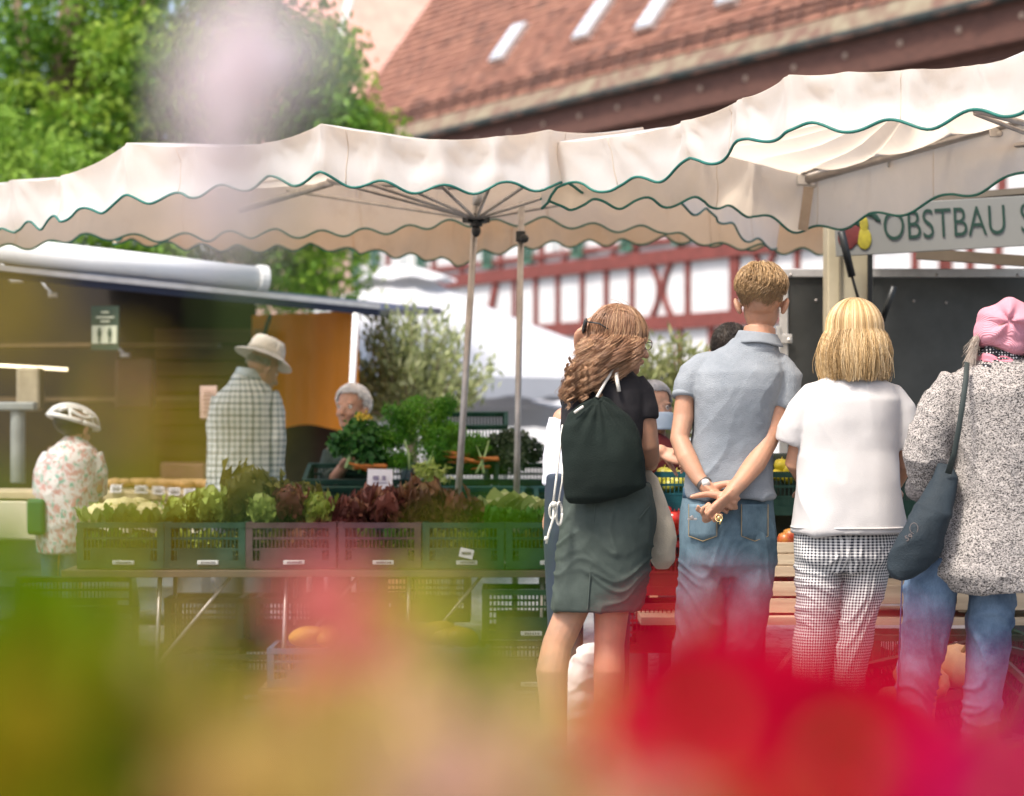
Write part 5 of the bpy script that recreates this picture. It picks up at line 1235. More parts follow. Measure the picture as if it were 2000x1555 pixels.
# ---- woman in knitted coat ----
def coat_woman():
    Y = 7.8; t = thing('person', 'woman in a pink beanie, speckled knit coat and blue jeans at the right edge', 'person', (P(1940,0,Y).x, Y, 0), 'customers standing before the fruit stall')
    hc = P(1962,668,Y); H = HM(hc, .35, -.12)
    g = G(); head_geo(g, H, .97); g.tube([P(1962,700,Y), P(1955,760,Y)], [.052,.062], 16)
    g.stack([ring(1100,1880,2030,Y,.10), ring(900,1890,2040,Y,.10), ring(780,1880,2050,Y,.10), ring(735,1890,2020,Y,.08), ring(715,1920,2000,Y,.05)])
    for a, b, c in ((1830,1805,1790),(1945,1930,1915)): g.tube([P(a,1080,Y), P(b,1280,Y), P(c,1540,Y)], [.085,.055,.038], 12, round_=True)
    for pts in (([P(1858,765,Y), P(1815,860,Y-.02), P(1800,925,Y+.02), P(1850,965,Y+.16)]), ([P(2060,765,Y), P(2110,880,Y), P(2100,960,Y+.02), P(2040,980,Y+.16)])):
        g.tube(pts, [.046,.040,.034,.026], 14, round_=True)
    hand_geo(g, P(1850,965,Y+.16), (.5,.8,0), (0,.1,-1), 1, (.7,)*4, .92); hand_geo(g, P(2040,980,Y+.16), (-.5,.8,0), (0,.1,-1), -1, (.7,)*4, .92)
    organic('body', g, SK, t, .006, 4)
    # speckled bouclé
    m, nt, b = newmat('boucle_knit'); N = nt.nodes; L = nt.links
    tc = N.new('ShaderNodeTexCoord'); mp = N.new('ShaderNodeMapping'); mp.inputs['Scale'].default_value = (1,1,1.7); L.new(tc.outputs['Object'], mp.inputs[0])
    nn = N.new('ShaderNodeTexNoise'); nn.inputs['Scale'].default_value = 60; L.new(mp.outputs[0], nn.inputs[0])
    ad = N.new('ShaderNodeMix'); ad.data_type = 'RGBA'; ad.inputs[0].default_value = .02; L.new(mp.outputs[0], ad.inputs[6]); L.new(nn.outputs['Color'], ad.inputs[7])
    v = N.new('ShaderNodeTexNoise'); v.inputs['Scale'].default_value = 190; v.inputs['Detail'].default_value = 3; v.inputs['Roughness'].default_value = .7; L.new(ad.outputs[2], v.inputs[0])
    rp = N.new('ShaderNodeValToRGB'); rp.color_ramp.elements[0].position = .43; rp.color_ramp.elements[0].color = (.03,.027,.028,1); rp.color_ramp.elements[1].position = .53; rp.color_ramp.elements[1].color = (.47,.43,.40,1)
    L.new(v.outputs[0], rp.inputs[0]); L.new(rp.outputs[0], b.inputs['Base Color']); b.inputs['Roughness'].default_value = .95; b.inputs['Specular IOR Level'].default_value = .1
    bp = N.new('ShaderNodeBump'); bp.inputs['Strength'].default_value = .8; bp.inputs['Distance'].default_value = .006; L.new(v.outputs[0], bp.inputs['Height']); L.new(bp.outputs[0], b.inputs['Normal'])
    g = G()
    g.stack([ring(1150,1845,2120,Y,.17,-.015), ring(1118,1808,2115,Y,.175,-.015), ring(1050,1832,2110,Y,.172,-.01), ring(980,1860,2095,Y,.162), ring(900,1866,2080,Y,.155), ring(820,1856,2080,Y,.150), ring(770,1846,2075,Y,.142), ring(740,1852,2062,Y,.122), ring(720,1876,2040,Y,.095), ring(704,1905,2012,Y,.078)], n=44, pw=2.4)
    g.tube([P(1872,752,Y), P(1842,785,Y-.005), P(1822,840,Y-.02), P(1808,890,Y-.01), P(1815,928,Y+.03), P(1842,950,Y+.09)], [.066,.068,.072,.076,.066,.050], 20)
    g.tube([P(2050,752,Y), P(2085,785,Y-.005), P(2110,850,Y-.01), P(2115,910,Y+.0), P(2095,950,Y+.03), P(2062,970,Y+.1)], [.066,.068,.070,.070,.062,.050], 20)
    def disp(c, n):
        v = noise.noise(Vector((c[0]*5+2, c[1]*5, c[2]*4))); r = 1-abs(noise.noise(Vector((c[0]*6-4, c[1]*5, c[2]*8+c[0]*6))))*2.2
        return .010*v+.008*max(0,r)**2+.003*noise.noise(Vector((c[0]*70, c[1]*70, c[2]*90)))
    coat = organic('knit_coat', g, m, t, .0065, 3, disp)
    g = G()
    def cf(u, v): 
        c = P(1809+30*u, 925+30*u, Y+.03+.06*u); return c
    g.tube([P(1800,948,Y+.0), P(1812,957,Y+.03)], [.062,.056], 20, flat=.9); g.build('cuff', mat('dark_cuff', (.10,.09,.09), .95, .5, 90, bump=.6, bscale=150), coat, smooth=True)
    # dotted dark collar and pink scarf
    dm, nt, b = newmat('dotted_collar'); N = nt.nodes; tc = N.new('ShaderNodeTexCoord'); vo = N.new('ShaderNodeTexVoronoi'); vo.inputs['Scale'].default_value = 110; vo.inputs['Randomness'].default_value = .25; nt.links.new(tc.outputs['Object'], vo.inputs[0])
    rp = N.new('ShaderNodeValToRGB'); rp.color_ramp.elements[0].position = .30; rp.color_ramp.elements[0].color = (.65,.63,.62,1); rp.color_ramp.elements[1].position = .36; rp.color_ramp.elements[1].color = (.012,.012,.016,1); nt.links.new(vo.outputs[0], rp.inputs[0]); nt.links.new(rp.outputs[0], b.inputs['Base Color']); b.inputs['Roughness'].default_value = .9
    c0 = P(1956,715,Y)
    def wrap(r0, r1, z0, z1, tilt, am):
        def fn(u, v):
            a = 2*PI*u; r = r0+(r1-r0)*v; w_ = am*noise.noise(Vector((math.cos(a)*2, math.sin(a)*2, v*3+z0*30)))
            return (c0.x+(r+w_)*math.cos(a), Y+(r+w_)*.92*math.sin(a), c0.z+z0+(z1-z0)*v-tilt*math.cos(a)+w_)
        return fn
    g = G(); g.grid(wrap(.080,.104,.012,-.036,.018,.012), 60, 8); g.build('dotted_collar', dm, t, smooth=True, solid=.006, normals=False)
    g = G(); g.grid(wrap(.072,.092,.030,-.002,.020,.010), 60, 8); g.build('pink_scarf', mat('pink_scarf', (.70,.22,.28), .85, .15, 9, bump=.3, bscale=120), t, smooth=True, solid=.005, normals=False)
    g = G(); g.grid(wrap(.066,.084,.048,.018,.016,.012), 60, 8); g.build('dotted_scarf', dm, t, smooth=True, solid=.006, normals=False)
    # hair below the beanie
    rs = np.random.RandomState(15); hm = hairmat('grey_hair', [(.16,.12,.09),(.36,.29,.23),(.62,.54,.46)])
    paths = []
    for i in range(620):
        ph = rs.uniform(PI*.95, PI*1.22) if rs.rand() < .6 else rs.uniform(-.5,.4); p0 = H @ ellp((0,-.012,.03), (.078,.092,.08), 1.5+rs.uniform(0,.3), ph); rd = (p0-hc); rd.z = 0; rd.normalize(); L = rs.uniform(.05,.125); s1 = rs.uniform(0,6); fl_ = rs.normal()*.012
        pts = [p0+rd*(.004+.014*math.sin(k/6*2.2)+.002*math.sin(k+s1)+fl_*(k/6)**2)+Vector((-.018*(k/6)**1.5*(1 if ph > 2 else -1), -.004*k, -L*k/6)) for k in range(7)]; paths.append((pts, float(rs.uniform(0,1))))
    g = G(); strands(g, paths, .0008); g.build('hair', hm, t, smooth=True, normals=False)
    # slouchy ribbed beanie with a twisted knot
    km = mat('pink_rib_knit', (.62,.28,.34), .9, .12, 5, spec=.1); nt = km.node_tree; wv = nt.nodes.new('ShaderNodeTexWave'); wv.inputs['Scale'].default_value = 75; wv.bands_direction = 'DIAGONAL'
    tc = [x for x in nt.nodes if x.type == 'TEX_COORD'][0]; nt.links.new(tc.outputs['Object'], wv.inputs[0]); bp = nt.nodes.new('ShaderNodeBump'); bp.inputs['Strength'].default_value = .5; bp.inputs['Distance'].default_value = .004; nt.links.new(wv.outputs['Fac'], bp.inputs['Height']); nt.links.new(bp.outputs[0], nt.nodes['Principled BSDF'].inputs['Normal'])
    g = G(); c1 = P(1962,640,Y); g.ell(c1, (.096,.112,.078), rot=(.15,.30,0)); g.ell(P(1978,620,Y-.03), (.075,.09,.060), rot=(.2,.3,0)); g.ell(P(1960,668,Y), (.090,.104,.040), rot=(.10,.28,0)); g.ell(P(1936,648,Y-.01), (.058,.095,.058))
    kn = P(1972,628,Y-.125)
    def disp(c, n):
        d = Vector(c)-kn; a = math.atan2(d.z, d.x); r = math.hypot(d.x, d.z); back = 1 if c[1] < Y else .3
        return back*(.007*math.sin(a*5+r*14+.8*noise.noise(Vector((a*1.5, r*9, 0))))*math.exp(-(r/.085)**2)*min(1,r/.02)*1.6-.012*math.exp(-(r/.016)**2))+.004*noise.noise(Vector((c[0]*14, c[1]*14, c[2]*14)))
    organic('beanie', g, km, t, .0045, 5, disp)
    jm = jeans_mat('jeans_blue', (.025,.05,.11), (.16,.23,.32))
    g = G()
    legs(g, Y, [(1090,1800,1880,.105,0),(1150,1765,1872,.10,0),(1200,1764,1862,.092,0),(1260,1760,1845,.082,.0),(1320,1754,1833,.07,0),(1400,1750,1822,.065,.0),(1500,1748,1815,.062,0),(1580,1748,1815,.064,0)],
         [(1090,1885,1992,.105,0),(1150,1892,1982,.10,0),(1200,1893,1978,.092,0),(1260,1888,1972,.082,0),(1320,1884,1964,.07,0),(1400,1880,1952,.065,0),(1500,1878,1945,.062,0),(1580,1878,1945,.064,0)],
         [(1000,1875,2010,Y,.11,0),(1060,1860,2005,Y,.12,-.005),(1100,1825,2000,Y,.11,0)])
    organic('jeans', g, jm, t, .0065, 3, leg_disp(.010, 21))
    g = G(); g.tube([P(1762+(-14)*k/8, 1130+45*k, Y-.035+.0) for k in range(9)], .0022, 4); g.build('side_seam', jeans_mat('seam_blue', (.01,.03,.09), (.05,.1,.2)), t)
    for px in (1782,1912): shoe(t, P(px,0,Y).x, Y+.04, 0, 0, SHOE, .25)
    # dark shoulder bag
    bg_ = thing('shoulder_bag', 'dark navy cloth shoulder bag with faint print hanging by the knit coat', 'bag', P(1800,1135,7.7))
    bm_ = mat('navy_cloth', (.018,.028,.036), .75, .3, 5, bump=.3, bscale=200, spec=.3); Yg = 7.66
    g = G()
    rows = [(905,1838,1868,.020,.06),(935,1826,1876,.032,.04),(975,1800,1866,.045,.02),(1010,1778,1856,.055,0),(1050,1754,1846,.06,0),(1085,1738,1836,.06,0),(1112,1733,1812,.052,0),(1130,1740,1780,.035,0)]
    g.stack([ring(py, a, b_, Yg, ry, dy) for py, a, b_, ry, dy in rows], n=32, pw=2.2)
    bd = organic('bag_body', g, bm_, bg_, .006, 4, cloth_disp(.012, 7, 9, 4))
    g = G(); g.tube([P(1889,708,Y-.105), P(1886,745,Y-.150), P(1880,790,Y-.170), P(1872,840,Y-.172), P(1864,885,Y-.16), P(1852,925,Y-.14)], [.0085,.009,.009,.009,.009,.011], 8, flat=.3, up=(0,1,0)); g.build('strap', mat('strap_dark', (.02,.03,.028), .7, .2), bg_, smooth=True)
    pr = mat('faint_print', (.16,.13,.12), .8, .3)
    txm = Matrix.Translation(P(1745,1086,Yg-.066)) @ Matrix.Rotation(.35,4,'Y').inverted() @ Matrix.Rotation(PI/2,4,'X')
    for txt, px, py, s_ in (('seit 1959',1752,1088,.020),('AQI',1752,1066,.030),('Feinkost',1790,1010,.012)):
        pass
    g = G()
    def bagpt(px, py): return P(px, py, Yg-.064)
    c = bagpt(1785,1032)
    for i in range(14): a = 2*PI*i/14; b2 = 2*PI*(i+1)/14; g.tube([c+Vector((math.cos(a)*.013,0,math.sin(a)*.017)), c+Vector((math.cos(b2)*.013,0,math.sin(b2)*.017))], .0012, 4)
    g.build('printed_emblem', pr, bd)
    A_ = bagpt(1748,1066); ux = Vector((math.cos(.45),0,math.sin(.45))); uy = Vector((-math.sin(.45),0,math.cos(.45))); uz = Vector((0,-1,0))
    for txt, px, py, s_ in (('59',1770,1058,.026),('KRAUTER',1748,1078,.013)):
        o = bagpt(px,py); Mt = Matrix(((ux.x,uy.x,uz.x,o.x),(ux.y,uy.y,uz.y,o.y),(ux.z,uy.z,uz.z,o.z),(0,0,0,1)))
        if txt == '59': text_mesh(txt, s_, .0006, pr, bd, Mt, 'print')
coat_woman()

# ---- curly haired person in shorts ----
def curly_person():
    Y = 8.6; t = thing('person', 'person with long curly hair, black tee, grey green shorts, hand raised to the head', 'person', (P(1165,0,Y).x, Y, 0), 'customers standing before the fruit stall')
    hc = P(1212,668,Y+.02); H = HM(hc, 1.05, -.08)
    g = G(); head_geo(g, H, 1.0); g.tube([P(1200,700,Y), P(1185,755,Y)], [.055,.068], 16)
    g.stack([ring(1000,1115,1265,Y,.10), ring(880,1115,1250,Y,.10), ring(790,1118,1255,Y,.10), ring(745,1130,1245,Y,.08), ring(725,1160,1225,Y,.055)])
    for pts, rr_ in (([P(1150,1010,Y), P(1118,1190,Y), P(1088,1260,Y-.01), P(1078,1310,Y-.03), P(1082,1400,Y-.01), P(1090,1490,Y), P(1092,1515,Y)], [.070,.060,.055,.058,.048,.034,.036]),
                ([P(1215,1000,Y), P(1195,1190,Y), P(1190,1260,Y-.01), P(1190,1310,Y-.03), P(1186,1400,Y-.01), P(1180,1490,Y), P(1180,1515,Y)], [.070,.062,.054,.057,.048,.034,.036])): g.tube(pts, rr_, 16, round_=True)
    # right arm bends forward; left arm raised, fingers in the hair
    g.tube([P(1243,765,Y), P(1258,815,Y-.01), P(1266,872,Y-.0), P(1268,895,Y+.03), P(1268,905,Y+.16), P(1262,900,Y+.26)], [.050,.044,.040,.038,.032,.024], 16, round_=True)
    hand_geo(g, P(1262,900,Y+.26), (-.2,.9,.1), (0,0,-1), 1, (.7,)*4, .95)
    g.tube([P(1130,770,Y+.02), P(1135,795,Y+.13), P(1150,800,Y+.24), P(1150,745,Y+.20), P(1142,700,Y+.10)], [.042,.042,.038,.032,.024], 14, round_=True)
    hand_geo(g, P(1141,698,Y+.09), (-.05,-.45,.9), (.9,.2,.1), 1, (.35,.4,.45,.5), .95)
    organic('body', g, SK2, t, .005, 4)
    eyes(t, H)
    blk = mat('black_jersey', (.022,.020,.022), .85, .2, 6, bump=.2, bscale=300, spec=.25)
    g = G()
    g.stack([ring(985,1108,1268,Y,.12,-.0), ring(920,1102,1262,Y,.122), ring(860,1098,1256,Y,.122), ring(800,1096,1262,Y,.125), ring(765,1102,1262,Y,.112), ring(742,1116,1254,Y,.092), ring(726,1145,1238,Y,.07), ring(712,1168,1224,Y,.06)], n=40, pw=2.4)
    g.tube([P(1232,750,Y), P(1248,772,Y-.005), P(1256,800,Y-.01), P(1257,818,Y-.01)], [.056,.060,.056,.052], 16)
    g.tube([P(1132,758,Y+.01), P(1124,780,Y+.06), P(1134,792,Y+.12)], [.054,.056,.050], 16)
    organic('black_tee', g, blk, t, .006, 3, cloth_disp(.006, 6, 8, 8))
    sm = mat('shorts_cotton', (.045,.058,.05), .85, .15, 5, col2=(.072,.09,.078), bump=.3, bscale=350, spec=.2)
    g = G()
    g.stack([ring(1192,1076,1252,Y,.128,0), ring(1185,1076,1254,Y,.130,0), ring(1130,1082,1266,Y,.134,0), ring(1060,1090,1276,Y,.136,-.01), ring(1000,1098,1280,Y,.130,-.012), ring(960,1106,1272,Y,.12,0), ring(945,1110,1268,Y,.115,0)], n=44, pw=2.3)
    sh = organic('shorts', g, sm, t, .006, 3, leg_disp(.0075, 31))
    g = G(); g.tube([P(1164-2*k,965+28*k,Y-.135-.004*math.sin(k*.5)) for k in range(9)], .003, 5); g.build('centre_seam', sm, sh)
    g = G(); g.tube([P(1272-6*k,985+7*k,Y-.09-.012*k) for k in range(5)], .0028, 5); g.tube([P(1128,1012,Y-.115), P(1160,1014,Y-.134)], .0022, 4); g.build('pocket_edge', sm, sh)
    for px in (1090,1180): shoe(t, P(px,0,Y).x, Y+.04, 0, .2, SHOEW, .26)
    # curly hair
    rs = np.random.RandomState(25); hm = hairmat('curly_hair', [(.10,.045,.025),(.31,.16,.085),(.60,.39,.22)], .45)
    hcv = H.translation; paths = []
    cap = G(); cap.M = H; cap.ell((0,-.028,.030), (.080,.086,.088), tone=.3)
    nl = 0
    while nl < 62:              # locks: each a bundle of strands sharing one curl
        ph = rs.uniform(0,2*PI)
        if math.sin(ph) > .35 and rs.rand() < .9: continue
        nl += 1; th0 = rs.uniform(.05,1.3); am = rs.uniform(.010,.019); fq = rs.uniform(17,27); pz = rs.uniform(0,6.28); tone0 = rs.uniform(.25,.75); lk = rs.uniform(.7,1)
        p1 = H @ ellp((0,-.014,.035), (.082,.098,.090), 1.7, ph); rel = p1.x-hcv.x
        xx = rs.uniform(1104,1170) if rel < .01 else (rs.uniform(1130,1205) if rel < .05 else rs.uniform(1200,1240))
        end = P(xx, 788-(xx-1096)*.42-abs(rs.normal())*26, Y-rs.uniform(.05,.15))
        for i in range(46):
            lay = rs.uniform(0,.011); dph = rs.normal()*.10; ox, oy, oz = rs.normal(size=3)*.0042; base = []; m1 = 9; t0 = max(.03, th0+rs.normal()*.12)
            for k in range(m1):
                th = t0+(1.75-t0)*k/(m1-1); base.append(H @ ellp((0,-.014,.035), (.080+lay,.096+lay,.088+lay), th, ph+dph))
            p0 = base[-1]; e2 = end+Vector((ox,oy,oz*2.5)); m2 = 30; mid = p0.lerp(e2,.45)+Vector((.004+rel*.3, -.045, .004))
            for k in range(1, m2+1): u = k/m2; base.append(p0*(1-u)**2+mid*2*u*(1-u)+e2*u*u)
            n_ = len(base); pts = []; jf = rs.normal()*.25
            for k, p in enumerate(base):
                u = k/(n_-1); A_ = am*min(1,max(0,u-.04)*2.4)*(.55+1.2*u); spread_ = 1-.45*u
                w_ = u*fq+pz+jf*u; pts.append(p+Vector((A_*math.sin(w_)+ox*spread_*.8, A_*.9*math.cos(w_)+oy*spread_*.6, A_*.45*math.sin(w_*.97+1)+oz*.5)))
            paths.append((pts, float(np.clip(tone0+rs.uniform(-.22,.22),0,1))))
    for i in range(20):         # loose ringlets at the tips
        ax = rs.uniform(1098,1172); ay = rs.uniform(700,735); az = Y-rs.uniform(.09,.17); L_ = rs.uniform(.06,.11)*(1.25-(ax-1098)/150); q0 = P(ax,ay,az); tn = rs.uniform(.3,.85); rr2 = rs.uniform(.008,.013); f2 = rs.uniform(17,26)
        for j in range(16):
            o = rs.normal(size=3)*.0022; paths.append(([q0+Vector((rr2*(.6+.6*k/26)*math.sin(f2*k/26+i)+o[0], rr2*math.cos(f2*k/26+i)+o[1], .02-(L_+.02)*k/26+o[2])) for k in range(27)], float(np.clip(tn+rs.uniform(-.15,.15),0,1))))
    for i in range(170):     # flyaway hairs
        a = rs.uniform(-.6,PI*1.2); c = H @ Vector((0,-.02,.04)); r_ = rs.uniform(.090,.100); a2 = rs.uniform(-.9,.9); dv = rs.normal()*.0025; pts = [c+Vector((math.cos(a+.09*k)*math.cos(a2)*(r_+dv*k), math.sin(a2)*r_, math.sin(a+.09*k)*math.cos(a2)*(r_+dv*k))) for k in range(6)]; paths.append((pts, .6))
    g = G(); g.v, g.f, g.t = cap.v, cap.f, cap.t; g.mi = cap.mi; strands(g, paths, .0013, .5); g.build('hair', hm, t, smooth=True, normals=False)
    # sunglasses pushed back on the head
    sg = thing('sunglasses', 'dark sunglasses pushed up on the curly hair', 'sunglasses', P(1142,636,Y-.0))
    g = G(); g.ell(P(1141,640,Y+.03), (.008,.026,.022), rot=(0,.2,0)); g.ell(P(1143,632,Y-.03), (.008,.026,.020), rot=(0,.2,0)); g.build('lens', M['black'], sg, smooth=True)
    g = G(); g.tube([P(1143,628,Y-.055), P(1170,632,Y-.085), P(1200,650,Y-.075)], .0028, 6); g.build('temple', M['black'], sg, smooth=True)
    gl = thing('glasses', 'thin framed glasses worn on the face of the curly haired person', 'glasses', H @ Vector((0,.1,0)))
    for sx in (-1,1):
        g = G(); g.M = H
        for i in range(18): a = 2*PI*i/18; b2 = 2*PI*(i+1)/18; g.tube([(sx*.033+.024*math.cos(a),.098,-.002+.019*math.sin(a)),(sx*.033+.024*math.cos(b2),.098,-.002+.019*math.sin(b2))], .0017, 4)
        g.build('rim', mat('glasses_rim', (.10,.02,.03), .3, .2), gl)
        g = G(); g.M = H; g.tube([(sx*.057,.098,.004),(sx*.075,.06,.004),(sx*.080,-.01,.0)], .0016, 4); g.build('temple', M['black'], gl)
    # drawstring bag
    b_ = thing('drawstring_bag', 'dark green black drawstring bag with white cords on the back of the curly haired person', 'bag', P(1180,980,Y-.2))
    bm_ = mat('bag_cotton', (.009,.015,.012), .85, .3, 3, bump=.3, bscale=220, spec=.2)
    g = G(); Yb = Y-.165
    def brow(py, a, b2, ry): return ring(py, a, b2, Yb, ry, 0)
    g.stack([brow(983,1112,1178,.02), brow(972,1104,1225,.05), brow(950,1099,1262,.062), brow(900,1097,1260,.072), brow(860,1096,1254,.072), brow(830,1097,1244,.064), brow(808,1110,1230,.052), brow(792,1135,1205,.036), brow(778,1158,1182,.018)], n=44, pw=2.6)
    gp = P(1168,776,Yb)
    def disp(c, n):
        d = Vector(c)-gp; a = math.atan2(d.x, -d.z); r = math.hypot(d.x, d.z)
        return .007*math.sin(a*16+noise.noise(Vector((a*3,r*5,0)))*2)*math.exp(-(r/.13)**2)+.010*noise.noise(Vector((c[0]*7, c[1]*7, c[2]*5)))+.003*noise.noise(Vector((c[0]*20, c[1]*20, c[2]*20)))
    organic('bag_body', g, bm_, b_, .006, 4, disp)
    cm = mat('white_cord', (.72,.68,.60), .85, .1, 60, bump=.3, bscale=300)
    def cord(pts, r=.0045): g = G(); g.tube(pts, r, 8); g.build('cord', cm, b_, smooth=True)
    cord([P(1166,776,Yb-.02), P(1180,750,Yb+.02), P(1196,724,Y-.10), P(1207,711,Y-.06)], .0055); cord([P(1206,711,Y-.07), P(1204,735,Y-.12), P(1209,765,Y-.13)], .0075); cord([P(1122,806,Yb-.055), P(1130,800,Yb-.06), P(1139,794,Yb-.055)], .0050)
    cord([P(1099,830,Yb+.02), P(1093,880,Yb), P(1086,940,Yb-.01), P(1080,985,Yb-.01)], .004); cord([P(1100,900,Yb), P(1098,940,Yb), P(1090,985,Yb)], .003)
    # looped rope hanging from the bag corner
    def loop(cx, cy, rx, rz, Y0): return [P(cx,cy,Y0)+Vector((math.cos(a)*rx, .01*math.sin(2*a), math.sin(a)*rz)) for a in [2*PI*k/16 for k in range(17)]]
    cord(loop(1080,998,.012,.028,Yb-.01), .0045); cord(loop(1092,1003,.010,.040,Yb), .0045); cord([P(1082,990,Yb-.02), P(1080,1015,Yb-.02), P(1072,1040,Yb-.02), P(1067,1062,Yb-.02)], .0045); cord([P(1086,985,Yb-.025), P(1078,985,Yb-.03)], .010); cord([P(1068,1048,Yb-.02), P(1066,1056,Yb-.02)], .008)
    # little cord at the right elbow
    cord([P(1243,868,Y-.14), P(1247,880,Y-.15), P(1249,898,Y-.14)], .0035)
    # beige tote bag at the right hip
    tb = thing('tote_bag', 'slack beige tote bag hanging on the far hip of the curly haired person', 'bag', P(1295,1110,8.7))
    g = G(); Yt = 8.72
    g.stack([ring(1112,1280,1306,Yt,.012), ring(1095,1270,1318,Yt,.03), ring(1050,1264,1322,Yt,.04), ring(1000,1262,1308,Yt,.045), ring(960,1258,1292,Yt,.04), ring(930,1254,1276,Yt,.025), ring(905,1250,1262,Yt,.012)], n=28)
    organic('bag_body', g, mat('beige_canvas', (.60,.53,.42), .9, .1, 6, bump=.3, bscale=220), tb, .006, 3, cloth_disp(.012, 5, 14, 2))
    g = G(); g.tube([P(1252,910,Yt-.03), P(1250,880,Yt-.05), P(1246,850,Yt-.03), P(1240,800,Yt-.1), P(1232,760,Yt-.09)], .007, 8, flat=.4); g.build('strap', mat('beige_strap', (.6,.52,.4), .9), tb, smooth=True)
curly_person()
# ---- man in sun hat and checked shirt ----
def bucket_hat(t_label, name, c, tiltx, tilty, yaw, s, m, group=None):
    h = thing(name, t_label, 'hat', c); g = G(); g.M = Matrix.Translation(c) @ Matrix.Rotation(-yaw,4,'Z') @ Euler((tiltx,tilty,0)).to_matrix().to_4x4()
    def fn(u, v):
        a = 2*PI*u; prof = [(.004,.092),(.05,.098),(.078,.088),(.090,.060),(.094,.015),(.100,.0),(.125,-.010),(.150,-.024),(.155,-.030)]
        k = v*(len(prof)-1); i = min(int(k), len(prof)-2); f = k-i; r = prof[i][0]*(1-f)+prof[i+1][0]*f; z = prof[i][1]*(1-f)+prof[i+1][1]*f
        w_ = .004*noise.noise(Vector((math.cos(a)*3, math.sin(a)*3, v*4)))
        return (s*(r+w_)*math.cos(a), s*(r+w_)*1.12*math.sin(a), s*(z+w_+(.008*math.cos(2*a)*(v > .6)*(v-.6))))
    g.grid(fn, 56, 28); cr = g.build('crown_and_brim', m, h, smooth=True, solid=.004, normals=False)
    g = G(); g.M = Matrix.Translation(c) @ Matrix.Rotation(-yaw,4,'Z') @ Euler((tiltx,tilty,0)).to_matrix().to_4x4()
    g.stack([(0,0,.004,.1005*s,.113*s),(0,0,.026,.0975*s,.110*s)], n=40, pw=2); g.build('band', mat('hat_band', (.55,.50,.42), .9, .1), h, smooth=True)
def hat_man():
    Y = 14.2; t = thing('person', 'man in a cream sun hat and blue green checked shirt beside the amber sheet', 'person', (P(480,0,Y).x, Y, 0))
    hc = P(513,722,Y); H = HM(hc, .95, -.42)
    g = G(); head_geo(g, H, 1.02); g.tube([P(500,742,Y), P(485,775,Y)], [.058,.07], 14)
    g.stack([ring(1000,415,540,Y,.11), ring(860,418,535,Y,.11), ring(780,430,530,Y,.10), ring(750,460,515,Y,.07)])
    for a in (448,510): g.tube([P(a,1000,Y), P(a-3,1120,Y), P(a,1235,Y)], [.085,.06,.045], 12, round_=True)
    g.tube([P(528,800,Y), P(536,880,Y-.02), P(533,925,Y), P(540,962,Y+.1)], [.055,.045,.04,.028], 12, round_=True); hand_geo(g, P(540,962,Y+.1), (.2,.5,-.6), (-1,0,0), 1, (.4,)*4, 1)
    g.tube([P(432,800,Y), P(424,890,Y), P(450,950,Y+.12)], [.055,.045,.035], 12, round_=True); hand_geo(g, P(450,950,Y+.12), (.3,.8,-.2), (1,0,0), -1, (.4,)*4, 1)
    organic('body', g, SK2, t, .007, 3); eyes(t, H)
    cm = attr_check('checked_shirt', .036, (.20,.27,.30), (.03,.06,.09), lw=.42, mode='plaid', base=(.72,.76,.74))
    g = G()
    g.stack([ring(1010,408,540,Y,.15), ring(960,403,541,Y,.152), ring(900,403,540,Y,.15), ring(850,406,538,Y,.15), ring(800,414,538,Y,.145,-.01), ring(770,428,534,Y,.125,-.01), ring(748,446,522,Y,.10), ring(728,458,508,Y,.08)], n=40)
    g.tube([P(522,772,Y), P(534,800,Y-.01), P(538,860,Y-.03), P(536,910,Y-.01), P(540,950,Y+.06), P(541,962,Y+.09)], [.068,.066,.060,.056,.050,.044], 18)
    g.tube([P(436,780,Y), P(424,830,Y), P(424,890,Y+.01), P(440,940,Y+.09)], [.068,.062,.056,.046], 18)
    def post(nm, co):
        px = co[:,0]*F/Y+1000; cx = np.where(px > 521, P(538,0,Y).x, P(470,0,Y).x); rr = np.where(px > 521, .072, .16)
        ang = np.arctan2(co[:,0]-cx, -(co[:,1]-Y)); setpat(nm, np.stack([ang*rr+np.where(px > 521, 1.03, 1), co[:,2]+2, np.zeros(len(px))],1))
    sh = organic('checked_shirt', g, cm, t, .008, 3, cloth_disp(.010, 4, 7, 5), post)
    g = G(); c0 = P(487,733,Y)
    g.grid(lambda u, v: (c0.x+(.070+.02*v)*math.cos(2*PI*u), Y+(.075+.02*v)*math.sin(2*PI*u), c0.z+.035-.05*v+.012*math.cos(2*PI*u+2.6)), 40, 4)
    def post2(): pass
    o = g.build('collar', mat('collar_blue', (.42,.50,.53), .85, .2, 30), sh, smooth=True, solid=.004, normals=False)
    g = G(); legs(g, Y, [(1010,418,478,.11,0),(1120,420,472,.08,0),(1245,424,470,.07,0)], [(1010,474,535,.11,0),(1120,478,530,.08,0),(1245,480,526,.07,0)], [(975,412,538,Y,.13,0),(1020,414,538,Y,.13,0)])
    organic('trousers', g, mat('dark_trousers', (.05,.055,.07), .85, .2), t, .01, 3)
    for px in (446,504): shoe(t, P(px,0,Y).x, Y+.04, 0, .5, SHOE)
    rs = np.random.RandomState(3); paths = []
    for i in range(700):
        ph = rs.uniform(PI,2*PI); th = rs.uniform(1.3,1.75); paths.append(([H @ ellp((0,-.012,.035), (.080+.004*k,.098+.004*k,.088), th+.07*k, ph) for k in range(4)], float(rs.uniform(0,1))))
    g = G(); strands(g, paths, .0016); g.build('hair', hairmat('grey_stubble', [(.2,.16,.13),(.38,.33,.3),(.6,.56,.5)]), t, smooth=True, normals=False)
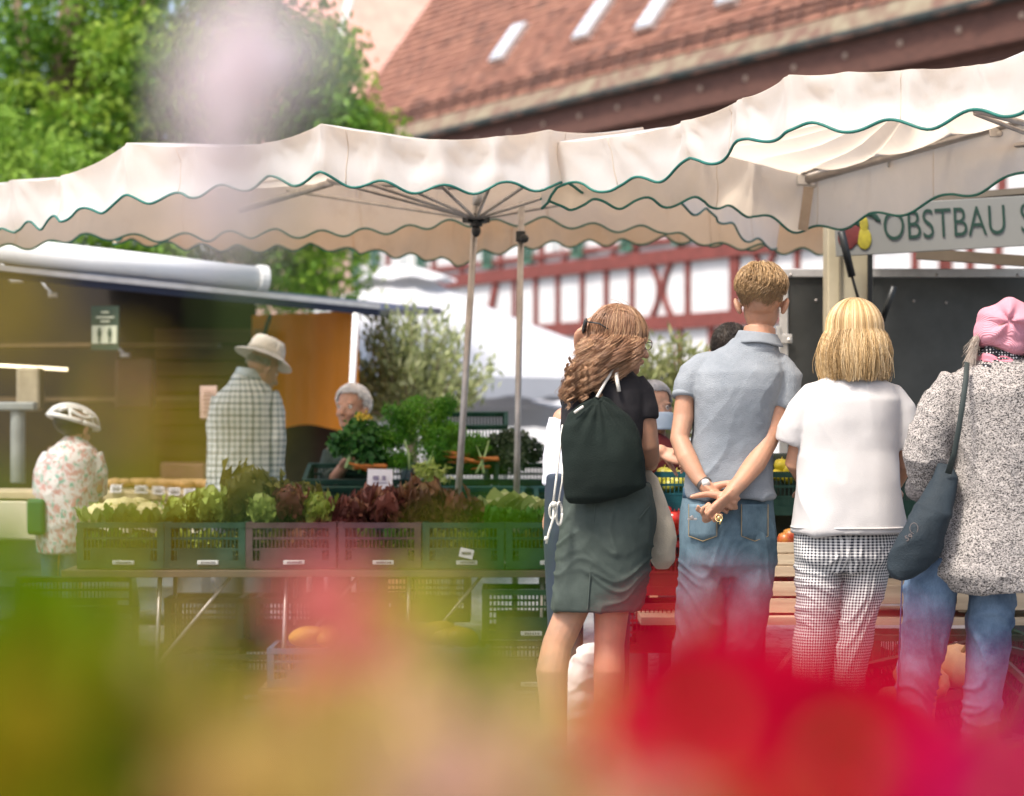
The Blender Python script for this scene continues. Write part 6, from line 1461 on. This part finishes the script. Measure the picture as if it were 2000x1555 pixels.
    bucket_hat('cream bucket sun hat tilted back on the man in the checked shirt', 'sun_hat', P(518,697,Y)+Vector((0,.0,.01)), -.42, .0, .95, 1.05, mat('cream_straw', (.62,.56,.46), .85, .08, 8, col2=(.74,.69,.60), bump=.5, bscale=160))
hat_man()

# ---- cyclist in floral blouse ----
def cyclist():
    Y = 13.5; t = thing('person', 'short person in a pink and green floral blouse and bicycle helmet, back turned', 'person', (P(130,0,Y).x, Y, 0))
    g = G(); hc = P(150,838,Y); H = HM(hc, .5, -.25); head_geo(g, H, .95); g.tube([P(146,850,Y), P(138,885,Y)], [.05,.062], 12)
    g.stack([ring(1060,85,180,Y,.10), ring(960,85,185,Y,.10), ring(900,95,185,Y,.09), ring(875,115,170,Y,.06)])
    for a in (102,142): g.tube([P(a,1060,Y), P(a,1160,Y), P(a,1255,Y)], [.075,.05,.04], 12, round_=True)
    g.tube([P(98,900,Y), P(84,960,Y), P(78,1000,Y+.08)], [.05,.04,.03], 12, round_=True); g.tube([P(184,900,Y), P(190,955,Y), P(192,975,Y+.12)], [.05,.04,.03], 12, round_=True)
    hand_geo(g, P(78,1000,Y+.08), (.1,.6,-.5), (1,0,0), -1, (.4,)*4, .9); hand_geo(g, P(192,975,Y+.12), (.0,.8,-.2), (-1,0,0), 1, (.4,)*4, .9)
    organic('body', g, SK, t, .007, 3)
    m, nt, b = newmat('floral_print'); N = nt.nodes; L = nt.links; tc = N.new('ShaderNodeTexCoord')
    col = (.62,.60,.58,1); prev = None
    for k, (c, sc, th) in enumerate((((.50,.24,.24,1),26,.57),((.16,.38,.32,1),30,.60),((.52,.34,.34,1),44,.57))):
        n = N.new('ShaderNodeTexNoise'); n.inputs['Scale'].default_value = sc; n.inputs['Detail'].default_value = 3; mp = N.new('ShaderNodeMapping'); mp.inputs['Location'].default_value = (k*7.3,k*3.1,k); L.new(tc.outputs['Object'], mp.inputs[0]); L.new(mp.outputs[0], n.inputs[0])
        r = N.new('ShaderNodeValToRGB'); r.color_ramp.elements[0].position = th-.02; r.color_ramp.elements[1].position = th+.02; L.new(n.outputs[0], r.inputs[0])
        mx = N.new('ShaderNodeMix'); mx.data_type = 'RGBA'; L.new(r.outputs[0], mx.inputs[0]); mx.inputs[7].default_value = c
        if prev is None: mx.inputs[6].default_value = col
        else: L.new(prev, mx.inputs[6])
        prev = mx.outputs[2]
    L.new(prev, b.inputs['Base Color']); b.inputs['Roughness'].default_value = .85
    g = G()
    g.stack([ring(1080,72,160,Y,.13), ring(1060,70,176,Y,.14), ring(1000,70,188,Y,.145), ring(940,72,196,Y,.14), ring(900,82,196,Y,.125), ring(878,96,188,Y,.10), ring(862,118,170,Y,.075), ring(852,128,162,Y,.06)], n=36)
    g.tube([P(104,890,Y), P(88,925,Y), P(80,970,Y+.02)], [.062,.062,.055], 16); g.tube([P(180,890,Y), P(192,925,Y), P(194,965,Y+.05)], [.060,.058,.052], 16)
    organic('floral_blouse', g, m, t, .008, 3, cloth_disp(.010, 4, 8, 15))
    g = G(); legs(g, Y, [(1075,78,120,.09,0),(1140,80,116,.08,0),(1255,84,114,.07,0)], [(1075,118,164,.09,0),(1140,120,158,.08,0),(1255,122,152,.07,0)], [(1050,76,166,Y,.12,0),(1080,78,164,Y,.12,0)])
    organic('jeans', g, jeans_mat('jeans_cyclist', (.04,.08,.12), (.10,.18,.24)), t, .009, 3)
    for px in (98,138): shoe(t, P(px,0,Y).x, Y+.04, 0, .3, SHOE, .24)
    # helmet of ribs with open vents
    h = thing('bicycle_helmet', 'white vented bicycle helmet on the person in the floral blouse', 'helmet', P(145,820,Y))
    Hh = Matrix.Translation(P(146,826,Y)) @ Matrix.Rotation(-.95,4,'Z') @ Euler((-.28,0,0)).to_matrix().to_4x4(); wh = mat('helmet_white', (.66,.66,.62), .35, .06)
    A_, B_, C_ = .098, .145, .092
    def hp(a, th): return Hh @ Vector((A_*math.sin(th)*math.cos(a), B_*math.sin(th)*math.sin(a)*(1.12 if math.sin(a) < 0 else 1), C_*math.cos(th)))
    g = G()
    for k in range(-3, 4):      # ribs running front to back
        x = k/3*.95; pts = []
        for i in range(15):
            u = -1+2*i/14; yy = u*math.sqrt(max(0,1-x*x*.85)); xx = x*(1-.25*u*u); zz = math.sqrt(max(0.0,1-min(1,xx*xx+yy*yy)))
            pts.append(Hh @ Vector((A_*xx, B_*yy*(1.12 if yy < 0 else 1), C_*zz+.004)))
        g.tube(pts, .0105, 6)
    for th in (.75,): g.tube([hp(2*PI*i/30, th+.12*math.sin(2*PI*i/30*5)) for i in range(31)], .009, 6)
    g.tube([hp(2*PI*i/30, 1.52) for i in range(31)], .014, 8)
    for k in range(6): a = k*PI/3+.3; g.tube([hp(a,.8), hp(a+.3,1.45)], .009, 6)
    g.build('shell', wh, h, smooth=True)
    g = G(); g.M = Hh; g.ell((0,-.008,-.012), (.084,.120,.074)); g.build('padding', M['black'], h, smooth=True)
    g = G(); g.tube([hp(.3,1.5), P(158,860,Y-.03)], .004, 5); g.build('strap', M['black'], h)
    bg_ = tag(G().box(P(72,1010,13.4), (.10,.12,.20)).build('green_bag', mat('bag_green', (.01,.12,.03), .6, .2), None, bevel=.02), 'small green bag at the side of the person in the floral blouse', 'bag')
cyclist()

def simple_person(label, Y, head, yaw, pitch, rows, top_m, hair_cols, arms=(), legc=(.05,.05,.06), lx=None, s=1.0, hair='short', hs=11, topname='top', sk=None):
    t = thing('person', label, 'person', (P(head[0],0,Y).x, Y, 0)); g = G(); hc = P(head[0], head[1], Y); H = HM(hc, yaw, pitch); head_geo(g, H, s)
    g.tube([hc+Vector((0,-.01,-.07*s)), hc+Vector((0,-.02,-.20*s))], [.05*s,.062*s], 12)
    for a in arms:
        pts, handd = a; g.tube([P(*p) for p in pts], [.048,.042,.036,.030,.026][:len(pts)], 12, round_=True)
        if handd: hand_geo(g, P(*pts[-1]), handd[0], handd[1], handd[2], (.6,)*4, .95)
    z0 = P(0, rows[0][0], Y).z; cx = P((rows[0][1]+rows[0][2])/2, 0, Y).x
    g.stack([(a[0], a[1], a[2], a[3]*.85, a[4]*.85) for a in [ring(py, l, r, Y, ry) for py, l, r, ry in rows]], n=20)
    for sx in (-.09,.09): g.tube([(cx+sx,Y,z0+.05),(cx+sx,Y,.45),(cx+sx,Y,.08)], [.07,.055,.04], 10, round_=True)
    organic('body', g, sk or SK, t, .0065, 3); eyes(t, H, s)
    g = G(); g.stack([ring(py, l, r, Y, ry) for py, l, r, ry in rows], n=36)
    for a in arms:
        pts = [P(*p) for p in a[0]]
        if len(pts) > 2: g.tube(pts[:-1], [.062,.056,.050,.044][:len(pts)-1], 14)
    organic(topname, g, top_m, t, .008, 3, cloth_disp(.009, 5, 8, hs))
    g = G(); g.stack([(cx,Y,z0+.12,.17,.12),(cx,Y,z0-.1,.175,.12),(cx,Y,z0-.2,.17,.11)])
    for sx in (-.09,.09): g.stack([(cx+sx,Y,z0-.1,.088,.1),(cx+sx,Y,.5,.07,.08),(cx+sx,Y,.07,.065,.07)], n=18)
    organic('trousers', g, mat('trousers_x', legc, .85, .2), t, .01, 3)
    for sx in (-.09,.09): shoe(t, cx+sx, Y, 0, yaw, SHOE)
    rs = np.random.RandomState(hs); paths = []; fl = .35 if hair == 'short' else .2
    for i in range(2200):
        ph = rs.uniform(0,2*PI); fr = math.sin(ph); lim = 1.75-(1.0*min(1,fr*1.5) if fr > 0 else 0); th = math.acos(1-rs.uniform(0,1)*(1-math.cos(lim))); lift = rs.uniform(.002,.016 if hair == 'puffy' else .008)
        paths.append(([H @ ellp((0,-.012*s,.035*s), [(x+lift+.004*math.sin(k*1.2))*s for x in (.080,.100,.092)], th+.09*k, ph+rs.uniform(-.06,.06)*k) for k in range(5)], float(np.clip(.5+.3*math.sin(ph*6)+rs.uniform(-.3,.3),0,1))))
    c = G(); c.M = H; c.grid(lambda u, v: ellp((0,-.012*s,.036*s), (.083*s,.102*s,.093*s), .02+v*(1.75-(1.0*min(1,math.sin(2*PI*u)*1.5) if math.sin(2*PI*u) > 0 else 0)), 2*PI*u), 36, 14, tone=.5)
    g = G(); g.v, g.f, g.t, g.mi = c.v, c.f, c.t, c.mi; strands(g, paths, .0018*s); g.build('hair', hairmat('hair_x', hair_cols), t, smooth=True, normals=False)
    return t, H
W = [(.80,.80,.80),(.92,.92,.92),(1,1,1)]
def others():
    simple_person('white haired elderly woman in dark clothes looking over the celery', 12.9, (687,800), PI+.45, .15, [(1010,640,745,.10),(950,640,745,.12),(900,645,742,.12),(870,655,735,.10),(852,668,722,.07),(842,675,712,.055)], mat('dark_green_cardigan', (.03,.05,.04), .85, .2), W, hair='puffy', hs=41, topname='cardigan',
        arms=(([(652,885,12.9),(640,930,12.85),(655,935,12.7),(668,915,12.6)], ((.3,-.5,.3),(1,0,0),1)),))
    t, H = simple_person('grey haired vendor in a light blue face mask facing the customers', 10.4, (1277,800), PI-.35, .1, [(1010,1222,1332,.11),(930,1224,1330,.12),(885,1230,1326,.12),(862,1240,1314,.10),(848,1258,1296,.07),(840,1264,1288,.055)], mat('red_vest', (.16,.02,.02), .85, .2), [(.30,.29,.30),(.46,.46,.48),(.66,.66,.70)], hs=42, s=.95, topname='vest',
        arms=(([(1248,888,10.4),(1236,915,10.2),(1262,905,9.9),(1290,882,9.7)], ((.6,-.3,-.2),(-.2,-.6,-.7),1)),))
    g = G(); g.M = H; g.grid(lambda u, v: ((-.062+.124*u), .05+.066*math.sin(PI*u)**.5*(1-.15*abs(v-.3)), -.022-.075*v), 18, 8)
    g.build('face_mask', mat('mask_blue', (.45,.55,.66), .8, .05), t, smooth=True, solid=.003, normals=False)
    simple_person('dark haired person almost hidden behind the head of the man in grey polo', 10.6, (1428,690), .2, 0, [(1000,1360,1490,.11),(850,1362,1488,.12),(780,1368,1482,.12),(750,1385,1465,.10),(735,1402,1446,.07),(728,1408,1440,.055)], mat('dark_shirt', (.015,.015,.02), .85, .2), [(.01,.008,.008),(.025,.018,.015),(.06,.045,.035)], hs=43)
    simple_person('person in a long sleeved white shirt almost hidden behind the curly haired person', 9.3, (1172,690), .3, 0, [(985,1090,1210,.10),(900,1090,1220,.12),(820,1098,1225,.12),(790,1115,1215,.10),(770,1135,1195,.07),(760,1147,1185,.055)], mat('white_shirt', (.62,.63,.70), .85, .06), [(.03,.02,.015),(.06,.04,.03),(.12,.09,.06)], hs=44, legc=(.02,.03,.05), topname='white_shirt',
        arms=(([(1102,820,9.3),(1088,890,9.3),(1082,950,9.3),(1078,990,9.32)], ((0,.1,-1),(1,0,0),1)),))
    # crumpled white bag on the ground by their feet
    g = G(); Y = 8.9; g.stack([ring(1490,1086,1190,Y,.12), ring(1440,1088,1200,Y,.14), ring(1380,1096,1205,Y,.13), ring(1320,1108,1190,Y,.12), ring(1285,1120,1180,Y,.10), ring(1262,1138,1168,Y,.04)], n=32)
    tag(organic('cloth_bag', g, mat('white_cotton', (.62,.60,.57), .9, .08, 4), None, .008, 2, cloth_disp(.03, 14, 9, 6, .006)), 'crumpled white cloth bag standing behind the bare legs of the curly haired person', 'bag')
others()
# ---------------- flower bed just before the camera ----------------
def petalmat(name, cols, trans=.45): return mat(name, cols[1], .85, .12, 30, trans=trans, tone=True, tonecol=cols, spec=.08)
PM = {'red': petalmat('petal_crimson', [(.20,.0,.008),(.44,.0,.020),(.58,.004,.05)]), 'mag': petalmat('petal_magenta', [(.28,.0,.04),(.46,.002,.07),(.60,.03,.16)]), 'rose': petalmat('petal_rose', [(.40,.07,.07),(.58,.15,.14),(.68,.28,.25)]),
      'pale': petalmat('petal_pale', [(.80,.60,.64),(.92,.84,.86),(.97,.96,.97)], .5), 'yel': petalmat('petal_yellow', [(.45,.40,.03),(.68,.60,.08),(.75,.70,.25)])}
LM = {'yellow': petalmat('leaf_yellow', [(.45,.42,.04),(.62,.56,.06),(.72,.68,.2)]), 'green': petalmat('leaf_green', [(.015,.06,.0),(.06,.15,.0),(.14,.25,.0)]), 'olive': petalmat('leaf_olive', [(.13,.09,.0),(.25,.18,.005),(.38,.29,.02)]), 'tan': petalmat('leaf_tan', [(.38,.24,.06),(.54,.37,.11),(.66,.50,.20)]), 'brown': petalmat('leaf_brown', [(.12,.045,.018),(.24,.11,.045),(.38,.20,.09)]), 'lime': petalmat('leaf_lime', [(.12,.20,.0),(.28,.35,.01),(.44,.46,.05)]), 'salmon': petalmat('leaf_salmon', [(.50,.26,.18),(.62,.38,.28),(.70,.50,.40)])}
SM = mat('flower_stem', (.08,.14,.02), .6, .2, 20, trans=.2)
SOILZ = .93
def blade(g, base, tip, w_, bend, tone, nv=8):
    base, tip = Vector(base), Vector(tip); d = (tip-base); L = d.length; d.normalize(); sd = d.cross(Vector((0,1,.05))).normalized(); n = sd.cross(d)
    def fn(u, v): return base+d*L*v+n*bend*L*math.sin(v*PI*.6)+sd*(u-.5)*2*w_*math.sin(PI*min(.98,.1+.88*v))**.8+n*abs(u-.5)*w_*.5
    g.grid(fn, 2, nv, tone=tone)
def zinnia(label, c, r, col, seed, face=(0,-.6,.8), cat='flower', group='blurred crimson flowers in front'):
    r *= 1.25
    rs = np.random.RandomState(seed); c = Vector(c); t = thing('flower', label, cat, (c.x, c.y, SOILZ), group)
    n = Vector(face).normalized(); x = n.orthogonal().normalized(); y = n.cross(x)
    g = G(); g.tube([(c.x+.01,c.y+.01,SOILZ), (c.x+.006,c.y,(c.z+SOILZ)/2), c-n*r*.2], .0022, 7); g.build('stem', SM, t, smooth=True)
    g = G()
    for lay in range(4):
        for k in range(11-lay):
            a = 2*PI*k/(11-lay)+lay*.5; el = .10+.30*lay; d = (x*math.cos(a)+y*math.sin(a))*math.cos(el)+n*math.sin(el); L = r*(1-.17*lay); sd = d.cross(n).normalized(); up = sd.cross(d)
            tn = float(rs.uniform(.2,1)); w_ = L*.34
            g.grid(lambda u, v: c+d*L*(.08+.92*v)+sd*(u-.5)*2*w_*math.sin(PI*(.08+.80*v))**.7+up*(-.12*L*v*v+.10*L*(2*u-1)**2), 4, 6, tone=tn)
    g.build('petals', PM[col], t, smooth=True, normals=False)
    g = G(); g.ell(c+n*r*.12, (r*.18,)*3, nu=10, nv=8); g.build('centre', mat('flower_centre', (.30,.12,.02), .8, .3, 60), t, smooth=True)
    g = G()
    for k in range(3):
        a = rs.uniform(0,6.28); zz = SOILZ+(c.z-SOILZ)*rs.uniform(.3,.75); blade(g, (c.x+.006,c.y,zz), (c.x+.05*math.cos(a), c.y+.03*math.sin(a), zz+.035), .009, -.1, float(rs.uniform(0,1)))
    g.build('leaf', LM['green'], t, smooth=True, normals=False)
def spike(label, px, py0, py1, Y, r, col, seed, n=34, group=None, blobs=()):
    """tall flower spike: florets up a stem"""
    rs = np.random.RandomState(seed); a, b = P(px[0],py1,Y), P(px[1],py0,Y); t = thing('flower_spike', label, 'flower', (a.x, Y, SOILZ), group)
    g = G(); g.tube([(a.x,Y,SOILZ), a, b], [.0018,.0016,.001], 6); g.build('stem', SM, t, smooth=True)
    g = G()
    for i in range(n):
        u = i/n; p = a.lerp(b, u); an = i*2.4; R2 = r*(1-.45*u)*rs.uniform(.7,1.15)
        for k in range(5):
            q = an+(k-2)*.5; d = Vector((math.cos(q), math.sin(q), rs.uniform(-.3,.5))).normalized(); blade(g, p, p+d*R2, R2*.5, .1, float(rs.uniform(0,1)), 4)
    for (bx, by, br) in blobs:          # opened blossoms along the spike
        c = P(bx, by, Y)
        for i in range(60):
            d = Vector(rs.normal(size=3)).normalized(); blade(g, c, c+d*br, br*.45, .1, float(rs.uniform(.3,1)), 4)
    g.build('florets', PM[col], t, smooth=True, normals=False)
def tuft(label, px, pt, Y, w_px, n, cols, seed, bw=.006, name='leafy_plant', cat='plant', lean=0, group='out of focus foliage in front'):
    """plant of long leaves rising from the soil to its tips in the picture"""
    pt -= 45 if n > 8 else 30; n = int(n*2) if n > 8 else n
    rs = np.random.RandomState(seed); c = P(px, pt, Y); t = thing(name, label, cat, (c.x, Y, SOILZ), group); hw = w_px/F*Y/2
    parts = {}
    for i in range(n):
        co = cols[rs.randint(len(cols))]; g = parts.setdefault(co, G()); u = rs.uniform(-1,1); top = c.z-abs(u)**1.5*.018*rs.uniform(.3,1)-rs.uniform(0,.022)
        x = c.x+u*hw; y = Y+rs.uniform(-.05,.05); base = Vector((c.x+u*hw*.5, y, SOILZ)); p1 = Vector((x-lean*.3, y+.01, (top+SOILZ)/2)); 
        blade(g, base, Vector((x+lean, y+rs.uniform(-.02,.02), top)), bw*rs.uniform(.6,1.4), rs.uniform(-.05,.05), float(rs.uniform(0,1)))
        for k in range(3):
            zz = SOILZ+(top-SOILZ)*rs.uniform(.4,1); xx = base.x+(x+lean-base.x)*((zz-SOILZ)/(top-SOILZ)); a = rs.uniform(0,6.28); L = rs.uniform(.012,.03)
            blade(g, (xx,y,zz), (xx+L*math.cos(a), y+L*math.sin(a)*.7, zz+L*rs.uniform(-.3,.9)), bw*rs.uniform(.8,1.5), .1, float(rs.uniform(0,1)), 4)
    for co, g in parts.items(): g.build('leaf', LM[co], t, smooth=True, normals=False)
def flowerbed():
    # raised planter holding everything, its rim lies below the picture
    t = thing('planter', 'wooden raised planter holding the blurred flowers right before the camera', 'planter', (0,.62,0))
    pw = mat('planter_wood', (.20,.13,.08), .85, .3, 3, stretch=(.6,1,8)); g = G()
    for yy in (.36,1.10):
        for k in range(4): g.box((0,yy,.12+.225*k), (1.3,.03,.215))
    for xx in (-.635,.635):
        for k in range(4): g.box((xx,.73,.12+.225*k), (.03,.70,.215))
    g.build('board', pw, t, bevel=.004)
    g = G(); g.grid(lambda u, v: (-.61+1.22*u, .38+.70*v, SOILZ-.015+.02*noise.noise(Vector((u*9,v*9,0)))), 30, 20); g.build('soil', mat('soil', (.05,.035,.025), .95, .4, 20, bump=.5), t)
    Z = [ # crimson flowers: px, py, Y, r
     (1400,1420,.56,.024,'red','broad crimson flower at the left of the crimson group'),(1570,1450,.60,.023,'red','crimson flower at the top right of the crimson group'),(1650,1500,.52,.024,'red','largest crimson flower right of the middle of the group'),
     (1480,1390,.66,.018,'red','small crimson flower in the centre of the group'),(2000,1580,.50,.020,'mag','magenta flower in the bottom right corner'),(1900,1680,.62,.018,'mag','magenta flower left of the corner one'),
     (1310,1395,.82,.012,'red','small crimson flower behind the group on its left'),(1560,1580,.60,.024,'red','crimson flower at the lower edge of the picture'),(640,1180,.74,.013,'rose','rose pink flower hovering before the crates'),(1730,1570,.58,.016,'red','crimson flower left of the magenta ones'),
     (700,1255,.70,.010,'rose','smaller rose flower just below the hovering one')]
    for k, (px, py, Y, r, col, lab) in enumerate(Z): zinnia(lab, P(px,py,Y), r, col, 200+k, face=(random.uniform(-.3,.3),-1,.3))
    spike('tall pale pink flower spike reaching above the left canopy', (455,470), -60, 470, .62, .010, 'pale', 301, n=30, blobs=((425,120,.011),(420,235,.011),(480,245,.010),(450,330,.009),(470,60,.007),(445,420,.009),(465,380,.008),(470,465,.006)))
    spike('second pale pink spike just right of the tall one', (520,540), 40, 160, .60, .008, 'pale', 302, n=8, blobs=((540,112,.013),))
    spike('short pale pink flower spike before the dark trailer', (225,232), 715, 815, .64, .005, 'rose', 303, n=6)
    spike('yellow flower spike before the front crates', (855,850), 1040, 1215, .70, .0055, 'yel', 304, n=14)
    for k, (px, py, Y, lab) in enumerate(((1265,1350,.95,'small crimson flower of the second line, leftmost'),(1420,1335,.98,'small crimson flower of the second line, above the large left one'),(1545,1390,.93,'small crimson flower of the second line in front of the gingham trousers'),(1655,1400,1.0,'small crimson flower of the second line left of the pumpkins'),(600,1340,.9,'small rose flower low before the blue grey crates'),(760,1300,.95,'small rose flower before the squashes'))): zinnia(lab, P(px,py,Y), .011, 'red' if k < 4 else 'rose', 260+k, face=(random.uniform(-.3,.3),-.8,.6))
    T = [(40,1040,.52,170,16,['green'],.007,'dark green leafy plant at the far left edge','leafy_plant',0),(60,1330,.46,300,16,['olive','green'],.008,'olive plant in the lower left corner','leafy_plant',0),
         (120,1150,.70,120,6,['green'],.006,'bright green leaf cluster right of the far left plant','leafy_plant',.01),
         (250,1330,.60,240,12,['brown','olive','brown'],.006,'tan and brown leaved plant near the left','leafy_plant',0),(370,1290,.62,200,10,['lime','olive','tan'],.006,'yellowish plant left of the brown one','leafy_plant',0),
         (500,1400,.50,240,14,['brown','brown','tan'],.008,'brown leaved plant in the lower left','leafy_plant',0),(300,1500,.48,320,12,['brown','olive'],.008,'dark brown plant at the bottom left','leafy_plant',0),
         (700,1330,.62,280,12,['salmon','tan'],.006,'salmon leaved plant under the rose flower','leafy_plant',0),(610,1470,.50,280,14,['olive','tan','brown'],.007,'lime and tan plant at the bottom, left of centre','leafy_plant',0),
         (850,1440,.52,280,14,['salmon','salmon','brown'],.008,'salmon and tan plant at the bottom centre','leafy_plant',0),(1010,1450,.56,260,12,['tan','salmon'],.007,'pale tan plant before the bare legs','leafy_plant',0),
         (1150,1500,.52,240,12,['salmon','brown'],.008,'reddish brown plant left of the crimson flowers','leafy_plant',0),
         (1290,1600,.46,240,12,['brown','brown','olive'],.009,'dark brown leaves under the crimson flowers','leafy_plant',0),(800,1570,.45,300,12,['brown','salmon'],.008,'reddish plant at the very bottom centre','leafy_plant',0),
         (1860,1500,.66,240,6,['lime','salmon'],.006,'pale stems in front of the blue jeans at the right','leafy_plant',0),(1960,1330,.75,110,4,['lime'],.005,'pale stem at the right edge','grass_tuft',0),
         (858,1160,.72,44,14,['yellow','yellow','lime'],.0050,'upright yellow blades before the front crates','grass_tuft',0),(880,1260,.80,60,10,['yellow','lime'],.0045,'shorter yellow blades beside the upright ones','grass_tuft',-.004),(965,1330,.70,60,12,['tan','yellow'],.0055,'golden blades leaning before the blue grey crate','grass_tuft',.012),(400,1110,.66,60,5,['tan'],.005,'thin tan blades before the plum crates','grass_tuft',-.004),(30,1330,.60,70,10,['yellow'],.006,'yellow green blades at the far left','grass_tuft',0),(1160,1290,.75,70,4,['lime'],.004,'lime blades before the bare legs','grass_tuft',.006),
         (1390,1130,.80,90,3,['lime'],.004,'thin lime stems before the jeans of the man in grey polo','grass_tuft',0),(1300,1130,.80,60,2,['green'],.005,'thin green stem before the grey green shorts','grass_tuft',0),
         (40,600,.55,80,2,['olive','lime'],.005,'long olive leaf leaning before the trailer','grass_tuft',.012),(870,820,.75,80,2,['green'],.004,'thin green blade before the tilted crates','grass_tuft',.02),(190,620,.58,80,2,['olive','lime'],.004,'olive blade slanting before the trailer opening','grass_tuft',.016),
         (560,1560,.46,300,10,['brown','olive'],.009,'brown plant at the bottom edge left of centre','leafy_plant',0),(1010,1620,.46,320,10,['salmon','tan'],.009,'salmon plant at the bottom edge right of centre','leafy_plant',0)]
    T += [(300,1230,1.0,220,9,['lime','green'],.004,'lime stems in the second line of plants at the left','leafy_plant',.01),(690,1260,1.03,240,9,['tan','salmon'],.004,'tan stems in the second line of plants left of centre','leafy_plant',.01),(985,1250,1.0,200,9,['tan','lime'],.004,'pale stems before the blue grey crates','leafy_plant',-.01),
          (1215,1330,1.02,170,9,['brown','salmon'],.004,'brown stems before the white cloth bag','leafy_plant',0),(130,1170,.98,170,9,['green','green','lime'],.005,'bright green stems in the second line at the far left','leafy_plant',0),(450,1290,1.0,200,9,['brown','olive'],.005,'brown stems in the second line before the crates','leafy_plant',.01),(1800,1400,1.0,200,9,['lime','brown'],.004,'pale stems in the second line by the pumpkins','leafy_plant',0)]
    for k, (px, pt, Y, wp, n, cols, bw, lab, nm, lean) in enumerate(T): tuft(lab, px, pt, Y, wp, n, cols, 400+k, bw, name=nm, cat={'leafy_plant':'plant','grass_tuft':'grass'}[nm], lean=lean)
flowerbed()
